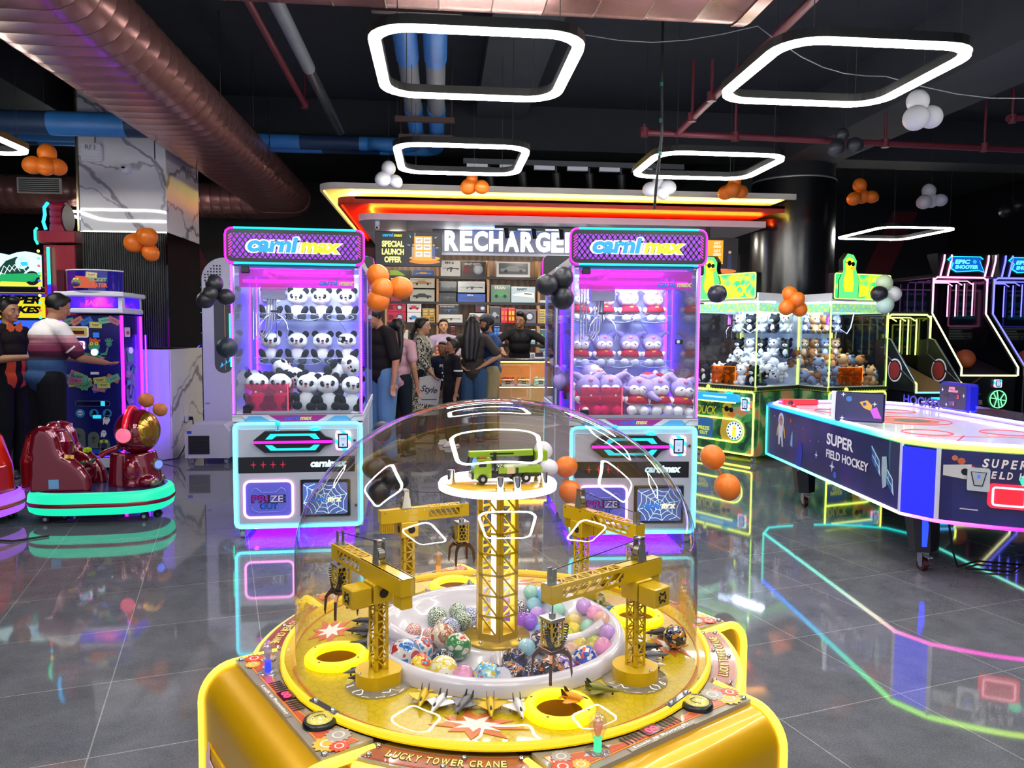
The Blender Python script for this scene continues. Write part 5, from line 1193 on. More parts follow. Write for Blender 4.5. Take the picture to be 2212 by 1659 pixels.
# shelving
SX = [-.86, -.04, .774, 1.6, 2.42, 3.24]; SZ = [2.353, 1.946, 1.612, 1.27, .93, .5]; SY0, SY1 = 12.3, 12.75
t = thing('shop_shelving', 'walnut shop shelving with oak uprights behind the counter', 'shelving', (1.2, 12.5, 0))
b = MB(T(-1.2, -12.5, 0)); b.box((1.2, SY1+.03, 1.35), (4.5, .04, 2.75), WOOD); b.build('back_panel', t)
for x in SX: b = MB(T(-1.2, -12.5, 0)); b.box((x, (SY0+SY1)/2, 1.35), (.035, SY1-SY0, 2.7), OAK); b.build('upright', t)
for z in SZ: b = MB(T(-1.2, -12.5, 0)); b.box((1.19, (SY0+SY1)/2+.01, z-.011), (4.06, SY1-SY0-.03, .02), mat('#1c1a1c', .3)); b.build('shelf', t)
b = MB(T(-1.2, -12.5, 0)); b.box((1.19, SY0+.2, 2.69), (4.06, .02, .02), glow('#fff2dc', 22)); b.box((1.19, SY0, 2.66), (4.06, .02, .10), WOOD)  # unseen strips added to brighten the shelves, hidden by the front board and lips
for z in SZ[:5]: b.box((1.19, SY0+.05, z-.026), (4.0, .012, .006), glow('#fff0dc', 22)); b.box((1.19, SY0-.01, z-.022), (4.06, .008, .042), mat('#1c1a1c', .3))
b.build('light_strip', t)
b = MB(); b.box((1.2, 12.95, 1.4), (8, .1, 2.9), mat('#3a3438', .7)); struct('wall_shop', b)
# boxes on the shelves
def pbox(label, u0, v0, u1, v1, col, text=None, tcol='#f0f0f0', art=None, acol='#c03030', crop=0, frame=None, dep=.2):
    oy = 460 if crop == 0 else 660
    Yf = SY0+.05; a = at(780+u0/4.608, oy+v0/4.608, Yf); c = at(780+u1/4.608, oy+v1/4.608, Yf)
    x0, x1, z1, z0 = a.x, c.x, a.z, c.z
    sz = min(SZ, key=lambda s: abs(s-z0))
    if abs(sz-z0) < .09: z1 += sz-z0; z0 = sz
    w_, h_ = x1-x0-.008, z1-z0-.004; t = thing('toy_box', label, 'toy box', ((x0+x1)/2, Yf, z0), 0, 'boxed toys on the shop shelves')
    b = MB(); b.box((0, dep/2, h_/2), (w_, dep, h_), mat(col, .3, coat=.4), .003); b.build('carton', t)
    b = MB(); F = lambda x, z: up(x*w_, -.001, h_*(.5+z)); A = mat(acol, .35, coat=.3)
    if frame: b.box((0, -.001, h_*.5), (w_*.86, .003, h_*.66), mat(frame, .2, coat=.5))
    if art == 'car':
        b.prism([(x*w_*.38, z*h_*.3) for x, z in ((-1, -.5), (1, -.5), (.95, 0), (.5, .1), (.25, .55), (-.35, .55), (-.65, .1), (-1, 0))], 0, .006, A, F(0, 0))
        for x in (-.22, .22): b.prism(circ(h_*.1, 14), 0, .008, BLK, F(x, -.15))
    elif art == 'gun':
        b.prism([(x*w_*.42, z*h_*.3) for x, z in ((-1, .1), (-.2, .12), (-.1, .25), (.2, .25), (.3, .12), (1, .1), (1, -.25), (.6, -.1), (.2, -.1), (.1, -.7), (-.05, -.7), (-.02, -.1), (-.25, -.1), (-.35, -.5), (-.45, -.5), (-.4, -.02), (-1, .0))], 0, .004, A, F(0, -.02))
    elif art == 'train':
        b.prism([(x*w_*.45, z*h_*.3) for x, z in ((-1, -.2), (1, -.7), (1, .35), (.3, .6), (-.6, .25), (-1, 0))], 0, .004, A, F(0, 0)); b.prism([(x*w_*.45, z*h_*.3) for x, z in ((.1, .3), (.8, .2), (.8, 0), (.1, .1))], 0, .006, mat('#2a3a5a', .2), F(0, 0))
    elif art == 'disc':
        b.prism(circ(h_*.33, 20), 0, .005, A, F(.18, 0)); b.prism(circ(h_*.22, 20), 0, .007, mat('#c8ccd0', .2, .5), F(.18, 0)); b.prism([(-w_*.2, -h_*.25), (w_*.1, -h_*.25), (w_*.05, h_*.2), (-w_*.15, h_*.25)], 0, .004, mat('#7a1420', .4), F(-.22, 0))
    elif art == 'pair':
        for x in (-.25, .25):
            for z in (-.2, .18): b.box((x*w_, -.002, h_*(.5+z)), (w_*.34, .004, h_*.26), A)
    elif art == 'diag': b.prism([(-w_*.48, h_*.45), (-w_*.1, h_*.45), (w_*.25, -h_*.45), (-w_*.48, -h_*.45)], 0, .003, A, F(0, 0))
    if text: b.text(text, h_*.16, mat(tcol, .4), F(-.05, .33) @ T(0, 0, .004), .001, bold=.03, wid=min(w_*.7, h_*.13*len(text)))
    b.build('printed_front', t)
    return t
B = [('black and lime toy box on the top shelf below the launch offer screen', 275, 550, 500, 612, '#20241c', None, '#ffffff', 'diag', '#9ac81c'), ('blue toy box with a yellow and red truck below the launch offer screen', 515, 552, 725, 615, '#2a5ab0', None, '#ffffff', 'car', '#e0a81c'),
 ('red toy box behind the orange balloons on the second shelf', 290, 630, 400, 860, '#b02430', None, '#ffffff', 'car', '#e8e0d8'), ('jeep box upper of two, second shelf left bay', 485, 630, 735, 748, '#b8b4a8', None, '#ffffff', 'car', '#9a7a44'), ('jeep box lower of two, second shelf left bay', 485, 750, 735, 876, '#a8a8a0', None, '#ffffff', 'car', '#2c3028'),
 ('red boxed race set upper left on the third shelf', 245, 890, 450, 985, '#c02438', None, '#ffffff', 'disc', '#2a2a2e'), ('red boxed race set lower left on the third shelf', 250, 990, 450, 1095, '#b82034', None, '#ffffff', 'disc', '#34343a'), ('white boxed red sports car on the third shelf', 455, 890, 600, 988, '#e4e2e4', None, '#ffffff', 'car', '#c82838'), ('white boxed blue sports car under the red one', 455, 995, 600, 1097, '#e4e2e4', None, '#ffffff', 'car', '#2a88c8'), ('yellow and grey box, upper of two beside the sports cars', 606, 950, 738, 1026, '#8a7a4a', None, '#e8c030', 'pair', '#d8b040'), ('yellow and grey box, lower of two beside the sports cars', 606, 1030, 738, 1100, '#c89a28', None, '#ffffff', 'pair', '#5a5040'),
 ('white and black toy rifle box marked M416', 790, 452, 990, 622, '#d8d8d8', 'M416', '#20242c', 'gun', '#1c1e22'), ('dark toy box right of the white M416 rifle box', 996, 470, 1244, 626, '#2c2e34', 'OFF-HIT SWITCH', '#e8e8e8', 'disc', '#9aa0a8'),
 ('dark toy gun box, upper left of the second bay', 770, 680, 955, 785, '#26282c', None, '#ffffff', 'gun', '#6a6e74'), ('dark toy gun box, lower left of the second bay', 770, 788, 950, 886, '#26282c', None, '#ffffff', 'gun', '#707478'), ('pale toy rifle box above the blue one', 960, 680, 1235, 794, '#b8bcc0', None, '#ffffff', 'gun', '#2a2c30'), ('bright blue toy rifle box', 958, 797, 1240, 886, '#2050b8', 'AMICAL', '#f0f0f8', 'gun', '#5a4a34'),
 ('black box marked DOUBLE BARREL', 766, 910, 975, 1012, '#1e2024', 'DOUBLE-BARREL', '#e8e8e8', 'gun', '#3a78b8'), ('white rifle box under the DOUBLE BARREL box', 766, 1015, 1012, 1100, '#cfcfcf', None, '#ffffff', 'gun', '#4a3c34'), ('small dark box on the right of the second bay', 1135, 906, 1245, 990, '#34363a', None, '#ffffff', 'disc', '#5a5e64'), ('white and red box under the small dark box', 1076, 995, 1246, 1095, '#d4d0d0', None, '#ffffff', 'car', '#b82434'),
 ('large white box with a silver toy car alone on the top shelf', 1345, 462, 1685, 638, '#e2e2e4', None, '#ffffff', 'car', '#8a9096', 0, '#5a6066'), ('green train set box on the second shelf', 1290, 712, 1488, 890, '#5a7a6a', 'TRAIN', '#f0e8d8', 'car', '#3f9a4a'), ('white and blue bullet train box', 1492, 726, 1735, 890, '#b8ccd8', 'SWIFT', '#1c3a5a', 'train', '#eef2f6'),
 ('dark boxed car left of the red car boxes', 1276, 946, 1388, 1110, '#3a4448', None, '#ffffff', 'car', '#a8b0b8'), ('red boxed car, left of the red pair', 1390, 957, 1460, 1110, '#d02030', None, '#ffffff', 'pair', '#e87a30'), ('red boxed yellow car, right of the red pair', 1462, 957, 1532, 1110, '#d02030', None, '#ffffff', 'pair', '#e8c81c'), ('grey drone box on the third shelf', 1536, 972, 1745, 1110, '#6a6470', None, '#ffffff', 'disc', '#3a3440'),
 ('black and red box at the right of the top shelf', 1815, 460, 2030, 645, '#1e1e22', None, '#ffffff', 'diag', '#c02838'), ('yellow boxed mini cars, upper of two', 1766, 956, 1905, 1028, '#e8c81c', None, '#ffffff', 'pair', '#8a9088'), ('yellow boxed mini cars, lower of two', 1766, 1031, 1905, 1102, '#e8c81c', None, '#ffffff', 'pair', '#848a84'), ('white box with a red toy right of the yellow boxes', 1915, 965, 2010, 1100, '#d8d4d4', None, '#ffffff', 'car', '#c83a3a'), ('white toy box on the second shelf right bay', 1775, 860, 1895, 890, '#d8dade', None, '#ffffff', None)]
B2 = [('boxed lime green car beside the seller', 1766, 262, 1838, 415, '#3c6a78', None, '#ffffff', 'car', '#9ae01c'), ('boxed dark red car beside the lime one', 1841, 262, 1910, 415, '#4a5a62', None, '#ffffff', 'car', '#a81c34'), ('dark boxed toy at the right end of the fourth shelf', 1913, 272, 1990, 412, '#3a3c44', None, '#ffffff', 'disc', '#8a8e96'), ('white box with a black window left of the kurta woman', 345, 196, 470, 335, '#d8d6d0', None, '#ffffff', 'diag', '#2c2c30'), ('dark boxed gun left of the kurta woman', 474, 216, 560, 330, '#34343c', None, '#ffffff', 'gun', '#707078'), ('red and black box behind the woman in lilac', 890, 206, 935, 290, '#7a2028', None, '#ffffff', 'car', '#202024'), ('dark toy box behind the man in the cap', 1136, 206, 1200, 305, '#3a3034', None, '#ffffff', 'disc', '#6a6a70'), ('blue bottle set behind the man in the cap', 1322, 205, 1382, 300, '#2450b8', None, '#ffffff', 'pair', '#5aa0e8'), ('pink doll box behind the seller', 1374, 290, 1432, 412, '#d890a8', None, '#ffffff', 'pair', '#f0d8d8'), ('pale blue box behind the seller at right', 1690, 262, 1735, 412, '#8ab8cc', None, '#ffffff', 'pair', '#d8ecf4'), ('blue and white ball box on the low shelf behind the seller', 1650, 470, 1735, 520, '#d8dce8', None, '#ffffff', 'disc', '#2a50a8'), ('light blue globe box on the low shelf at right', 1766, 430, 1880, 520, '#6aa8cc', None, '#ffffff', 'disc', '#d0e4ec')]
for r_ in B: pbox(*r_)
for r_ in B2: pbox(*r_[:10], crop=1)

# counter
RIBR = mat('#8a3a2a', .5); CT = mat('#3a3234', .25, coat=.4)
t = thing('shop_counter', 'long shop counter with terracotta ribbed front and a glass display section', 'counter', (1, 11.2, 0))
def CP(nm, fn, par=t):
    b = MB(T(-1, -11.2, 0)); fn(b); return b.build(nm, par)
def ribs(b, x0, x1):
    b.box(((x0+x1)/2, 10.98, .52), (x1-x0, .08, 1.02), RIBR)
    n = int((x1-x0)/.035)
    for i in range(n): x = x0+(x1-x0)*(i+.5)/n; b.cyl((x, 10.94, .06), (x, 10.94, 1.02), .012, RIBR, n=6, caps=False)
CP('ribbed_panel', lambda b: ribs(b, -1.7, .84)); CP('ribbed_panel', lambda b: ribs(b, 1.92, 4.1))
CP('counter_top', lambda b: b.box((1.2, 11.2, 1.06), (5.85, .62, .04), CT, .004))
CP('carcass', lambda b: (b.box((1.2, 11.45, .52), (5.7, .06, 1.02), WOOD), b.box((1.38, 11.2, .12), (1.08, .5, .24), mat('#d8d4cc', .5))))
CP('back_board', lambda b: b.box((1.38, 11.40, .62), (1.07, .02, .84), mat('#c89a5a', .45, var=.2)))
CP('light_strip', lambda b: b.box((1.38, 11.0, 1.03), (1.05, .02, .012), glow('#ffb020', 40)))
CP('light_strip', lambda b: b.box((1.38, 11.0, .66), (1.05, .012, .006), glow('#fff0d8', 25)))
for z in (.68, .30): CP('glass_shelf', lambda b: b.box((1.38, 11.18, z), (1.07, .42, .01), clear('#e8fff8', .08, .7)))
CP('front_glass', lambda b: b.box((1.38, 10.93, .64), (1.07, .008, .80), GLASS))
for x in (.85, 1.91): CP('end_panel', lambda b: b.box((x, 11.18, .53), (.02, .5, 1.02), OAK))
candy = [['#b04a5a', '#d86a7a', '#8a3048'], ['#e8c020', '#d83a7a', '#3a9ad0', '#e87a20', '#5ab040'], ['#9ad8c8', '#c8ecdc', '#7ab8d8'], ['#d8e0dc', '#8ad0a8', '#b8c8d0'], ['#c0c8d0', '#d8a8b8', '#90a8c0']]
k = 0
for row, (z, xs) in enumerate(((.686, (.99, 1.22, 1.47, 1.70)), (.306, (.95, 1.13, 1.35, 1.58, 1.80)))):
    for i, x in enumerate(xs):
        w_ = .19; tt = thing('candy_tub', 'clear tub of %s candy on the %s counter shelf, %s from left' % (('dark pink', 'mixed bright', 'mint green', 'pale green', 'pastel')[(i+row*2) % 5], ('upper', 'lower')[row], ORD[i]), 'candy tub', (x, 11.08, z), 0, 'candy tubs in the counter')
        b = MB(); b.box((0, 0, .045), (w_, .14, .09), clear('#eef4f4', .1, .6, 0, .18, '#dfe8e8'), .01); b.build('tub', tt)
        b = MB(); cs = candy[(i+row*2) % 5]
        for j in range(46): b.box((rnd.uniform(-.08, .08), rnd.uniform(-.06, .06), rnd.uniform(.02, .115)), (.03, .022, .018), mat(cs[j % len(cs)], .35, coat=.3), 0, T(0, 0, 0, 0))
        o = b.build('candies', tt); o['kind'] = 'stuff'
        b = MB(); b.box((0, -.072, .045), (.06, .003, .045), BLK); b.text('LUF', .02, mat('#d8c890'), up(0, -.074, .045), .0005, bold=.03); b.build('tub_label', tt)
s = thing('payment_card_stand', 'small dark stand with a paper on the counter in front of the seller', 'stand', at(1165, 776, 11.1)); s.location.z = 1.08
b = MB(); b.box((0, 0, .01), (.16, .12, .02), mat('#c8c8cc'), .003); b.build('base', s); b = MB(); b.box((0, .03, .05), (.12, .012, .07), BLK); b.build('card', s)
# ================================================================ people
SKIN = ['#a8765a', '#8f6148', '#b98a6c']
def person(label, loc, rz, h=1.7, skin=SKIN[0], shirt='#222226', trousers='#202838', shoes='#222', hair='#0c0b0d', hairlen='short', lean=0, turn=0, nod=0,
           armL=None, armR=None, sleeve=.55, fem=False, bulk=1.0, beard=False, stride=0, shirt_mat=None, loose=0, skirt=None, shirt_hem=.90, shorts=False, extras=None):
    t = thing('person', label, 'person', (loc[0], loc[1], loc[2] if len(loc) > 2 else 0), rz, 'people at the shop and games'); s = h/1.70; t.scale = (s, s, s)
    W0 = V((0, 0, .95)); RL = Mx.Rotation(lean, 3, 'X')
    U = lambda p: W0+RL @ (V(p)-W0)                       # upper body leans about the hips
    sw = .172 if fem else .19
    NK = U((0, .01, 1.45)); RH = RL @ Mx.Rotation(turn, 3, 'Z') @ Mx.Rotation(nod, 3, 'X')
    H = lambda p: NK+RH @ V(p)                            # head coordinates, origin at the neck
    HM = Mx.Translation(NK) @ RH.to_4x4()
    def cap(b, p, q, r0, r1, g=0, m=None):
        p, q = V(p), V(q); b.tube([p, p.lerp(q, .5), q], [r0+g, (r0+r1)/2+g, r1+g], BLK, 12); b.sph(p, r0+g, BLK, 12, 8); b.sph(q, r1+g, BLK, 12, 8)
    arms = {}
    for sx, a in ((-1, armR), (1, armL)):                 # a: (elbow, wrist) in local coordinates
        sh = U((sx*sw, .01, 1.385))
        el, wr = (U((sx*(sw+.06), .03, 1.11)), U((sx*(sw+.075), -.03, .87))) if a is None else (V(a[0]), V(a[1]))
        arms[sx] = (sh, el, wr)
    legs = {}
    for sx in (-1, 1): legs[sx] = (V((sx*.088, 0, .90)), V((sx*.095, -.02-stride*sx*.5, .49)), V((sx*.10, .02-stride*sx, .09)))
    def torso(b, g=0, lo=.90, fit=1):
        k = bulk*(.93 if fem else 1)
        for c, r in (((0, .0, .95), (.158, .115, .10)), ((0, .0, 1.06), (.142 if fem else .15, .105, .13)), ((0, .0, 1.20), (.155, .112, .14)), ((0, .012, 1.32), (.165, .11, .11))):
            if c[2] < lo-.05: continue
            b.sph(U(c), (r[0]*k+g, r[1]*k+g+loose, r[2]+g*.5), BLK, 16, 12, RL)
        for sx in (-1, 1):
            cap(b, U((sx*.06, .02, 1.40)), U((sx*sw, .01, 1.375)), .06, .056, g)
            if fem: b.sph(U((sx*.075, -.085, 1.26)), (.06+g, .055+g, .06+g), BLK, 12, 8)
        cap(b, U((0, .015, 1.36)), U((0, .012, 1.43)), .075, .055, g*.6)
    # continuous body
    b = MB(); torso(b); cap(b, U((0, .015, 1.40)), H((0, .0, .06)), .054, .05)
    b.sph(H((0, -.005, .155)), (.074, .093, .10), BLK, 20, 14, RH); b.sph(H((0, -.03, .095)), (.056, .066, .062), BLK, 16, 10, RH)
    b.sph(H((0, -.082, .065)), (.026, .02, .018), BLK, 10, 8, RH); b.tube([H((0, -.088, .155)), H((0, -.108, .122)), H((0, -.104, .11))], [.009, .015, .012], BLK, 8); b.sph(H((0, -.108, .118)), .0145, BLK, 10, 8)
    for sx in (-1, 1): b.sph(H((sx*.075, .008, .145)), (.011, .021, .03), BLK, 10, 8, RH); b.sph(H((sx*.033, -.072, .175)), (.022, .018, .009), BLK, 10, 8, RH); b.sph(H((sx*.042, -.062, .115)), (.022, .022, .02), BLK, 10, 8, RH)
    for sx in (-1, 1):
        sh, el, wr = arms[sx]; cap(b, sh, el, .05*bulk**.5, .04); cap(b, el, wr, .041, .027)
        d = (wr-el).normalized(); side = d.cross(V((0, 0, 1)) if abs(d.z) < .85 else V((0, 1, 0))).normalized(); nrm = d.cross(side)
        if abs(d.z) >= .85: side, nrm = V((0, 1, 0)), V((-sx, 0, 0))
        b.sph(wr+d*.045, (.034, .048, .017), BLK, 12, 8, Mx((side, d, nrm)).transposed())
        for f in range(4):
            q = wr+d*.082+side*(.0255-.017*f); L = (.06, .07, .066, .05)[f]; c1 = q+d*L*.55+nrm*(-.010); c2 = c1+d*L*.38+nrm*(-.022)
            b.tube([q-d*.02, q, c1, c2], [.0085, .0088, .008, .0065], BLK, 8); b.sph(c2, .0068, BLK, 8, 6)
        q = wr+d*.022+side*.03; b.tube([q, q+d*.03+side*.02-nrm*.008, q+d*.058+side*.022-nrm*.016], [.011, .0098, .0078], BLK, 8); b.sph(q+d*.058+side*.022-nrm*.016, .008, BLK, 8, 6)
    for sx in (-1, 1):
        hp, kn, an = legs[sx]; cap(b, hp, kn, .08*bulk**.5, .055); cap(b, kn, an, .054, .036); cap(b, an+V((0, .015, -.05)), an+V((sx*.02, -.14, -.055)), .036, .03)
    body = mesh_obj(remesh(b, .0095, 3), 'body', mat(skin, .5, spec=.4, var=.08, scale=6), t)
    # face
    for sx in (-1, 1):
        b = MB(); b.sph(H((sx*.031, -.0865, .152)), (.0125, .007, .0065), mat('#e6e0dc', .3), 12, 8, RH); b.sph(H((sx*.031, -.0925, .152)), (.006, .003, .006), mat('#120c0a', .2), 10, 8, RH); b.tube([H((sx*.016, -.093, .171)), H((sx*.032, -.092, .177)), H((sx*.05, -.082, .171))], [.003, .0042, .002], mat(hair, .7), 6); b.tube([H((sx*.018, -.092, .158)), H((sx*.031, -.0935, .1605)), H((sx*.045, -.086, .156))], [.0015, .002, .0012], mat('#17100e'), 5); b.build('eye', t)
    b = MB(); b.tube([H((-.023, -.089, .084)), H((0, -.0985, .085)), H((.023, -.089, .084))], [.003, .0062, .003], mat('#8a463f' if fem else '#6e3f36', .4), 8); b.build('mouth', t)
    if beard:
        b = MB(); b.sph(H((0, -.036, .078)), (.062, .066, .045), BLK, 16, 10, RH); b.sph(H((0, -.06, .1)), (.045, .042, .012), BLK, 12, 8, RH)
        for sx in (-1, 1): b.sph(H((sx*.062, -.015, .11)), (.016, .03, .045), BLK, 10, 8, RH)
        mesh_obj(remesh(b, .009, 1), 'beard', mat('#161214', .8), t)
    # hair
    b = MB(); b.sph(H((0, .018, .178)), (.084, .096, .092), BLK, 20, 14, RH); b.sph(H((0, -.035, .235)), (.062, .05, .03), BLK, 14, 10, RH)
    for sx in (-1, 1): b.sph(H((sx*.066, .02, .16)), (.022, .045, .06), BLK, 12, 8, RH)
    if hairlen == 'bun': cap(b, H((0, .09, .13)), H((0, .13, .02)), .035, .03); cap(b, H((0, .13, .02)), H((0, .12, -.10)), .03, .018)
    if hairlen == 'long':
        for sx in (-1, 0, 1): cap(b, H((sx*.05, .075, .15)), H((sx*.075, .115, -.05)), .05, .048); cap(b, H((sx*.075, .115, -.05)), U((sx*.055+.01, .165, 1.12)), .05, .03)
    if hairlen == 'loose':
        for sx in (-1, 1): cap(b, H((sx*.06, .05, .15)), H((sx*.09, .075, -.06)), .036, .034); cap(b, H((sx*.09, .075, -.06)), U((sx*.09, .13, 1.18)), .034, .022)
    if hairlen == 'quiff': b.sph(H((0, -.055, .255)), (.058, .045, .035), BLK, 14, 10, RH)
    mesh_obj(remesh(b, .011, 2), 'hair', mat(hair, .45, spec=.4, var=.3, scale=40), t)
    # clothes
    b = MB(); torso(b, .016, shirt_hem)
    zz = U((0, 0, shirt_hem))
    if not skirt: cap(b, (-.07*bulk, 0, shirt_hem+.02), (.07*bulk, 0, shirt_hem+.02), .10*bulk**.5, .10*bulk**.5, .006+loose*.5)
    else:
        z1 = skirt; b.tube([(0, 0, 1.02), (0, .0, .85), (0, .01, (z1+.85)/2), (0, .01, z1)], [.155, .185, .205, .225], BLK, 24)
    for sx in (-1, 1):
        sh, el, wr = arms[sx]; k = min(1, sleeve*2)
        e2 = sh.lerp(el, k); cap(b, sh, e2, .056*bulk**.5, .046+(.012 if sleeve < .45 else 0), .01)
        if sleeve > .5: cap(b, el, el.lerp(wr, (sleeve-.5)*2), .047, .036, .006)
    sm = shirt_mat or mat(shirt, .85, spec=.2, var=.18, scale=9)
    so = mesh_obj(remesh(b, .0115, 2), 'kurta' if skirt else 'shirt', sm, t)
    b = MB()
    for sx in (-1, 1):
        hp, kn, an = legs[sx]; cap(b, hp+V((0, 0, .03)), kn, .085*bulk**.5, .062, .012+loose)
        if not shorts: cap(b, kn, an+V((0, 0, .0)), .062, .05, .008+loose)
    cap(b, (-.06, 0, .96), (.06, 0, .96), .10*bulk**.5, .10*bulk**.5, .006)
    mesh_obj(remesh(b, .0125, 2), 'shorts' if shorts else 'trousers', mat(trousers, .85, spec=.15, var=.3, scale=7), t)
    for sx in (-1, 1):
        an = legs[sx][2]; b = MB(); cap(b, an+V((0, .015, -.035)), an+V((sx*.02, -.145, -.045)), .045, .04); b.box((an.x+sx*.01, an.y-.065, .012), (.09, .28, .024), BLK, .01)
        mesh_obj(remesh(b, .010, 2), 'shoe', mat(shoes, .5), t)
    # neckline
    b = MB(); b.tube([U((.068*math.cos(a), .018+.062*math.sin(a), 1.425-.02*(math.sin(a) < 0)*abs(math.sin(a)))) for a in [2*pi*i/20 for i in range(20)]], .008, sm, 6, True); b.build('collar', t)
    if extras: extras(t, U, H, RL, RH, so)
    return t
def px_x(px, Y): return at(px, 720, Y).x
R90 = pi/2
def chest_text(s_, h_, m_, w_, y=-.16, z=1.25, rot=0):
    def f(t, U, H, RL, RH, so):
        b = MB(); b.text(s_, h_, m_, Mx.Translation(U((0, y, z))) @ RL.to_4x4() @ UPR @ Mx.Rotation(rot, 4, 'Z'), .004, bold=.03, wid=w_); b.build('shirt_print', t)
    return f
person('tall man in a black printed T-shirt and baggy blue jeans beside the panda machine', (px_x(830, 8.6), 8.6), -1.05, 1.76, SKIN[0], '#1c1719', '#5f86ae', '#202024', lean=.10, nod=.5, loose=.02, sleeve=.42, extras=chest_text('XCS', .10, mat('#c89a48', .5), .11, -.175, 1.22))
person('person in a pink blouse with long curly black hair beside the tall man', (px_x(862, 9.0), 9.0), 2.6, 1.6, SKIN[0], '#c89aa4', '#1c222c', '#222226', hairlen='loose', fem=True, sleeve=.3)
def kur(n, l):
    tc = objco(n); v = tex(n, l, 'Wave', 11, tc, Distortion=9, Detail=2, **{'Detail Scale': 3.0}); return ramp(n, l, v.outputs['Fac'], [(0, '#2e2e2c'), (.42, '#3a3a36'), (.55, '#a8a596'), (1, '#b8b4a4')])
KUR = texmat('zigzag_kurta_cloth', kur, rough=.9, spec=.1)
def kx(t, U, H, RL, RH, so):
    b = MB(); pts = [(.12, -.13, 1.25), (.15, -.02, 1.42), (.14, .10, 1.38), (.12, .19, 1.15), (.12, .235, .85), (.13, .25, .55), (.13, .25, .36)]
    for dx_ in (-.05, 0, .05): b.tube([U((x+dx_, y, z)) if z > .95 else V((x+dx_, y, z)) for x, y, z in pts], [.03, .045, .045, .04, .038, .036, .03], BLK, 8)
    mesh_obj(remesh(b, .013, 2), 'scarf', mat('#9c9884', .9, var=.3, scale=14), t)
    b = MB(); b.lathe([(.232, .44), (.24, .40), (.243, .385)], mat('#d8d8d4', .8), 32, (0, .01, 0)); b.build('lace_hem', t)
person('woman in a grey zigzag patterned kurta with a scarf, facing right', (px_x(912, 10.1), 10.1), 1.45, 1.64, SKIN[2], '#888', '#16161c', '#8a7a6a', hairlen='bun', fem=True, bulk=1.12, shirt_mat=KUR, skirt=.42, sleeve=.8, armR=((-.20, -.03, 1.14), (-.19, -.15, .97)), armL=((.22, -.02, 1.12), (.20, -.14, .98)), nod=.1, extras=kx)
person('woman in a lilac top standing behind the counter', (px_x(958, 11.85), 11.85), .05, 1.65, SKIN[2], '#a898b8', '#2a2a34', '#222226', hairlen='bun', fem=True, sleeve=.6, armR=((-.24, -.02, 1.16), (-.10, -.20, 1.12)), armL=((.24, -.02, 1.16), (.10, -.20, 1.12)))
def boyx(t, U, H, RL, RH, so):
    for sx in (-1, 1):
        for k in (0, 1): b = MB(); b.tube([U((sx*.10, .035-.03*k, 1.455)), U((sx*.19, .04-.03*k, 1.452)), U((sx*.245, .045-.03*k, 1.36)), U((sx*.268, .05-.03*k, 1.22))], .0055, mat('#e8e8ea', .7), 5); b.build('sleeve_stripe', t)
        b = MB(); q = U((sx*.232, .022, 1.205)); b.lathe([(.072, -.01), (.073, .012)], mat('#e8e8ea', .7), 20, q); b.build('sleeve_cuff', t)
person('boy in a black jersey with white shoulder stripes and white clogs', (px_x(975, 9.75), 9.75), -1.2, 1.37, SKIN[1], '#14151b', '#17181e', '#e9e9ec', hairlen='quiff', sleeve=.42, loose=.015, bulk=.9, extras=boyx)
person('child in a navy PORS printed shirt and grey shorts standing behind the boy', (px_x(956, 10.25), 10.25), .15, 1.32, SKIN[1], '#1a2038', '#8a8a90', '#3a3a42', turn=-.5, sleeve=.42, shorts=True, bulk=.9, loose=.02, extras=lambda *a: (chest_text('PORS', .05, mat('#e8e8ec', .6), .15, -.172, 1.30)(*a), chest_text('3', .16, mat('#e8e8ec', .6), .09, -.178, 1.12)(*a)))
person('woman with long straight black hair in a washed grey T-shirt and jeans, hand on hip', (px_x(1022, 10.15), 10.15), 2.95, 1.68, SKIN[2], '#3c3836', '#3a5678', '#2a2a30', hairlen='long', fem=True, sleeve=.42, bulk=1.05, loose=.015, armR=((-.36, .10, 1.16), (-.15, .10, 1.03)), armL=((.33, .08, 1.15), (.15, .12, 1.02)))
def capx(t, U, H, RL, RH, so):
    b = MB(); b.sph(H((0, .008, .20)), (.092, .104, .082), BLK, 20, 12, RH, lambda u: 1 if u.z > -.1 else .97); me = remesh(b, .012, 1); o = mesh_obj(me, 'cap', mat('#34363c', .8), t)
    b = MB(HMX(H, RH)); b.prism([(-.07, -.06), (-.06, -.14), (-.03, -.165), (.03, -.165), (.06, -.14), (.07, -.06)], .205, .214, mat('#2c2e34', .8)); b.build('peak', t)
def HMX(H, RH): return Mx.Translation(H((0, 0, 0))) @ RH.to_4x4()
person('bearded man in a grey cap, blue shirt and khaki trousers facing left', (px_x(1058, 10.4), 10.4), -1.35, 1.69, SKIN[0], '#2f4c7c', '#a0926c', '#5a4a3a', sleeve=.7, bulk=1.15, beard=True, lean=.05, nod=.15, loose=.02, armR=((-.25, -.08, 1.14), (-.20, -.30, 1.10)), armL=((.27, .0, 1.12), (.14, -.2, 1.04)), extras=capx)
def sel(t, U, H, RL, RH, so):
    b = MB(); b.tube([U((-.30, -.31, 1.13)), U((-.30, -.29, 1.125))], .033, mat('#b83a30', .6), 10); b.build('wrist_band', t)
    for sx in (-1, 1): b = MB(); b.prism([(sx*.01, .0), (sx*.075, .05), (sx*.085, -.03), (sx*.03, -.075)][::sx], -.006, .006, mat('#121216', .8), Mx.Translation(U((0, -.075, 1.42))) @ UPR); b.build('collar_flap', t)
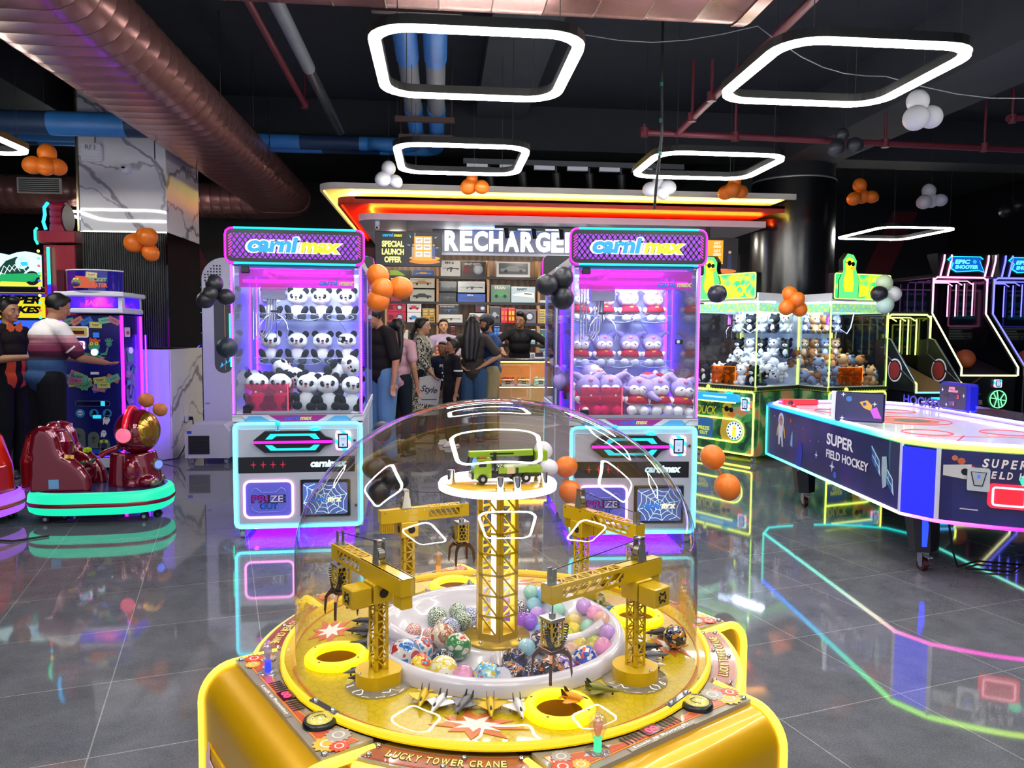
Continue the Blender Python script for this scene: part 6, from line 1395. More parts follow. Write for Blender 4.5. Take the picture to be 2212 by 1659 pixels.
person('man in a black shirt leaning both hands on the glass counter', (px_x(1122, 11.85), 11.85), -.05, 1.78, SKIN[1], '#15151a', '#20222a', '#222226', hairlen='quiff', lean=.30, turn=-.45, nod=-.12, sleeve=.82, armR=((-.33, -.30, 1.27), (-.26, -.50, 1.125)), armL=((.38, -.28, 1.25), (.42, -.52, 1.125)), extras=sel)
def polo(n, l):
    s_ = n.new('ShaderNodeSeparateXYZ'); l.new(objco(n), s_.inputs[0])
    m_ = n.new('ShaderNodeMapRange'); m_.inputs[1].default_value = .85; m_.inputs[2].default_value = 1.5; l.new(s_.outputs[2], m_.inputs[0])
    return ramp(n, l, m_.outputs[0], [(0, '#34507a'), (.40, '#2c3448'), (.44, '#4a2238'), (.52, '#7a3450'), (.60, '#8a4a60'), (.64, '#c88a9a'), (.70, '#d8a8b0'), (.74, '#efe9ea')], True)
POLO = texmat('striped_polo_cloth', polo, rough=.85, spec=.15)
def polx(t, U, H, RL, RH, so):
    for sx in (-1, 1): b = MB(); b.lathe([(.068, -.008), (.069, .008)], mat('#efe9ea', .8), 20, (0, 0, 0)); o = b.build('sleeve_cuff', t); o.matrix_basis = Mx.Translation(V(((-.245, -.115, 1.22) if sx < 0 else (.245, -.115, 1.22)))) @ V(((sx*.06, -.13, -.16))).to_track_quat('Z', 'Y').to_matrix().to_4x4()
person('man in a white, pink and blue striped polo shirt at the ticket machine', (px_x(96, 7.45), 7.45), 2.45, 1.79, SKIN[0], '#888', '#14151c', '#1a1a1e', bulk=1.12, lean=.14, nod=.25, turn=-.15, sleeve=.40, shirt_mat=POLO, armR=((-.28, -.16, 1.13), (-.20, -.42, 1.08)), armL=((.28, -.18, 1.13), (.16, -.44, 1.10)), loose=.02, extras=polx)
def orx(t, U, H, RL, RH, so):
    for sx in (-1, 1): b = MB(); b.prism([(sx*.0, .0), (sx*.08, .05), (sx*.09, -.02), (sx*.03, -.07)][::sx], -.006, .006, mat('#d8642c', .8), Mx.Translation(U((0, -.07, 1.44))) @ UPR); b.build('collar_flap', t)
def orm(n, l):
    w_ = tex(n, l, 'Wave', 2.2, None, Distortion=2.5, Detail=0); s_ = n.new('ShaderNodeSeparateXYZ'); l.new(objco(n), s_.inputs[0])
    lt = n.new('ShaderNodeMath'); lt.operation = 'LESS_THAN'; lt.inputs[1].default_value = 1.16; l.new(s_.outputs[2], lt.inputs[0]); ml = n.new('ShaderNodeMath'); ml.operation = 'MULTIPLY'; l.new(lt.outputs[0], ml.inputs[0]); l.new(w_.outputs['Fac'], ml.inputs[1])
    return ramp(n, l, ml.outputs[0], [(0, '#1c171a'), (.45, '#c84a34')], True)
person('man in a black and orange jersey at the left edge, facing right', (px_x(18, 7.9), 7.9), 1.3, 1.74, SKIN[0], '#1c171a', '#14161e', '#1a1a1e', hairlen='quiff', nod=.12, sleeve=.42, shirt_mat=texmat('orange_black_jersey', orm, rough=.85, spec=.15), armL=((.26, -.12, 1.14), (.12, -.36, 1.16)), armR=((-.26, -.12, 1.14), (-.12, -.36, 1.16)), extras=orx)
# bag in the kurta woman's hand
bl = V((px_x(926, 9.9), 9.93, .70)); t = thing('shopping_bag', 'pale grey printed plastic bag marked Style hanging from the kurta woman’s hand', 'bag', bl, .12)
BAG = mat('#b4b2b4', .4, var=.25, scale=8)
b = MB(); b.prism([(-.14, -.17), (.12, -.20), (.16, .14), (.03, .19), (-.12, .17)], -.03, .03, BAG, UPR); b.build('bag_body', t)
b = MB(); b.text('Style', .11, mat('#1c1c22', .5), up(0, -.031, .0, 0) @ Mx.Rotation(-.15, 4, 'Z'), .001, bold=.02, shear=.3, wid=.22); b.box((.0, -.031, -.12), (.2, .002, .012), mat('#3a3a40')); b.build('bag_print', t)
for yy in (-.025, .025): b = MB(); b.tube([(-.08, yy, .17), (-.04, yy*.6, .25), (0, 0, .275), (.03, yy*.6, .25), (.05, yy, .18)], .005, mat('#1c1c22', .6), 6); b.build('handle', t)
t = thing('menu_stand', 'orange price card on a stand on the counter behind the child', 'price card', (px_x(951, 11.2), 11.2, 1.08))
b = MB(); b.box((0, 0, .09), (.14, .02, .2), mat('#c8502c', .5), .004); b.build('card', t)
b = MB()
for i in range(3):
    for j in range(2): b.box((-.032+.064*j, -.0115, .045+.045*i), (.05, .002, .03), mat('#e8a888', .5))
b.build('printed_prices', t)
# ================================================================ left side: ticket machine, bike game, red tower, rides, tall grey machine
def ticket(b, M_, w_, c, txt=True):
    h_ = w_*.5; b.prism([(-w_/2, -h_/2), (w_/2, -h_/2), (w_/2, h_/2), (-w_/2, h_/2)], 0, .0012, mat(c, .4), M_); b.prism(rrect(w_*.86, h_*.76, h_*.12, 2), .0012, .0016, mat('#2a3a30', .5), M_); b.prism(rrect(w_*.82, h_*.68, h_*.1, 2), .0016, .002, mat(c, .4), M_)
    if txt: b.text('TICKET', h_*.32, mat('#22302c', .5), M_ @ T(0, 0, .002), .0006, bold=.03, wid=w_*.62)
TX0, TX1, TY0, TY1 = -3.81, -3.235, 8.1, 8.58
t = thing('ticket_machine', 'tall ticket counting machine with a navy cartoon front and purple edge lights', 'arcade machine', ((TX0+TX1)/2, TY0, 0)); TWd, TD = TX1-TX0, TY1-TY0
def P(nm, fn, par=None):
    b = MB(); fn(b); return b.build(nm, par or t)
NVY = mat('#12186a', .3, coat=.5, var=.4, scale=6); WHC = mat('#dcdce8', .35)
P('cabinet', lambda b: (b.box((0, TD/2, .86), (TWd, TD, 1.48), NVY, .004), b.box((0, TD/2, .09), (TWd+.01, TD+.02, .10), WHC, .004)))
for sx in (-1, 1):
    for yy in (.05, TD-.05): P('foot', lambda b: b.cyl((sx*(TWd/2-.05), yy, 0), (sx*(TWd/2-.05), yy, .05), .025, BLK, n=10))
for x, y in ((-TWd/2-.012, -.008), (TWd/2+.008, -.008), (TWd/2+.008, TD)): P('light_strip', lambda b: b.cyl((x, y, .16), (x, y, 1.60), .016, glow('#7a18ff', 5.0) if x < 0 or y > .2 else glow('#c010f0', 4.0), n=10))
P('light_strip', lambda b: b.box((TWd/2+.05, TD+.02, .8), (.012, .012, 1.2), glow('#4a10ff', 14)))
cp_ = P('white_cap', lambda b: (b.box((0, TD/2, 1.645), (TWd+.06, TD+.08, .05), WHC, .01), b.box((0, TD/2, 1.81), (TWd+.10, TD+.12, .05), WHC, .012), b.box((-TWd/2+.02, TD/2, 1.73), (.04, TD, .12), WHC), b.box((TWd/2-.0, TD/2, 1.73), (.04, TD+.02, .12), WHC), b.box((0, TD/2, 1.73), (TWd-.02, TD-.06, .12), mat('#2a10b0', .3))))
def vband(n, l):
    a = tex(n, l, 'Noise', 5, None, Detail=5); return ramp(n, l, a.outputs['Fac'], [(.3, '#1810c0'), (.5, '#4a18d8'), (.62, '#c02ad8'), (.75, '#e050c0')])
VB = texmat('violet_city_print', vband, rough=.3); _b = VB.node_tree.nodes['Principled BSDF']; VB.node_tree.links.new(_b.inputs['Base Color'].links[0].from_socket, _b.inputs['Emission Color']); _b.inputs['Emission Strength'].default_value = .8
P('lit_band', lambda b: (b.box((0, -.0, 1.73), (TWd-.06, .06, .105), VB), b.text('EATER', .05, glow('#ff40b0', 1), up(.06, -.031, 1.725), .002, bold=.03), b.box((TWd/2+.01, TD/2, 1.73), (.03, TD-.1, .105), VB)), cp_)
def fence(b):
    n = 26; pr = [(.28*math.cos(-pi*.95+pi*.9*i/n), .15+.22*math.sin(-pi*.95+pi*.9*i/n)) for i in range(n+1)]
    vs = [(x, y, z) for z in (1.835, 2.05) for x, y in pr]
    b.add(vs, [(i, i+1, n+2+i, n+1+i) for i in range(n)], clear('#c8c8ff', .08, .6, 0, .5, '#3420c8'), True); b.tube([(x, y, 2.052) for x, y in pr], .008, WHC, 6); b.tube([(x, y, 1.838) for x, y in pr], .006, WHC, 6)
fc = P('clear_fence', fence)
def fart(b):
    b.prism([(x*.5, z*.5) for x, z in ((-.2, -.12), (.25, -.12), (.2, .1), (-.15, .12))], 0, .002, mat('#e0603c', .4), up(-.03, -.078, 1.93)); ticket(b, up(.05, -.085, 2.0, 0) @ Mx.Rotation(-.12, 4, 'Z'), .11, '#e0d09a')
    b.text('TICKET', .04, mat('#8aa888', .4), up(.10, -.07, 1.955, .2), .004, bold=.08, wid=.17); b.text('EATER', .045, mat('#e8604a', .4), up(.12, -.066, 1.90, .25), .004, bold=.06, wid=.14)
    b.sph((-.1, -.075, 1.925), (.05, .015, .045), mat('#6a8a5a', .5), 16, 10); b.sph((-.1, -.085, 1.91), (.035, .01, .022), mat('#3a2070', .5), 14, 8)
    for x in (-.115, -.085): b.sph((x, -.085, 1.955), (.014, .01, .014), mat('#e8d85a', .4), 10, 8)
P('printed_art', fart, fc)
GRN = mat('#3f8a6a', .45); GRN2 = mat('#4a7a4a', .45)
def face(b):
    y = -.003; W_ = TWd
    q = random.Random(5); cols = ['#5a9a7a', '#c8746a', '#2a6ac0', '#c8c86a', '#6ab89a', '#b86a8a']
    for i in range(6): ticket(b, up(-W_/2+.06+i*.09, y-.001*i, 1.52+q.uniform(-.02, .03)) @ Mx.Rotation(q.uniform(-.6, .6), 4, 'Z'), .12, cols[i])
    for i in range(22):
        s_ = q.choice((-1, 1)); x = s_*q.uniform(.05, W_/2-.07); z = .83+.18*abs(x)/.25+q.uniform(-.06, .06)
        ticket(b, up(x, y-.002-.0006*i, z) @ Mx.Rotation(q.uniform(-.5, .5), 4, 'Z'), .125, q.choice(cols))
    # counter, slots, green cartoon hand figure
    b.prism(rrect(.215, .115, .02), 0, .006, WHC, up(-.135, y, 1.43)); b.prism(rrect(.185, .085, .015), .006, .008, mat('#c8b85a', .4), up(-.135, y, 1.43)); b.box((-.135, y-.009, 1.425), (.135, .003, .035), mat('#4a0c20', .2, em=.3)); b.text('TICKET COUNTER', .010, mat('#3a3a20'), up(-.135, y-.0085, 1.459), .0006, wid=.11)
    b.prism(rrect(.085, .085, .006), 0, .006, mat('#1a2030', .3), up(.045, y, 1.41)); b.box((.045, y-.007, 1.40), (.06, .003, .05), mat('#2a6ad0', .3, em=.3))
    b.prism([(-.11, -.02), (.11, -.02), (.13, .06), (.115, .06), (.10, .01), (.05, -.005), (-.05, -.005), (-.12, .01), (-.13, .05), (-.15, .05), (-.14, -.015)], 0, .002, GRN, up(.03, y, 1.215)); b.prism([(-.05, -.06), (.07, -.06), (.05, .0), (-.05, .0)], 0, .002, GRN, up(.03, y, 1.215))
    b.prism(circ(.055, 20), 0, .0025, GRN, up(.02, y, 1.285)); b.prism([(-.05, 0), (.05, 0), (.06, .03), (.025, .025), (.01, .06), (-.01, .03), (-.045, .05)], .0025, .003, mat('#c0502c', .5), up(.025, y, 1.325))
    for x in (-.005, .045): b.prism(circ(.017, 14), .0025, .004, mat('#d8d04a', .4), up(x, y, 1.31)); b.prism(circ(.007, 10), .004, .0045, BLK, up(x, y, 1.31))
    for k in range(3): b.prism(circ(.03-.006*k, 14, 0, 0), .002+.0003*k, .0023+.0003*k, GRN if k % 2 == 0 else mat('#1a3a8a', .4), up(.165, y, 1.31))
    for k in range(4): b.prism([(-.008, 0), (.008, 0), (.006, .05), (-.006, .05)], 0, .002, GRN, up(.165, y, 1.32) @ Mx.Rotation(-.9+.6*k, 4, 'Z'))
    b.prism(rrect(.34, .055, .026), 0, .002, mat('#7a86b8', .4), up(-.01, y, .70)); b.prism(rrect(.333, .048, .023), .002, .003, mat('#0a0e30', .2), up(-.01, y, .70)); b.box((.09, y-.004, .70), (.04, .003, .05), glow('#30c8e8', .8))
    for i, x in enumerate((-.135, 0, .13)):
        b.prism(circ(.045, 22), 0, .002, mat('#2a80c0', .4), up(x, y, .60))
        if i == 0: b.prism(circ(.026, 16), .002, .003, mat('#d8e0e8', .5), up(x, y, .603)); [b.prism(circ(.008, 10), .003, .004, BLK, up(x+s_*.011, y, .602)) for s_ in (-1, 1)]
        else: b.prism([(-.025, -.015), (0, -.022), (.03, -.01), (.022, .01), (.012, .03), (-.01, .03), (-.008, .008)], .002, .003, BLK, up(x, y, .60))
    b.box((.03, y-.006, .565), (.08, .004, .035), glow('#20c0e0', .9), 0)
    for x, z, s_ in ((.12, .53, 1), (.09, .39, .8)): b.prism([(a*s_, c*s_) for a, c in ((-.035, -.05), (-.015, -.03), (0, -.05), (.02, -.03), (.035, .0), (.02, .04), (-.015, .045), (-.035, .01))], 0, .002, mat('#dfe4ee', .5), up(x, y, z)); [b.prism(circ(.006*s_, 8), .002, .003, BLK, up(x+d_*s_, y, z+.015*s_)) for d_ in (-.01, .008)]
    for x, s_ in ((-.16, 1.25), (-.01, 1)):
        b.prism([(-.055*s_, 0), (.055*s_, 0), (.055*s_, .12*s_)]+[(.055*s_*math.cos(a), .12*s_+.05*s_*math.sin(a)) for a in [pi*i/8 for i in range(1, 8)]]+[(-.055*s_, .12*s_)], 0, .002, mat('#5a6660', .5), up(x, y, .24)); b.box((x, y-.004, .24+.09*s_), (.012*s_, .002, .07*s_), mat('#39423e')); b.box((x, y-.004, .24+.105*s_), (.045*s_, .002, .012*s_), mat('#39423e'))
    b.prism(circ(.06, 20), 0, .002, GRN2, up(.09, y, .275)); b.prism(circ(.03, 16), .002, .003, mat('#2a1a60', .5), up(.09, y, .265)); [b.prism(circ(.015, 12), .002, .004, mat('#d8d04a', .4), up(.09+d_, y, .31)) for d_ in (-.025, .025)]
    b.prism([(-.25, 0), (.25, 0), (.25, .045), (-.25, .045)], 0, .001, mat('#1a50c8', .4), up(0, y, .185)); b.prism([(-.06, 0), (.08, 0), (.02, .05), (-.03, .05)], .001, .002, GRN2, up(.09, y, .19)); b.box((-.22, y-.004, .45), (.02, .004, .10), WHC)
    b.box((0, y-.004, .155), (TWd-.06, .006, .012), glow('#5a30ff', 2))
P('printed_front', face)
card_reader(t, up(-.125, -.006, 1.295) @ Mx.Rotation(pi/2, 4, 'Z'), .085, .115)
P('ticket_slot', lambda b: (b.box((-.215, -.008, 1.225), (.03, .01, .09), WHC), b.box((-.2, -.015, 1.245), (.055, .006, .02), mat('#f0f0f4', .4), 0, T(0, 0, 0)), b.box((.02, -.006, 1.01), (.08, .008, .025), WHC)))
P('push_button', lambda b: (b.sph((.025, -.015, 1.225), (.032, .02, .032), glow('#f0d8f0', 1.2)), b.prism(circ(.035, 20), 0, .012, RAINB, up(.025, -.003, 1.225))))
def sidef(b):
    X = T(TWd/2+.002, 0, 0, pi/2) @ UPR; q = random.Random(8)
    b.prism(rrect(.13, .1, .012), 0, .005, WHC, X @ T(.14, 1.43, 0)); b.box((0, 0, 0), (.07, .03, .004), mat('#a01840', .3, em=.5), 0, X @ T(.14, 1.425, .006)); b.prism(rrect(.06, .1, .008), 0, .004, BLK, X @ T(.27, 1.42, 0))
    b.prism([(-.06, -.08), (.06, -.08), (.08, .04), (.03, 0), (-.03, 0), (-.08, .04)], 0, .002, GRN, X @ T(.2, 1.2, 0)); b.sph(X @ V((.2, 1.24, .01)), (.02, .035, .035), glow('#8a70ff', 1.4))
    for i in range(14): ticket(b, X @ T(q.uniform(.08, .4), q.uniform(.7, 1.05), .001*i) @ Mx.Rotation(q.uniform(-1.5, 1.5), 4, 'Z'), .11, q.choice(('#6a6ad8', '#8a70c8', '#5a8ad8', '#a87ac8')), False)
P('printed_side', sidef)

# red tower with marquee bulbs
REDC = mat('#b01c38', .4, coat=.3); DRED = mat('#5a1024', .4)
t = thing('red_tower', 'tall red tower game with a scalloped crown and coloured marquee bulbs', 'arcade machine', (-4.26, 9.0, 0))
P('cabinet', lambda b: (b.box((0, .3, 1.2), (.34, .5, 2.4), REDC, .006), b.box((.172, .3, 1.2), (.006, .48, 2.36), DRED), b.box((-.02, .3, 2.49), (.42, .56, .13), REDC, .006), b.box((.03, -.0, 2.0), (.08, .01, .24), DRED, .002)))
P('crown', lambda b: ([b.cyl((-.08, .08+.0*i, 2.6+.075*i), (.08, .08, 2.6+.075*i), .055, REDC, n=18) for i in range(4)], b.cyl((.08, .08, 2.70), (.10, .08, 2.70), .15, DRED, n=28), b.box((-.0, .12, 2.58), (.16, .2, .06), REDC)))
P('crown_light', lambda b: b.tube([(-.10, -.02, 2.56), (-.12, -.03, 2.64), (-.10, -.03, 2.72), (-.11, -.02, 2.8), (-.09, .02, 2.86)], .018, glow('#20a8f0', 2.0), 8))
P('light_strip', lambda b: (b.box((-.09, -.006, 2.16), (.03, .012, .42), glow('#20e8b0', 1.8)), b.box((-.088, -.006, 1.78), (.03, .012, .36), glow('#1810ff', 2.6))))
P('marquee_edge', lambda b: b.tube([(-.2, -.0, 2.4), (-.225, 0, 2.45), (-.225, 0, 2.55), (-.2, 0, 2.58)], .014, glow('#20f0b0', 1.6), 8))
BC = ['#30e0c0', '#2040ff', '#ff60c0', '#ffe060', '#40c0ff', '#ff4040']
for i in range(22): P('bulb', lambda b: b.sph((-.19, -.015, .6+.082*i), .016, glow(BC[(i*5) % 6], 2.2), 8, 6))
P('side_wave', lambda b: b.prism([(-.0, 0), (.10, 0), (.10, 1.0), (.04, 1.0), (.055, .8), (.02, .62), (.04, .4), (.0, .2)], 0, .02, mat('#d0185c', .4, em=.25), up(.22, .02, .25)))
# motorbike game
t = thing('motorbike_game', 'motorbike racing game with a lit rider picture above a yellow sign', 'arcade machine', (-5.1, 9.6, 0))
P('cabinet', lambda b: (b.box((0, .35, .9), (.78, .5, 1.8), BLK, .006), b.box((0, .1, 1.92), (.8, .3, .06), mat('#2a2c34', .3, .5), .004)))
def bart(b):
    o = [(-.42, -.2), (.38, -.2), (.38, .17), (.30, .2), (.2, .215), (.1, .20), (.02, .17), (-.08, .19), (-.2, .2), (-.3, .15), (-.42, .16)]
    b.prism([(x*1.03, z*1.05) for x, z in o], -.03, .0, BLK, up(0, 0, 2.16)); b.prism(o, 0, .004, glow('#c8ecf0', 1.0), up(0, 0, 2.16)); b.prism([(-.42, -.2), (.38, -.2), (.38, -.02), (.0, -.1), (-.42, -.08)], .004, .005, glow('#d8d840', .9), up(0, 0, 2.16))
    GB, BB = glow('#0c4a3a', .5), glow('#101418', .4)
    b.prism([(-.12, -.02), (-.02, .10), (.10, .15), (.2, .10), (.24, .02), (.16, -.06), (.02, -.08)], .005, .007, GB, up(0, 0, 2.16)); b.prism(circ(.075, 18, .16, .08), .007, .009, glow('#bfe0ea', .9), up(0, 0, 2.16)); b.prism([(.14, .04), (.23, .05), (.22, .09), (.15, .09)], .009, .010, glow('#20b8e0', 1), up(0, 0, 2.16))
    for cx in (-.16, .27): b.prism(circ(.085, 20, cx, -.10), .006, .008, BB, up(0, 0, 2.16)); b.prism(circ(.045, 16, cx, -.10), .008, .009, glow('#18a070', .7), up(0, 0, 2.16))
    b.prism([(-.2, -.06), (.3, -.04), (.38, -.07), (.2, -.15), (-.1, -.14)], .009, .010, glow('#1aa860', .8), up(0, 0, 2.16))
    for k in range(4): b.tube([V((-.1+.06*k, -.012, 2.16-.09+.03*k)), V((-.04+.06*k, -.012, 2.2+.01*k)), V((.02+.06*k, -.012, 2.14))], .004, glow('#e0ffff', 1.2), 4)
P('lit_topper', bart)
def bsig(b):
    b.box((0, .02, 1.74), (.82, .06, .30), glow('#d8c818', .9), .004); b.box((0, -.0115, 1.86), (.82, .002, .05), mat('#3a30a8', .3, em=.6))
    b.text('SUPER', .10, BLK, up(.12, -.012, 1.805), .004, bold=.06, shear=.25, wid=.48); b.text('BIKES', .085, BLK, up(.16, -.012, 1.685), .004, bold=.06, shear=.25, wid=.40)
P('sign_board', bsig)
P('screen', lambda b: b.box((.1, .085, 1.35), (.62, .02, .42), glow('#2a58e8', 1.0)))
P('control_deck', lambda b: b.box((0, -.15, .95), (.7, .5, .25), mat('#1a1c24', .4), .02))
# second lit game behind, seen between the tower and the pillar
t = thing('lit_game', 'game with a blue and yellow lit panel seen between the red tower and the pillar', 'arcade machine', at(169, 600, 10.6) - V((0, 0, at(169, 600, 10.6).z)))
P('cabinet', lambda b: b.box((0, .2, 1.0), (.3, .4, 2.0), BLK, .005))
P('lit_panel', lambda b: (b.box((0, -.004, 2.05), (.10, .006, .26), glow('#60b8e0', .9)), b.box((0, -.008, 1.95), (.10, .006, .1), glow('#e0d020', .9))))
# slim neon game behind the pillar
q = at(430, 720, 10.4); t = thing('neon_game', 'slim black game with cyan and blue neon trim between the pillar and the grey machine', 'arcade machine', (q.x, q.y, 0))
P('cabinet', lambda b: b.box((0, .2, 1.05), (.16, .4, 2.1), BLK, .005))
for i, (z, c) in enumerate(((1.95, '#20e8c8'), (1.72, '#20e0a0'), (1.45, '#2060ff'), (1.2, '#3040ff'), (.95, '#20d060'), (.7, '#20e0c0'), (.45, '#20e8b8'))):
    P('neon_piece', lambda b: b.tube([(-.03, -.012, z-.08), (.03, -.012, z-.03), (-.02, -.012, z+.03), (.03, -.012, z+.08)], .008, glow(c, 2.2), 6))

# tall grey machine with a rounded top and a slot window, and the chiller box before it
GRY = mat('#c2c2d2', .4, var=.08, scale=20)
t = thing('tall_grey_machine', 'tall pale grey machine with a rounded top corner and a slot shaped window', 'machine', (-2.36, 8.95, 0))
def slot(b):
    W_ = .66; o = [(-W_/2, 0), (W_/2, 0), (W_/2, 2.0)]
    o += [(W_/2-.25+.25*math.cos(a), 2.03+.25*math.sin(a)) for a in [pi/2*i/8 for i in range(9)]]+[(-W_/2+.25-.25*math.sin(a), 2.03+.25*math.cos(a)) for a in [pi/2*i/8 for i in range(9)]]
    b.prism(o, -.35, 0, GRY, up(0, 0, .0))
P('cabinet', slot)
def win(b):
    o = [(.10*math.cos(a), .10*math.sin(a)) for a in [pi+pi*i/12 for i in range(13)]]+[(.10*math.cos(a), .72+.10*math.sin(a)) for a in [pi*i/12 for i in range(13)]]
    b.prism(o, 0, .002, mat('#3a3a40', .08), up(-.10, -.001, 1.07)); b.tube([(-.08, -.006, 1.0), (-.08, -.006, 1.86)], .005, mat('#c8a070', .3, .6), 6)
w_ = P('slot_window', win)
P('light_strip', lambda b: (b.box((-.025, -.006, 1.5), (.016, .006, .3), glow('#10e0a0', 2)), b.box((-.02, -.006, 1.12), (.016, .006, .16), glow('#10e0a0', 2)), [b.prism([(-.02, -.03), (.02, 0), (.0, .03)], 0, .002, glow('#30a0f0', .9), up(-.12+.045*i, -.004, 1.06+.03*((i*7) % 3))) for i in range(3)]), w_)
def perf(b):
    for i in range(6):
        for j in range(6):
            x, z = -.29+.033*i, 2.02+.033*j
            if math.hypot(i-5.5, j) <= 6: b.prism(circ(.010, 10), 0, .002, BLK, up(x+.0, -.001, z))
    b.box((-.29, -.002, .62), (.05, .003, .02), mat('#8a8a98', .3)); 
P('perforation', perf)
t = thing('chiller_box', 'boxy grey unit with a black grille in front of the tall grey machine', 'machine', (-2.50, 8.45, 0))
P('casing', lambda b: (b.prism([(-.25, .07), (.22, .07), (.22, .36), (.16, .44), (-.16, .44), (-.25, .34)], -.35, 0, GRY, up(0, 0, 0)), b.box((.3, .25, .26), (.18, .3, .3), mat('#a8a8ba', .4), .006)))
def mesh_(b):
    b.box((-.1, -.003, .215), (.22, .006, .2), mat('#14151c', .5), .002)
    for i in range(14): b.box((-.1, -.0065, .125+.0138*i), (.21, .001, .003), mat('#2c2d38', .4))
P('grille', mesh_); P('sticker', lambda b: b.box((-.2, .0, .352), (.05, .004, .03), mat('#2050c0', .4)))
for sx in (-.19, .17): P('caster', lambda b: caster(b, sx, .06, r=.025, h=.07))
P('power_cord', lambda b: b.tube([(-.25, .1, .28), (-.3, .1, .14), (-.36, .12, .05), (-.6, .2, .01)], .007, RUB, 6))
b = MB(); t = thing('wall_socket', 'white socket box with a black plug on the side of the pillar', 'socket', (-2.985, 9.25, .42)); b.box((.02, 0, 0), (.04, .12, .08), WP, .006); b.build('casing', t); P('plug', lambda b: (b.box((.06, -.02, -.0), (.04, .03, .04), BLK, .004), b.tube([(.08, -.02, 0), (.1, -.06, -.12), (.16, -.3, -.3), (.22, -.6, -.38)], .006, RUB, 6)))

# coin rides
MAR = mat('#7c0a22', .12, .25, coat=1); MARD = mat('#4c0818', .12, .3, coat=1); GOLD = mat('#c08a28', .18, .8, coat=.5)
def ride_base(t, L, Wd, gm, sm):
    def ring(z, k): return [(L/2*k*math.copysign(abs(math.cos(a))**.62, math.cos(a)), Wd/2*k*math.copysign(abs(math.sin(a))**.75, math.sin(a)), z) for a in [2*pi*i/56 for i in range(56)]]
    b = MB(); loft(b, [ring(.075, .93), ring(.09, .98), ring(.135, 1.0)], gm); loft(b, [ring(.165, 1.0), ring(.215, .985), ring(.238, .95), ring(.244, .90)], gm); b.add(ring(.244, .90), [tuple(range(56))], mat('#2c3a70', .25, coat=.5)); b.add(ring(.075, .93), [tuple(range(55, -1, -1))], BLK); rb = b.build('glowing_base', t)
    b = MB(); loft(b, [ring(.135, 1.0), ring(.14, 1.008), ring(.16, 1.008), ring(.165, 1.0)], sm); b.build('stripe', rb)
    b = MB(); b.box((0, 0, .055), (L*.7, .06, .03), mat('#6a7078', .4, .6)); b.build('frame', t)
    for sx in (-1, 1):
        for sy in (-1, 1): b = MB(); b.cyl((sx*L*.34, sy*Wd*.28-.015, .032), (sx*L*.34, sy*Wd*.28+.015, .032), .032, RUB, n=18); b.cyl((sx*L*.34, sy*Wd*.28-.017, .032), (sx*L*.34, sy*Wd*.28+.017, .032), .014, ALU, n=12); b.build('wheel', t)
t = thing('robot_ride', 'maroon and gold toddler ride with a round helmet figure on a green glowing base', 'coin ride', (-2.61, 6.12, 0), math.radians(4))
ride_base(t, 1.02, .62, glow('#10e8b4', .75), mat('#8a0a24', .3, coat=.5))
def seat(b):
    for sy in (-1, 1):
        o = [(-.44, .24), (-.06, .24), (-.075, .33), (-.115, .40), (-.17, .455), (-.235, .49), (-.27, .55), (-.29, .64), (-.32, .69), (-.36, .70), (-.395, .66), (-.42, .52)]
        b.prism(o, -.045, .045, MAR, T(0, sy*.165, 0) @ UPR)
        b.tube([(x, sy*.165, z) for x, z in o[1:]], .045, MAR, 10)
    b.tube([(-.40, 0, .24), (-.40, 0, .45), (-.365, 0, .62), (-.35, 0, .70)], [.17, .175, .165, .10], MAR, 20); b.sph((-.35, 0, .69), (.05, .11, .06), MAR)
    b.box((-.24, 0, .33), (.28, .3, .16), MARD, .04)
me_b = MB(); seat(me_b); mesh_obj(remesh(me_b, .009, 4), 'seat', MAR, t)
P('safety_belt', lambda b: (b.tube([(-.14, -.1, .44), (-.10, 0, .42), (-.10, .12, .43)], .012, mat('#1c5a3a', .6), 6), b.box((-.1, -.02, .425), (.05, .04, .02), CHROME)))
for sy, c in ((-.2, '#f0b040'), (.15, '#b8e820')):
    P('star_knob', lambda b: b.prism([((.034 if i % 2 == 0 else .017)*math.cos(i*pi/5+.3), (.034 if i % 2 == 0 else .017)*math.sin(i*pi/5+.3)) for i in range(10)], -.012, .016, mat(c, .35, coat=.4), T(-.165, sy, .50) @ Mx.Rotation(-.35 if sy < 0 else .2, 4, 'X')))
P('white_tag', lambda b: b.box((-.27, -.02, .52), (.05, .004, .055), mat('#e8e4dc', .5), 0, T(0, -.02, 0)))
P('sticker', lambda b: b.box((-.27, -.212, .30), (.07, .004, .07), mat('#7ab0e0', .4), .001))
def rb(b):
    b.tube([(.30, 0, .24), (.30, 0, .30), (.29, 0, .40), (.28, 0, .5)], [.125, .13, .125, .11], MAR, 24); b.tube([(.13, 0, .24), (.14, 0, .5)], [.09, .08], MAR, 16)
    for sy in (-1, 1):
        b.sph((.24, sy*.12, .37), (.062, .05, .10), MAR); b.sph((.34, sy*.085, .285), (.085, .06, .055), MAR); b.sph((.24, sy*.12, .27), (.055, .045, .045), MAR)
me_b = MB(); rb(me_b); mesh_obj(remesh(me_b, .008, 4), 'figure_body', MAR, t)
P('toe_cap', lambda b: [b.sph((.395, sy*.085, .275), (.04, .05, .04), mat('#9a8a6a', .25, .6)) for sy in (-1, 1)])
P('chest_light', lambda b: (b.cyl((.40, -.04, .41), (.425, -.06, .41), .045, mat('#9a8a6a', .25, .6), n=24), b.cyl((.425, -.06, .41), (.43, -.064, .41), .032, glow('#5a70ff', 1.5), n=24)))
hd_ = P('helmet', lambda b: (b.sph((.26, 0, .665), (.165, .155, .175), MAR, 36, 24)))
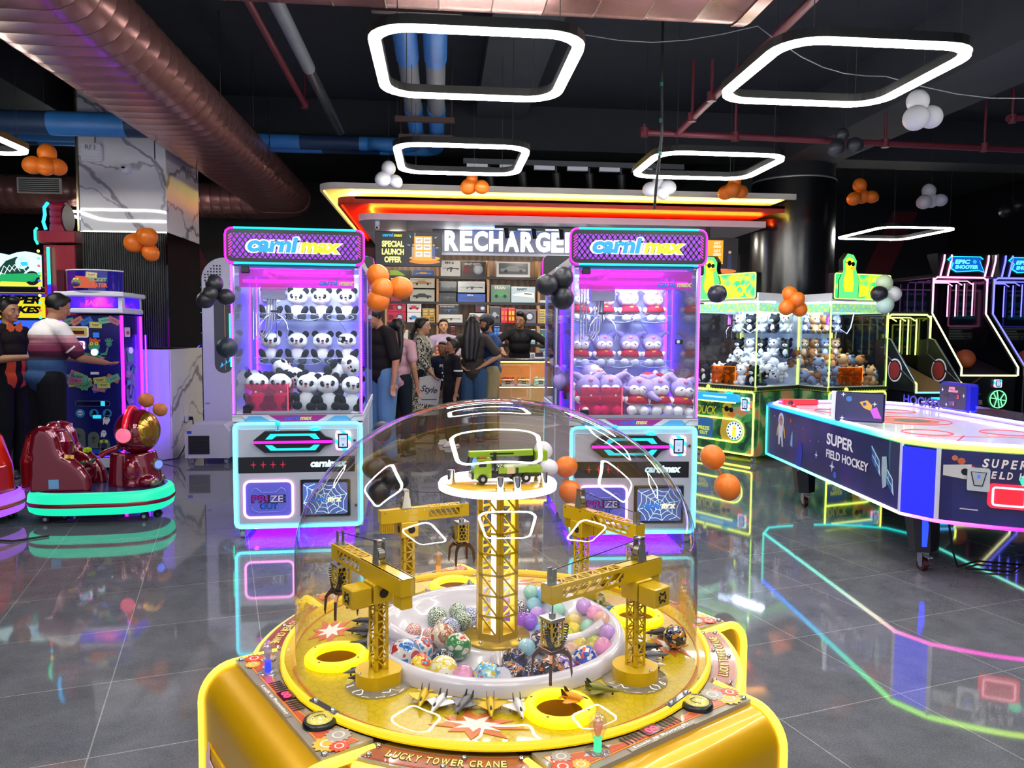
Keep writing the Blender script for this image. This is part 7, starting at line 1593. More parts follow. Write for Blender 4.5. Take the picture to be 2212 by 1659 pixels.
P('gold_panel', lambda b: b.lathe([(.1625*math.sin(u), .1625*math.cos(u)) for u in [.0+.9*i/10 for i in range(11)]], GOLD, 32), hd_).matrix_basis = T(.265, -.004, .672) @ Mx.Rotation(-.35, 4, 'Z') @ Mx.Rotation(pi/2*.93, 4, 'Y') @ Mx.Scale(1.05, 4, (1, 0, 0))
P('headband', lambda b: b.tube([(.24+.0*math.cos(a)-.02, .175*math.cos(a), .665+.185*math.sin(a)) for a in [pi*i/20-.1 for i in range(23)]], .022, mat('#e01030', .2, coat=.8, em=.25), 10), hd_)
for sy in (-1, 1): P('ear_light', lambda b: (b.cyl((.215, sy*.15, .655), (.215, sy*.185, .655), .062, MARD, n=28), b.sph((.215, sy*.185, .655), (.055, .02, .055), glow('#ff5a78', 1.1), 24, 12)), hd_)
for sy in (-1, 1): P('handlebar', lambda b: b.tube([(.14, sy*.08, .55), (.06, sy*.10, .52), (.02, sy*.10, .49)], [.02, .022, .024], mat('#8a0c24', .2, coat=.6), 10))
P('printed_marks', lambda b: [b.box((.30+.035*i, -.272+.006*i*i, .195), (.02, .006, .012+.008*(i % 2)), mat(c, .4), .002) for i, c in enumerate(('#3050a0', '#2a90c0', '#4a70b0', '#c8a040'))])
t = thing('red_ride', 'orange red toddler ride on a lilac glowing base, cut by the left edge', 'coin ride', (-3.58, 5.95, 0), math.radians(-8))
ride_base(t, .86, .62, glow('#b45cff', .7), mat('#c0203c', .3, coat=.5))
ORR = mat('#e8281a', .12, .1, coat=1)
def rr(b): b.tube([(.22, 0, .24), (.21, 0, .42), (.17, 0, .6), (.10, 0, .70), (.0, 0, .72)], [.19, .19, .17, .13, .08], ORR, 24); b.sph((.1, 0, .68), (.1, .13, .08), ORR); b.box((-.15, 0, .35), (.4, .4, .2), ORR, .05)
me_b = MB(); rr(me_b); mesh_obj(remesh(me_b, .01, 4), 'seat', ORR, t)
P('plastic_case', lambda b: b.box((.37, -.10, .36), (.12, .14, .19), clear('#ff9a9a', .1, .6, 0, .4, '#d0405a'), .015)); P('white_tag', lambda b: b.box((.33, -.195, .40), (.06, .004, .07), mat('#e8e4dc', .5))); P('fish_sticker', lambda b: b.box((.33, -.16, .58), (.06, .004, .025), mat('#3a2a6a', .5), .001))
P('power_cord', lambda b: b.tube([(.36, -.2, .30), (.33, -.33, .16), (.28, -.34, .02), (.4, -.42, .008), (.75, -.45, .008), (.9, -.3, .008)], .007, RUB, 6))
# ================================================================ right side: duck claw machines, hoop games, hockey table
YN = glow('#e8ff20', 2.6, .1); YGR = glow('#b0ff30', 2.0, .1); CN2 = glow('#20d8f0', 2.2, .1)
def lit(nm, f, s_): 
    m = texmat(nm, f, rough=.35); b_ = m.node_tree.nodes['Principled BSDF']; m.node_tree.links.new(b_.inputs['Base Color'].links[0].from_socket, b_.inputs['Emission Color']); b_.inputs['Emission Strength'].default_value = s_; return m
JUNG = lit('jungle_lightbox', lambda n, l: ramp(n, l, tex(n, l, 'Voronoi', 9, None).outputs['Distance'], [(0, '#18c850'), (.4, '#30e878'), (.7, '#a8f020'), (1, '#f0f020')]), 1.0)
JDARK = texmat('jungle_print', lambda n, l: ramp(n, l, tex(n, l, 'Noise', 4.5, None, Detail=1).outputs['Fac'], [(0, '#1c4638'), (.42, '#2a7044'), (.52, '#5a9a54'), (.58, '#98a878'), (.64, '#c8905a')], True), rough=.35, coat=.4)
STRIP = lit('duck_strip_print', lambda n, l: ramp(n, l, tex(n, l, 'Voronoi', 22, None).outputs['Distance'], [(0, '#e8e050'), (.3, '#b8e080'), (.6, '#78d0a8'), (1, '#a8d8e8')]), .45)
DY = mat('#d8b83c', .4, coat=.3); DO = mat('#e0783c', .4)
def bird(b, M_, s, m, mo, glasses=True):
    """plain yellow bird with dark glasses, flat print"""
    b.prism([(s*x, s*y) for x, y in ((-.3, -1), (.3, -1), (.38, -.5), (.28, 0), (.24, .35), (.34, .6), (.25, .9), (0, 1.0), (-.25, .9), (-.33, .6), (-.25, .3), (-.36, -.2), (-.42, -.6))], 0, .003, m, M_)
    b.prism([(s*x, s*y) for x, y in ((.05, .42), (.42, .48), (.5, .36), (.3, .26), (.05, .3))], .003, .005, mo, M_)
    if glasses:
        b.prism(circ(s*.15, 14, -.02*s, .66*s), .004, .006, BLK, M_); b.prism(circ(s*.13, 14, .26*s, .62*s), .004, .006, BLK, M_); b.prism([(-.35*s, .74*s), (-.1*s, .70*s), (-.1*s, .66*s), (-.35*s, .70*s)], .004, .006, BLK, M_)
def duck_machine(label, x, y, rz):
    t = thing('duck_claw_machine', label, 'claw machine', (x, y, 0), rz); W, D = .88, .86
    def P(nm, fn, par=t):
        b = MB(); fn(b); return b.build(nm, par)
    P('cabinet_base', lambda b: (b.box((0, D/2, .445), (W, D, .73), JDARK, .006), b.box((0, D/2, .84), (W+.02, D+.02, .05), mat('#d8d83a', .4), .004)))
    def sc(b):
        for k in range(4):
            M_ = T(0, D/2, 0, k*pi/2) @ T(0, -(W if k % 2 == 0 else D)/2-.012-(.0 if k % 2 == 0 else .02), .838) @ UPR; n = 22
            pr = [(W/2, .028), (-W/2, .028)]
            for i in range(n): x0 = -W/2+W*i/n; pr += [(x0+W/n*.1, -.002), (x0+W/n*.5, -.016), (x0+W/n*.9, -.002)]
            b.prism(pr, 0, .004, mat('#16241c', .5), M_)
    P('scallop_trim', sc)
    for sx in (-1, 1):
        for yy in (.07, D-.07): P('caster', lambda b: caster(b, sx*(W/2-.06), yy, r=.035, h=.08))
    f = P('printed_front', lambda b: (bird(b, up(.06, -.003, .45), .22, DY, DO), b.text('super', .06, mat('#c8c83a', .5), up(-.2, -.005, .66), .002, shear=.3, bold=.01, wid=.17), b.text('DUCK', .10, mat('#d8d83a', .5), up(-.24, -.005, .56), .002, shear=.25, bold=.015, wid=.30), b.prism([(-.08, 0), (.08, 0), (.05, .12), (-.05, .12)], 0, .002, mat('#5a8ac8', .4), up(-.29, -.003, .2)), [b.prism([(0, 0), (.1, .03), (.14, .12), (.04, .1)], 0, .002, mat(c, .4), up(xx, -.002, zz)) for xx, zz, c in ((.2, .2, '#2a8a4a'), (.28, .45, '#3a9a5a'), (-.38, .4, '#2a7a5a'), (.3, .6, '#c8804a'))]))
    P('neon_frame', lambda b: neon_rect(b, W-.03, .71, .03, .009, YN, up(0, -.012, .45)))
    P('neon_frame', lambda b: (b.tube([(-W/2+.02, -.013, .48), (.17, -.013, .48)]+[(.17+.13*math.sin(a), -.013, .35+.13*math.cos(a)) for a in [pi*i/12 for i in range(13)]]+[(-W/2+.02, -.013, .22)], .009, YN, 8)))
    P('round_window', lambda b: (b.prism(circ(.105, 32), 0, .006, glow('#d8ecff', 1.0), up(.17, -.006, .35)), bird(b, up(.17, -.013, .35), .07, glow('#e8d840', .9), glow('#f0a030', .8), False), [b.prism(circ(.012, 8), .006, .0075, mat('#2a6ac8', .4), up(.17+.088*math.cos(a), -.006, .35+.088*math.sin(a))) for a in [2*pi*i/14 for i in range(14)]]))
    P('prize_door', lambda b: (b.prism(rrect(.26, .22, .02), 0, .003, mat('#3a78c0', .35), up(-.27, -.006, .35)), b.text('PRIZE', .045, mat('#c8d84a', .4, em=.3), up(-.27, -.01, .34), .002, bold=.05, wid=.17), b.text('OUT', .045, mat('#c8d84a', .4, em=.3), up(-.27, -.01, .285), .002, bold=.05, wid=.12)))
    c = P('control_panel', lambda b: (b.prism([(-.40, .05), (.22, .05), (.26, .0), (.22, -.04), (-.40, -.04)], 0, .06, glow('#20a8e8', .8), up(-.0, 0, .72)), b.box((-.08, -.062, .73), (.34, .004, .02), glow('#a8ecff', 1.0)), b.box((-.08, -.064, .675), (.6, .008, .012), YN)))
    P('push_button', lambda b: b.lathe([(.05, .77), (.05, .785), (.03, .80), (0, .805)], mat('#10c8b8', .25, em=.5), 24, (.10, -.03, 0)), c)
    P('joystick', lambda b: (b.cyl((-.2, -.03, .77), (-.2, -.03, .82), .007, CHROME, n=10), b.sph((-.2, -.03, .84), .024, glow('#e8ff60', 1.2))), c)
    card_reader(t, up(.32, -.012, .67), .11, .15)
    z0, z1 = .865, 1.83; zc, hz = (z0+z1)/2, z1-z0; IW = mat('#cfd8e6', .4)
    P('rear_wall', lambda b: b.box((0, D-.012, zc), (W-.02, .024, hz), IW))
    P('plush_floor', lambda b: b.box((0, D/2, z0+.002), (W-.03, D-.03, .006), IW))
    for sx in (-1, 1):
        P('corner_light', lambda b: b.cyl((sx*(W/2-.008), -.002, z0), (sx*(W/2-.008), -.002, z1), .007, YGR, n=8)); P('corner_light', lambda b: b.cyl((sx*(W/2-.03), D-.04, z0), (sx*(W/2-.03), D-.04, z1), .008, YN, n=8))
        P('side_glass', lambda b: b.box((sx*(W/2-.004), D/2, zc), (.006, D-.02, hz), GLASS))
        P('printed_strip', lambda b: b.box((sx*(W/2-.0), D/2, z1-.07), (.003, D-.04, .10), STRIP))
    P('front_glass', lambda b: b.box((0, .004, zc), (W-.02, .006, hz), GLASS)); P('printed_strip', lambda b: b.box((0, -.001, z1-.07), (W-.04, .003, .10), STRIP))
    for zz in (1.18, 1.47): P('shelf', lambda b: (b.box((0, D-.16, zz), (W-.06, .28, .006), clear('#e8f0ff', .08, .6)), b.box((0, D-.3, zz+.02), (W-.06, .004, .045), clear('#eef4ff', .1, .6))))
    P('top_light', lambda b: (b.box((0, .08, z1-.012), (W-.16, .05, .012), glow('#ecf6ff', 45)), b.box((0, .5, z1-.012), (W-.3, .06, .012), glow('#e0f0ff', 45))))
    P('cabinet_roof', lambda b: b.box((0, D/2, z1+.045), (W, D, .09), mat('#e2e2ea', .35), .006))
    h = P('header_sign', lambda b: (b.box((0, .03, z1+.17), (W-.04, .10, .29), BLK, .01), b.prism(rrect(W-.05, .28, .02), 0, .004, JUNG, up(0, -.02, z1+.17)), b.tube([(x_, -.026, z1+.17+zz) for x_, zz in rrect(W-.05, .28, .02)], .006, YGR, 6, True), b.text('super', .07, glow('#f0f020', 1.1), up(.24, -.026, z1+.24), .003, shear=.3, bold=.02, wid=.22), b.text('DUCK', .13, glow('#f4f418', 1.2), up(.14, -.026, z1+.12), .004, shear=.25, bold=.03, wid=.40)))
    def topper(b):
        X = up(-.22, -.028, z1+.30); b.prism([(x_*.15, y_*.23) for x_, y_ in ((-1, -1.2), (1.0, -1.2), (1.05, -.3), (.7, .3), (.75, .7), (.4, 1), (-.2, 1.05), (-.65, .7), (-.6, .2), (-1, -.3))], -.06, 0, BLK, X); b.prism([(x_*.14, y_*.22) for x_, y_ in ((-1, -1.2), (1.0, -1.2), (1.05, -.3), (.7, .3), (.75, .7), (.4, 1), (-.2, 1.05), (-.65, .7), (-.6, .2), (-1, -.3))], 0, .004, glow('#60f080', .9), X)
        bird(b, X @ T(0, .0, .004), .19, glow('#f4ee20', 1.1), glow('#f0b020', 1.0)); 
    P('bird_topper', topper, h)
    P('claw_carriage', lambda b: (b.box((-.12, .3, z1-.1), (.14, .12, .08), ALU), b.tube([(-.05, .3, z1-.1), (.0, .3, z1-.3), (.12, .3, z1-.36), (.22, .34, z1-.28), (.3, .36, z1-.05)], .006, mat('#d8dce8', .4), 6), b.box((-.18, .3, z1-.2), (.02, .03, .12), mat('#c858d8', .4))))
    def cw(b):
        b.cyl((-.12, .3, z1-.12), (-.12, .3, z1-.28), .013, CHROME, n=10); b.cyl((-.12, .3, z1-.2), (-.12, .3, z1-.22), .03, BLK, n=14)
        for k in range(3):
            a = .3+k*2*pi/3; e = V((math.cos(a), math.sin(a), 0)); c_ = V((-.12, .3, 0)); b.tube([c_+e*.015+V((0, 0, z1-.27)), c_+e*.07+V((0, 0, z1-.29)), c_+e*.105+V((0, 0, z1-.34)), c_+e*.095+V((0, 0, z1-.42))], .005, CHROME, 6)
    P('claw', cw)
    oc = clear('#ffb428', .05, .5, 0, .14, '#e89010'); P('prize_chute', lambda b: (b.box((-.05, .05, .98), (.34, .004, .21), oc), b.box((.12, .2, .98), (.004, .3, .21), oc), b.box((-.22, .2, .98), (.004, .3, .21), oc), b.box((-.05, .048, 1.085), (.34, .005, .005), glow('#ff9020', 1.2)), b.box((.12, .048, .98), (.005, .005, .21), glow('#ff9020', 1.2))))
    P('underglow_strip', lambda b: b.box((0, .15, .078), (W-.2, .03, .006), glow('#d8f020', 22)))
    return t
aL = math.radians(-59.5); dL = V((math.cos(aL), math.sin(aL), 0)); cL = V((3.506, 8.148, 0))-dL*.44
DL = duck_machine('duck claw machine with white plush toys, left one beside the black column', cL.x, cL.y, aL)
aR = math.radians(16.7); dR = V((math.cos(aR), math.sin(aR), 0)); cR = V((4.33, 8.12, 0))+dR*.44
DR = duck_machine('duck claw machine with brown and grey plush toys, right one of the pair', cR.x, cR.y, aR)
def bear(c1, c2, c3, snout='#f0ece6'):
    t = thing('bear_plush', 'plush', 'plush toy'); A, B_, C_ = mat(c1, .9, spec=.1), mat(c2, .9, spec=.1), mat(c3, .9, spec=.1)
    def P(nm, fn, par=t):
        b = MB(); fn(b); return b.build(nm, par)
    P('body', lambda b: (b.sph((0, 0, .06), (.055, .05, .065), A, 14, 10), b.sph((0, -.02, .06), (.038, .038, .05), B_, 12, 8)))
    h = P('head', lambda b: (b.sph((0, -.005, .165), (.066, .058, .058), A, 18, 12), b.sph((0, -.045, .15), (.035, .025, .024), mat(snout, .9), 12, 8), b.sph((0, -.07, .155), (.008, .006, .006), BLK, 8, 6), [b.sph((s_*.026, -.052, .177), (.011, .008, .013), BLK, 8, 6) for s_ in (-1, 1)]))
    for s_ in (-1, 1):
        P('ear', lambda b: b.sph((s_*.05, 0, .215), (.022, .014, .022), C_, 10, 8), h); P('arm', lambda b: b.sph((s_*.058, -.02, .08), (.02, .026, .036), C_, 10, 8, Mx.Rotation(s_*.5, 3, 'Y'))); P('leg', lambda b: b.sph((s_*.042, -.04, .028), (.028, .04, .027), C_, 10, 8))
    return t
bpy.context.view_layer.update()
def stock(root, kinds, side, names):
    M_ = root.matrix_world.copy(); pr = []
    for k in kinds: pr.append([bear(*k), False])
    def put(k, x, y, z, r, label, s=1):
        o = pr[k][0] if not pr[k][1] else dup(pr[k][0]); pr[k][1] = True
        o.location = (M_ @ T(x, y, z)).translation; o.rotation_euler = (M_.to_3x3() @ (Mx.Rotation(r[2], 3, 'Z') @ Mx.Rotation(r[0], 3, 'X') @ Mx.Rotation(r[1], 3, 'Y'))).to_euler(); o.scale = (s,)*3
        o['label'] = label; o['category'] = 'plush toy'; o['group'] = 'plush toys in the %s duck machine' % side
    n = 0
    for zz, nm in ((1.473, 'upper'), (1.183, 'lower')):
        for i in range(5): k = (i+(zz < 1.3)) % len(kinds); put(k, -.34+.17*i, .70, zz, (0, 0, rnd.uniform(-.3, .3)), '%s plush, %s from left, %s shelf, %s duck machine' % (names[k], ORD[i], nm, side))
    for row, (yy, zz) in enumerate(((.12, .875), (.30, .885), (.45, .96), (.62, .99), (.36, 1.04), (.52, 1.10))):
        for i in range(5):
            if row == 4 and i in (0, 4): continue
            k = rnd.randrange(len(kinds)); put(k, -.34+.17*i+.04*(row % 2)-.02, yy, zz, (0, 0, rnd.uniform(-.3, .3)) if row == 0 else (rnd.uniform(-1.6, 1.6), rnd.uniform(-1.6, 1.6), rnd.uniform(-3, 3)), '%s plush in the heap, %s row, %s across, %s duck machine' % (names[k], ORD[row], ORD[i], side))
stock(DL, [('#e6eaf0', '#f0f2f6', '#dfe4ec'), ('#20232c', '#e6eaf0', '#1a1c24')], 'left', ('white', 'black and white'))
stock(DR, [('#9a6a3c', '#d8c0a0', '#7a5230'), ('#7a86a0', '#e0e4ec', '#5a6478'), ('#c8a070', '#f0e4d0', '#a87a48')], 'right', ('brown', 'grey and white', 'tan'))

# basketball games
def hoop_game(label, x, y, W, col, zt, name, kid=False, rail2=None):
    t = thing('hoop_game', label, 'arcade machine', (x, y, 0)); N = glow(col, 2.4, .1); N2 = glow(rail2 or col, 2.2, .1); D = 1.7
    def P(nm, fn, par=t):
        b = MB(); fn(b); return b.build(nm, par)
    zb = .80 if kid else .96; dy = .62; zm = zt-.47
    P('cabinet_base', lambda b: b.box((0, D/2, zb/2), (W, D, zb), mat('#0c0e16', .35), .01))
    P('ball_ramp', lambda b: b.prism([(0, zb), (D-.1, zb+.45), (D-.1, zb+.43), (0, zb-.02)], -W/2+.04, W/2-.04, mat('#8a6a4a' if kid else '#15171f', .5), Mx.Rotation(pi/2, 4, 'Z') @ UPR))
    P('rear_panel', lambda b: b.box((0, D-.05, (zt+zb)/2), (W, .06, zt-zb), mat('#0a0c14', .5)))
    for s_ in (-1, 1):
        X = s_*W/2; pts = [(X, 0, zb), (X, 0, zb+.10), (X, dy, zm), (X, dy, zt)]
        P('side_rail', lambda b: b.tube(pts, .022, BLK, 8)); P('light_strip', lambda b: (b.tube([(X-s_*.0, p_[1]-.026, p_[2]) for p_ in pts[:3]], .011, N2, 8), b.tube([(X, p_[1]-.026, p_[2]) for p_ in pts[2:]], .011, N, 8)))
        P('side_net', lambda b: b.prism([(0, zb), (0, zb+.1), (dy, zm), (dy, zt), (D-.1, zt), (D-.1, zb)], -.002, .002, clear('#8a90a8', .04, .3, .1, .45, '#10131c'), T(X, 0, 0) @ Mx.Rotation(pi/2, 4, 'Z') @ UPR))
        for k in range(4 if not kid else 3): P('light_strip', lambda b: b.tube([(X-s_*.02, dy+.22+.17*k, zt-.04), (X-s_*.02, dy+.22+.17*k, zm-.02)], .008, N, 6))
    P('light_strip', lambda b: b.tube([(-W/2, dy-.026, zt-.03), (-W/2+.05, dy-.026, zt+.01), (W/2-.05, dy-.026, zt+.01), (W/2, dy-.026, zt-.03)], .011, N, 8))
    for k in range(3): P('light_strip', lambda b: b.tube([(-W/2+.06, dy+.2+.2*k, zt-.02), (W/2-.12, dy+.2+.2*k, zt-.02), (W/2-.05, dy+.2+.2*k, zt-.06)], .007, N, 6))
    P('light_strip', lambda b: b.tube([(-W/2, -.012, zb), (W/2, -.012, zb)], .010, glow('#20b0ff', 2.2, .1) if kid else N2, 8))
    P('roof', lambda b: b.box((0, (dy+D)/2, zt+.03), (W, D-dy, .04), mat('#0a0c14', .5)))
    # backboard, hoop and scoreboard
    P('score_screen', lambda b: (b.box((-.0, D-.13, zt-.36), (W*.62, .04, .52), BLK, .004), neon_rect(b, W*.62, .52, .01, .008, N, T(0, D-.155, zt-.36) @ UPR), b.box((0, D-.152, zt-.38), (W*.5, .004, .4), glow('#0c3a48', .7)), b.text('GLOBAL RANKING', .035, glow('#a8e8f0', .9), up(0, D-.156, zt-.16), .001, wid=W*.42), b.box((0, D-.156, zt-.30), (W*.44, .002, .07), glow('#128a9a', .7)), b.text('RANK  FINAL SCORE', .025, glow('#a8e8f0', .9), up(0, D-.156, zt-.40), .001, wid=W*.42), b.box((0, D-.156, zt-.48), (W*.44, .002, .06), glow('#18a8b8', .7))))
    hp = P('hoop', lambda b: b.tube([(.17*math.cos(a), D-.42+.17*math.sin(a), zm-.22) for a in [2*pi*i/28 for i in range(28)]], .011, mat('#d8402c', .4), 8, True))
    P('net', lambda b: [b.tube([V((.17*math.cos(a), D-.42+.17*math.sin(a), zm-.22)), V((.10*math.cos(a+s_*.5), D-.42+.10*math.sin(a+s_*.5), zm-.48))], .003, mat('#d8d8dc', .7), 4) for a in [2*pi*i/12 for i in range(12)] for s_ in (-1, 1)], hp)
    P('backboard_lights', lambda b: [b.box((-.16+.04*i, D-.1, zm-.42+.04*j), (.022, .006, .022), glow('#d0e0d0' if not kid else '#40b0e0', .8)) for i in range(9) for j in range(8)])
    if name:
        h = P('header_board', lambda b: (b.prism([(0, 0), (.16, .28), (.16, .30), (-.06, .30), (-.10, 0)], -W/2, W/2, mat('#0c0e16', .4), T(0, dy-.02, zt+.02) @ Mx.Rotation(pi/2, 4, 'Z') @ UPR)))
        Mh = T(0, dy-.02-.085, zt+.17) @ Mx.Rotation(pi/2-.13, 4, 'X')
        def sg(b):
            o = [(-.24, .06), (-.19, .10), (.2, .10), (.24, .07), (.19, .05), (.24, -.09), (.18, -.07), (-.13, -.09), (-.2, -.05), (-.17, .02)]
            b.prism([(x_*1.06, z_*1.12) for x_, z_ in o], 0, .01, glow('#20c8f0', 1.6), Mh); b.prism(o, .01, .014, glow('#0a50b0', 1.0), Mh); b.text('EPIC', .055, glow('#50e8ff', 1.6), Mh @ T(-.05, .038, .014), .003, bold=.04, shear=.25, wid=.22); b.text('SHOOTER', .05, glow('#50e8ff', 1.6), Mh @ T(0, -.032, .014), .003, bold=.04, shear=.25, wid=.32); b.prism(circ(.026, 14, .12, .04), .014, .017, glow('#2090f0', 1.4), Mh)
        P('lettering', sg, h)
        for s_ in (-1, 1):
            for k in (0, 1): P('slant_light', lambda b: b.tube([(s_*W/2-s_*(.02+.10*k)-.0, dy-.13, zt+.02), (s_*W/2-s_*(.02+.10*k)+.06, dy-.105, zt+.22), (s_*W/2-s_*(.02+.10*k)+.075, dy-.09, zt+.30)], .011, N, 8), h)
        def fr(b):
            Mf = up(.14, -.013, .66); R_ = .11; NG = glow('#40f080', 1.7, .1)
            for pts in ([(R_*math.cos(a), R_*math.sin(a)) for a in [2*pi*i/28 for i in range(29)]], [(-R_, .02), (R_, -.02)], [(-.02, R_), (.02, -R_)], [(-.07, .085), (-.02, .0), (-.05, -.098)], [(.08, .075), (.03, 0), (.06, -.09)]): b.tube([Mf @ V((x_, z_, 0)) for x_, z_ in pts], .006, NG, 6)
        P('neon_ball', fr); card_reader(t, up(.12, -.012, .86), .10, .10)
        P('printed_front', lambda b: (b.text('SHOOTER', .06, mat('#b0a0a0', .5), up(-.18, -.006, .62), .001, bold=.04, wid=.24), b.prism([(-.08, -.05), (-.02, 0), (-.06, .09), (0, .05), (.05, .1), (.03, 0), (.1, -.03), (.02, -.03)], 0, .001, mat('#7a6a60', .5), up(-.18, -.006, .75)), b.prism([(-.12, 0), (.0, .06), (.12, .16), (.0, .09)], 0, .001, mat('#5a3a30', .5), up(-.16, -.006, .82))))
        o = tag(MB().sph((0, 0, 0), .12, mat('#a8502c', .6), 24, 16).build('basketball'), 'brown basketball resting in the hoop game with %s neon rails' % ('pink' if 'pink' in label else 'blue'), 'ball'); o.location = (x-.1, y+.3, zb+.2)
    else:
        for s_ in (-1, 1):
            P('side_board', lambda b: (b.prism([(0, zb), (0, zb+.12), (.5, zb+.6), (.6, zb+.62), (.8, zb+.6), (.8, zb)], -.012, .012, mat('#15161c', .35), T(s_*W/2, 0, 0) @ Mx.Rotation(pi/2, 4, 'Z') @ UPR), b.tube([(s_*W/2, 0, zb+.12), (s_*W/2, .5, zb+.6), (s_*W/2, .6, zb+.62)], .012, ALU, 6), [b.prism(circ(r_, 28), .0+k_, .003+k_, m_, T(s_*W/2-.013, .38, zb+.24) @ Mx.Rotation(-pi/2, 4, 'Z') @ UPR) for r_, m_, k_ in ((.14, mat('#d8d8dc', .4), 0), (.12, BLK, .003), (.105, mat('#8a2a2c', .4), .006))]))
        P('light_bar', lambda b: b.box((W*.1, -.02, zb-.07), (W*.5, .02, .03), glow('#20b8f0', 2.2)))
    return t
def gx(px, Y): return at(px, 720, Y).x
hoop_game('hoop shooting game with pink neon rails and a cyan sign', (6.52+7.26)/2, 8.96, .76, '#ff78c8', 2.22, True, rail2='#f4f0a0')
hoop_game('hoop shooting game with blue neon rails at the right edge', (6.52+7.26)/2+.86, 8.96, .76, '#1c20ff', 2.22, True)
hoop_game('small hoop game with yellow neon rails right of the duck machines', 5.73, 8.25, .56, '#e8ff40', 1.70, False, True)

# air hockey table
HZ0, HZ1, HW, HL = .37, .815, 1.34, 2.3
t = thing('hockey_table', 'navy air hockey table marked SUPER FIELD HOCKEY with rainbow edge lights', 'hockey table', (2.80, 4.33, 0), math.radians(-4.2))
def P(nm, fn, par=t):
    b = MB(); fn(b); return b.build(nm, par)
def endc(s_): return (.11+(HW-.22)*s_, -.19-.24*math.sin(pi*s_))
NE = 18
out = [(0, HL), (0, 0)]+[endc(i/NE) for i in range(NE+1)]+[(HW, 0), (HW, HL)]+[(HW-.11-(HW-.22)*i/8, HL+.19+.12*math.sin(pi*i/8)) for i in range(9)]
HNV = texmat('space_print', lambda n, l: ramp(n, l, tex(n, l, 'Noise', 2.2, None, Detail=3).outputs['Fac'], [(.3, '#14164a'), (.5, '#1a1c60'), (.62, '#2a2272'), (.75, '#4a2870')]), rough=.3, coat=.4)
P('body', lambda b: b.prism(out, HZ0, HZ1-.02, HNV))
for x0, y0, a in ((0.0, 0.0, -1.046), (HW-.11, -.19, 1.046)): P('corner_panel', lambda b: b.prism([(0, HZ0+.01), (.215, HZ0+.01), (.215, HZ1-.03), (0, HZ1-.03)], .001, .006, glow('#1018ff', 1.3), Mx.Translation((x0, y0, 0)) @ Mx.Rotation(a, 4, 'Z') @ UPR))
for x_, y_ in ((-.002, .004), (.108, -.192), (0, HL), (HW, 0)): P('edge_moulding', lambda b: b.box((x_, y_, (HZ0+HZ1)/2), (.018, .018, HZ1-HZ0-.02), WHC))
def grad(nm, stops, axis, lo, hi, s_):
    def f(n, l):
        sp = n.new('ShaderNodeSeparateXYZ'); l.new(objco(n), sp.inputs[0]); mr = n.new('ShaderNodeMapRange'); mr.inputs[1].default_value = lo; mr.inputs[2].default_value = hi; l.new(sp.outputs[axis], mr.inputs[0]); return ramp(n, l, mr.outputs[0], stops)
    return lit(nm, f, s_)
RB1 = grad('rainbow_strip_top', [(0, '#c8ff40'), (.14, '#90ff50'), (.3, '#30f0a0'), (.6, '#20b8f0'), (1, '#1040ff')], 1, -.4, HL, 2.4); RB2 = grad('rainbow_strip_low', [(0, '#ff20d0'), (.12, '#ff70d0'), (.22, '#fff0d0'), (.5, '#80f0d0'), (1, '#20d8d0')], 1, -.4, HL, 2.4)
P('light_strip', lambda b: b.tube([(x_, y_, HZ1) for x_, y_ in out], .014, RB1, 8, True)); P('light_strip', lambda b: b.tube([(x_, y_, HZ0) for x_, y_ in out], .011, RB2, 8, True))
P('light_strip', lambda b: b.tube([(-.004, HL, HZ0), (-.004, HL, HZ1)], .010, glow('#20e8c8', 2.2), 8))
def scale_out(k, cx=HW/2, cyy=HL/2-.05): return [(cx+(x_-cx)*k, cyy+(y_-cyy)*k) for x_, y_ in out]
P('play_surface', lambda b: b.prism(scale_out(.97), HZ1-.02, HZ1-.008, mat('#dcdcf4', .25, coat=.4)))
P('rail', lambda b: b.tube([(x_, y_, HZ1+.004) for x_, y_ in scale_out(.965)], .014, mat('#c8c0f0', .3), 8, True))
P('light_strip', lambda b: b.tube([(x_, y_, HZ1+.022) for x_, y_ in scale_out(.955)], .005, glow('#b890ff', 16), 6, True))
RDL = mat('#d83048', .4); BLL = mat('#3a50c8', .4); zt_ = HZ1-.0075
def marks(b):
    for y_ in (.25, HL/2, HL-.25): b.box((HW/2, y_, zt_), (HW*.92, .012, .001), RDL)
    for (x_, y_, r_) in ((HW/2, HL/2, .28), (HW*.3, .45, .15), (HW*.7, .45, .15), (HW*.3, HL-.45, .15), (HW*.7, HL-.45, .15)): b.tube([(x_+r_*math.cos(a), y_+r_*math.sin(a), zt_) for a in [2*pi*i/40 for i in range(40)]], .005, RDL, 4, True)
    b.prism([(HW/2+.2*math.cos(a), HL/2+.2*math.sin(a)) for a in [2*pi*i/30 for i in range(30)]], zt_, zt_+.0006, mat('#c8503c', .4)); b.prism([(HW/2+.13*math.cos(a)+.02, HL/2+.11*math.sin(a)) for a in [2*pi*i/30 for i in range(30)]], zt_+.0006, zt_+.0012, mat('#3a3a3a', .4))
    for x_, y_, a in ((HW*.3, .1, .9), (HW*.7, .1, -.9), (HW*.45, 1.5, .6)): b.box((0, 0, 0), (.5, .01, .001), RDL, 0, T(x_, y_, zt_, a))
P('printed_lines', marks)
P('clear_guard', lambda b: [b.box((x_, HL/2, HZ1+.05), (.005, HL*.85, .08), clear('#e8e8ff', .06, .6)) for x_ in (HW-.03,)])
P('guard_lettering', lambda b: b.text('HOCKEY', .085, mat('#3a3a9a', .3), T(HW-.035, 2.1, HZ1+.055, -pi/2) @ UPR, .002, bold=.02, wid=.62))
FX = Mx(((0, 0, -1, 0), (-1, 0, 0, 0), (0, 1, 0, 0), (0, 0, 0, 1)))     # long left face: x along -y, normal -x
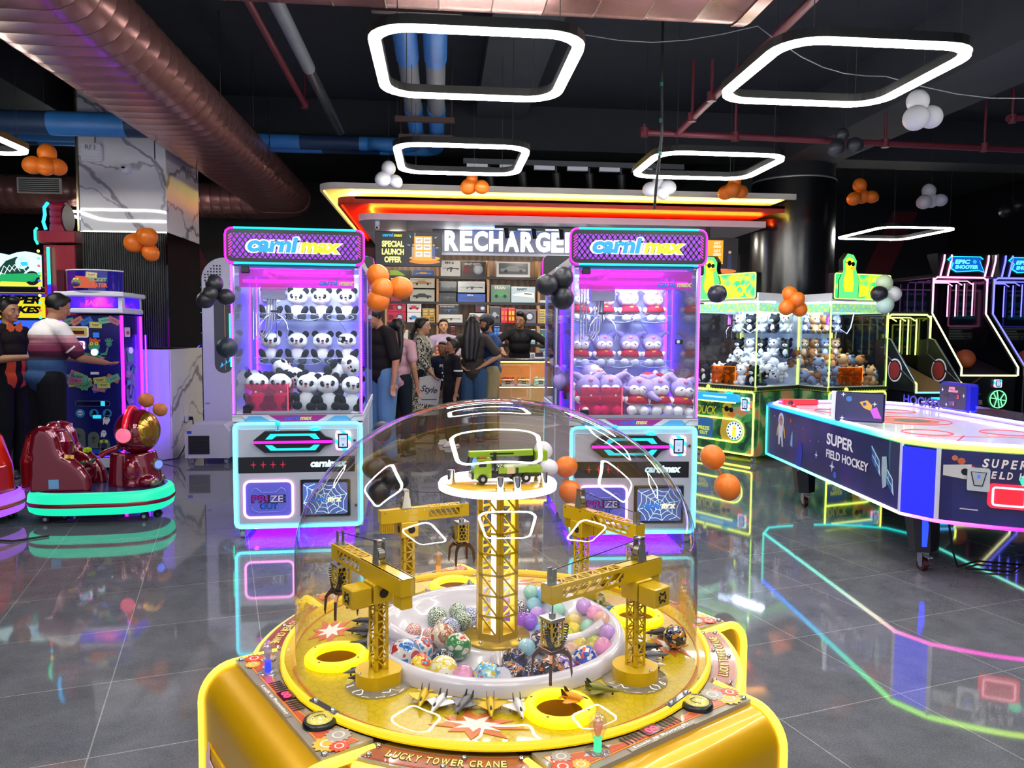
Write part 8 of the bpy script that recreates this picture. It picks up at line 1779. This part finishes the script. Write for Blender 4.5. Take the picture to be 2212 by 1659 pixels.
def side_art(b):
    g = lambda y_, z_: Mx.Translation((-.002, y_, z_)) @ FX
    for s_, y_, z_, h_, wd_ in (('SUPER', .84, .685, .085, .42), ('FIELD HOCKEY', .73, .575, .062, .64)): b.text(s_, h_*1.12, mat('#5a2a4a', .4), g(y_, z_), .001, bold=.05, wid=wd_*1.03); b.text(s_, h_, mat('#eeeef4', .4), g(y_, z_) @ T(0, 0, .001), .001, bold=.025, wid=wd_)
    WS, WY = mat('#d4d8e4', .4), mat('#d8a840', .4)
    b.prism([(-.05, -.1), (-.025, -.1), (-.01, -.03), (.01, -.03), (.03, -.11), (.055, -.11), (.04, .0), (.05, .08), (-.05, .08), (-.055, 0)], 0, .002, WS, g(1.96, .60)); b.prism([(.058*math.cos(a), .065*math.sin(a)) for a in [2*pi*i/20 for i in range(20)]], 0, .003, WS, g(1.96, .715)); b.prism([(.04*math.cos(a), .045*math.sin(a)) for a in [2*pi*i/18 for i in range(18)]], .003, .004, mat('#b88a78', .4), g(1.96, .712))
    for s_ in (-1, 1): b.prism([(s_*.05, .07), (s_*.085, .02), (s_*.10, -.05), (s_*.08, -.05), (s_*.05, .02)][::s_], 0, .0015, WY, g(1.96, .62)); b.prism(circ(.006, 8), .004, .005, mat('#202848'), g(1.96+s_*.015, .72))
    b.prism([(-.025, -.05), (.02, -.06), (.02, .03), (.01, .07), (-.01, .03)], 0, .002, mat('#8ac0d8', .4), g(1.72, .58))
    for y_, z_, r_ in ((.30, .69, 0), (.13, .60, 0)):
        b.prism([(-.075, .04), (.03, -.04), (.05, -.14), (-.055, -.06)], 0, .002, mat('#c8e0ee', .4), g(y_, z_)); 
        for k in range(2):
            for m_ in range(2): b.prism([(-.068+.05*k, .025-.038*k-.045*m_), (-.025+.05*k, -.006-.038*k-.045*m_), (-.022+.05*k, -.042-.038*k-.045*m_), (-.064+.05*k, -.012-.038*k-.045*m_)], .002, .003, mat('#2a5a9a', .3), g(y_, z_))
    b.prism([(-.03, .08), (.02, .09), (.035, .02), (.03, -.1), (-.01, -.12), (-.03, -.02)], .002, .005, mat('#a8c0cc', .35), g(.20, .60))
    for y_, z_, r_ in ((1.23, .53, .03), (.95, .49, .042), (2.12, .735, .012), (1.35, .62, .006), (1.5, .7, .006), (1.2, .64, .006)): b.prism([(r_*(1 if i % 2 == 0 else .28)*math.cos(i*pi/4), r_*(1 if i % 2 == 0 else .28)*math.sin(i*pi/4)) for i in range(8)], 0, .001, mat('#e8e8f4', .4), g(y_, z_))
    b.prism(circ(.024, 16), 0, .001, mat('#2a68d0', .4), g(.90, .435)); b.prism(rrect(.025, .035, .008, 2), 0, .001, mat('#d05a3a', .4), g(1.75, .735)); b.prism([(.12*math.cos(a)*.45+.02*math.sin(a), .12*math.sin(a)) for a in [2*pi*i/20 for i in range(20)]], 0, .0008, mat('#2838a8', .4), g(1.55, .46))
P('printed_side', side_art)
def endM(s_, z_):
    x0, y0 = endc(s_-.02); x1, y1 = endc(s_+.02); a = math.atan2(y1-y0, x1-x0); x_, y_ = endc(s_); return Mx.Translation((x_, y_, z_)) @ Mx.Rotation(a, 4, 'Z') @ UPR @ T(0, 0, .003)
def end_text(b, s_, txt, z_, h_, per, m_):
    for c in txt:
        if c != ' ': b.text(c, h_, m_, endM(s_, z_), .002, bold=.03, shear=.2, wid=per*HW*.72 if c != 'I' else per*HW*.3)
        s_ += per if c not in ' I' else per*.6
P('printed_end', lambda b: (end_text(b, .175, 'SUPER', .735, .05, .036, mat('#e8dce4', .4)), end_text(b, .16, 'FIELD HOCKEY', .67, .042, .030, mat('#e8dce4', .4)),
    b.prism([(-.09, -.03), (.05, -.045), (.05, .045), (-.09, .03)], 0, .002, mat('#c0bcc0', .4), endM(.085, .675)), b.prism([(.05, -.045), (.1, -.01), (.1, .01), (.05, .045)], 0, .002, mat('#b02840', .4), endM(.085, .675)), b.prism(circ(.02, 14), .002, .003, BLK, endM(.10, .675)), b.prism(circ(.016, 10), 0, .002, mat('#c0684a', .4), endM(.06, .75)), b.prism(circ(.02, 10), 0, .002, mat('#b85a40', .4), endM(.085, .735)), b.box((0, 0, 0), (.09, .006, .003), mat('#c8c0d0', .4), 0, endM(.12, .46))))
cb = P('card_box', lambda b: (b.prism(rrect(.11, .13, .01), 0, .03, mat('#c4c8d0', .3, .3), endM(.15, .64)), b.prism([(-.04, .045), (.04, .045), (.022, -.035), (-.022, -.035)], .03, .034, BLK, endM(.15, .64)), b.prism([(-.034, .042), (.034, .042), (.018, -.03), (-.018, -.03)], .034, .035, mat('#a8acb4', .3), endM(.15, .64)), b.box((0, .02, .036), (.012, .02, .002), glow('#2050ff', 1.5), 0, endM(.15, .64))))
cd = P('coin_door', lambda b: (b.prism(rrect(.20, .135, .025), 0, .025, glow('#ff1838', 1.2), endM(.265, .555)), b.prism(rrect(.115, .07, .008), .026, .03, glow('#e01028', .9), endM(.265, .555))))
P('light_ring', lambda b: neon_rect(b, .155, .10, .015, .006, glow('#ffb0c0', 1.6), endM(.265, .555) @ T(0, 0, .027)), cd)
P('push_button', lambda b: b.prism(circ(.03, 20), 0, .012, glow('#20e0a0', 1.4), endM(.335, .645)))
for k, (lx, ly) in enumerate(((.16, .05), (.13, 1.78), (HW-.16, .05), (HW-.13, 1.78))):
    def leg(b): b.tube([(lx, ly, HZ0), (lx+.02, ly, .13)], [.098, .078], mat('#0e1018', .35), 6, smooth=False)
    lg_ = P('leg', leg)
    if k % 2 == 0: P('light_strip', lambda b: b.prism([(-.016, .17), (.012, .17), (.022, HZ0), (-.022, HZ0)], 0, .006, glow('#1430ff', 2.2), T(lx+(-.02 if k == 0 else .02), ly-.082, 0) @ UPR), lg_)
    P('caster', lambda b: (b.cyl((lx+.02, ly, .14), (lx+.02, ly, .115), .03, ALU, n=12), b.box((lx+.02-.02, ly, .085), (.005, .05, .07), ALU), b.box((lx+.02+.02, ly, .085), (.005, .05, .07), ALU), b.box((lx+.02, ly-.06, .10), (.03, .05, .008), ALU), b.cyl((lx+.005, ly, .045), (lx+.035, ly, .045), .045, mat('#3a0c14', .4), n=22), b.cyl((lx+.003, ly, .045), (lx+.037, ly, .045), .024, ALU, n=16)), lg_)
P('power_cord', lambda b: b.tube([(.35, .1, .36), (.4, .1, .1), (.42, .08, .012), (.62, .2, .012), (.86, .12, .012), (.7, -.02, .012), (.45, .05, .012)], .006, RUB, 6))
BDM = Mx.Translation((.13, .84, HZ1+.125)) @ Mx.Rotation(-.62, 4, 'Z') @ Mx.Rotation(-.12, 4, 'X') @ UPR
sb = P('score_board', lambda b: (b.box((0, 0, -.02), (.33, .215, .04), mat('#101238', .3), .012, BDM), b.box((-.175, 0, -.02), (.03, .215, .05), WHC, .004, BDM)))
def sart(b):
    g = lambda y_, z_: BDM @ T(.84-y_, z_-HZ1-.125, .0005)
    b.prism(rrect(.31, .195, .012), -.001, .001, glow('#14127a', .35), g(.84, HZ1+.125)); b.prism([(-.05, .03), (.0, .045), (.035, .01), (.03, -.03), (-.02, -.01)], .001, .002, glow('#e8b030', .7), g(.79, HZ1+.13)); b.prism([(-.0, -.01), (.045, .01), (.08, -.07), (.03, -.07)], .001, .002, glow('#d050d8', .8), g(.77, HZ1+.12)); b.prism(circ(.012, 12, -.015, .018), .002, .003, mat('#2a3a8a', .3), g(.79, HZ1+.13)); b.prism(circ(.02, 14), .001, .002, glow('#3080d0', .6), g(.91, HZ1+.18))
    for y_, z_ in ((.95, .04), (.95, .21), (.74, .15)): b.prism([(.018*(1 if i % 2 == 0 else .3)*math.cos(i*pi/4), .018*(1 if i % 2 == 0 else .3)*math.sin(i*pi/4)) for i in range(8)], .001, .002, glow('#e8e8ff', .7), g(y_, HZ1+z_))
P('printed_art', sart, sb)
sb = P('score_board', lambda b: b.box((HW-.02, 1.6, HZ1+.14), (.10, .40, .23), mat('#1418b0', .3), .02))
def sart2(b):
    g = lambda y_, z_: Mx.Translation((HW-.072, y_, z_)) @ FX
    b.prism(rrect(.36, .19, .012), -.001, .001, glow('#100f52', .4), g(1.6, HZ1+.14)); b.text('SUPER', .022, glow('#ff90b0', .9), g(1.61, HZ1+.21), .003, bold=.03, shear=.2, wid=.08); b.text('FIELD HOCKEY', .018, glow('#ff90b0', .9), g(1.59, HZ1+.187), .003, bold=.03, shear=.2, wid=.13)
    for y_, z_, s_ in ((1.52, .145, '3'), (1.58, .085, '3')): b.box((HW-.0745, y_+.02, HZ1+z_), (.002, .075, .036), mat('#1a1a20', .2)); b.text(s_, .03, glow('#ff2030', 2), g(y_, HZ1+z_), .004, bold=.04)
    b.box((HW-.0745, 1.69, HZ1+.14), (.002, .06, .036), mat('#1a1a20', .2))
    for y_, z_ in ((1.74, .19), (1.45, .16), (1.68, .07)): b.prism([(.018*(1 if i % 2 == 0 else .3)*math.cos(i*pi/4), .018*(1 if i % 2 == 0 else .3)*math.sin(i*pi/4)) for i in range(8)], .001, .002, glow('#e8e8ff', .7), g(y_, HZ1+z_))
P('printed_art', sart2, sb)
ml = V((t.location.x, t.location.y, 0))
def mallet(label, x, y, c):
    a = math.radians(-4.2); tt = thing('air_hockey_mallet', label, 'mallet', (ml.x+x*math.cos(a)-y*math.sin(a), ml.y+x*math.sin(a)+y*math.cos(a), HZ1-.008)); b = MB(); b.lathe([(0, .001), (.05, .001), (.05, .02), (.04, .026), (.02, .026)], mat(c, .3, coat=.4), 24); b.build('base', tt); b = MB(); b.lathe([(.02, .026), (.017, .055), (.0, .062)], mat('#1c1c22', .3), 18); b.build('knob', tt)
mallet('red air hockey mallet on the far left corner of the hockey table', .16, 2.18, '#e02a2a')
b = MB(); b.box((0, 0, 0), (.34, .10, .05), mat('#d8303c', .35, em=.2), .01); b.build('goal_bumper', t).location = (.32, HL+.10, HZ1+.02)
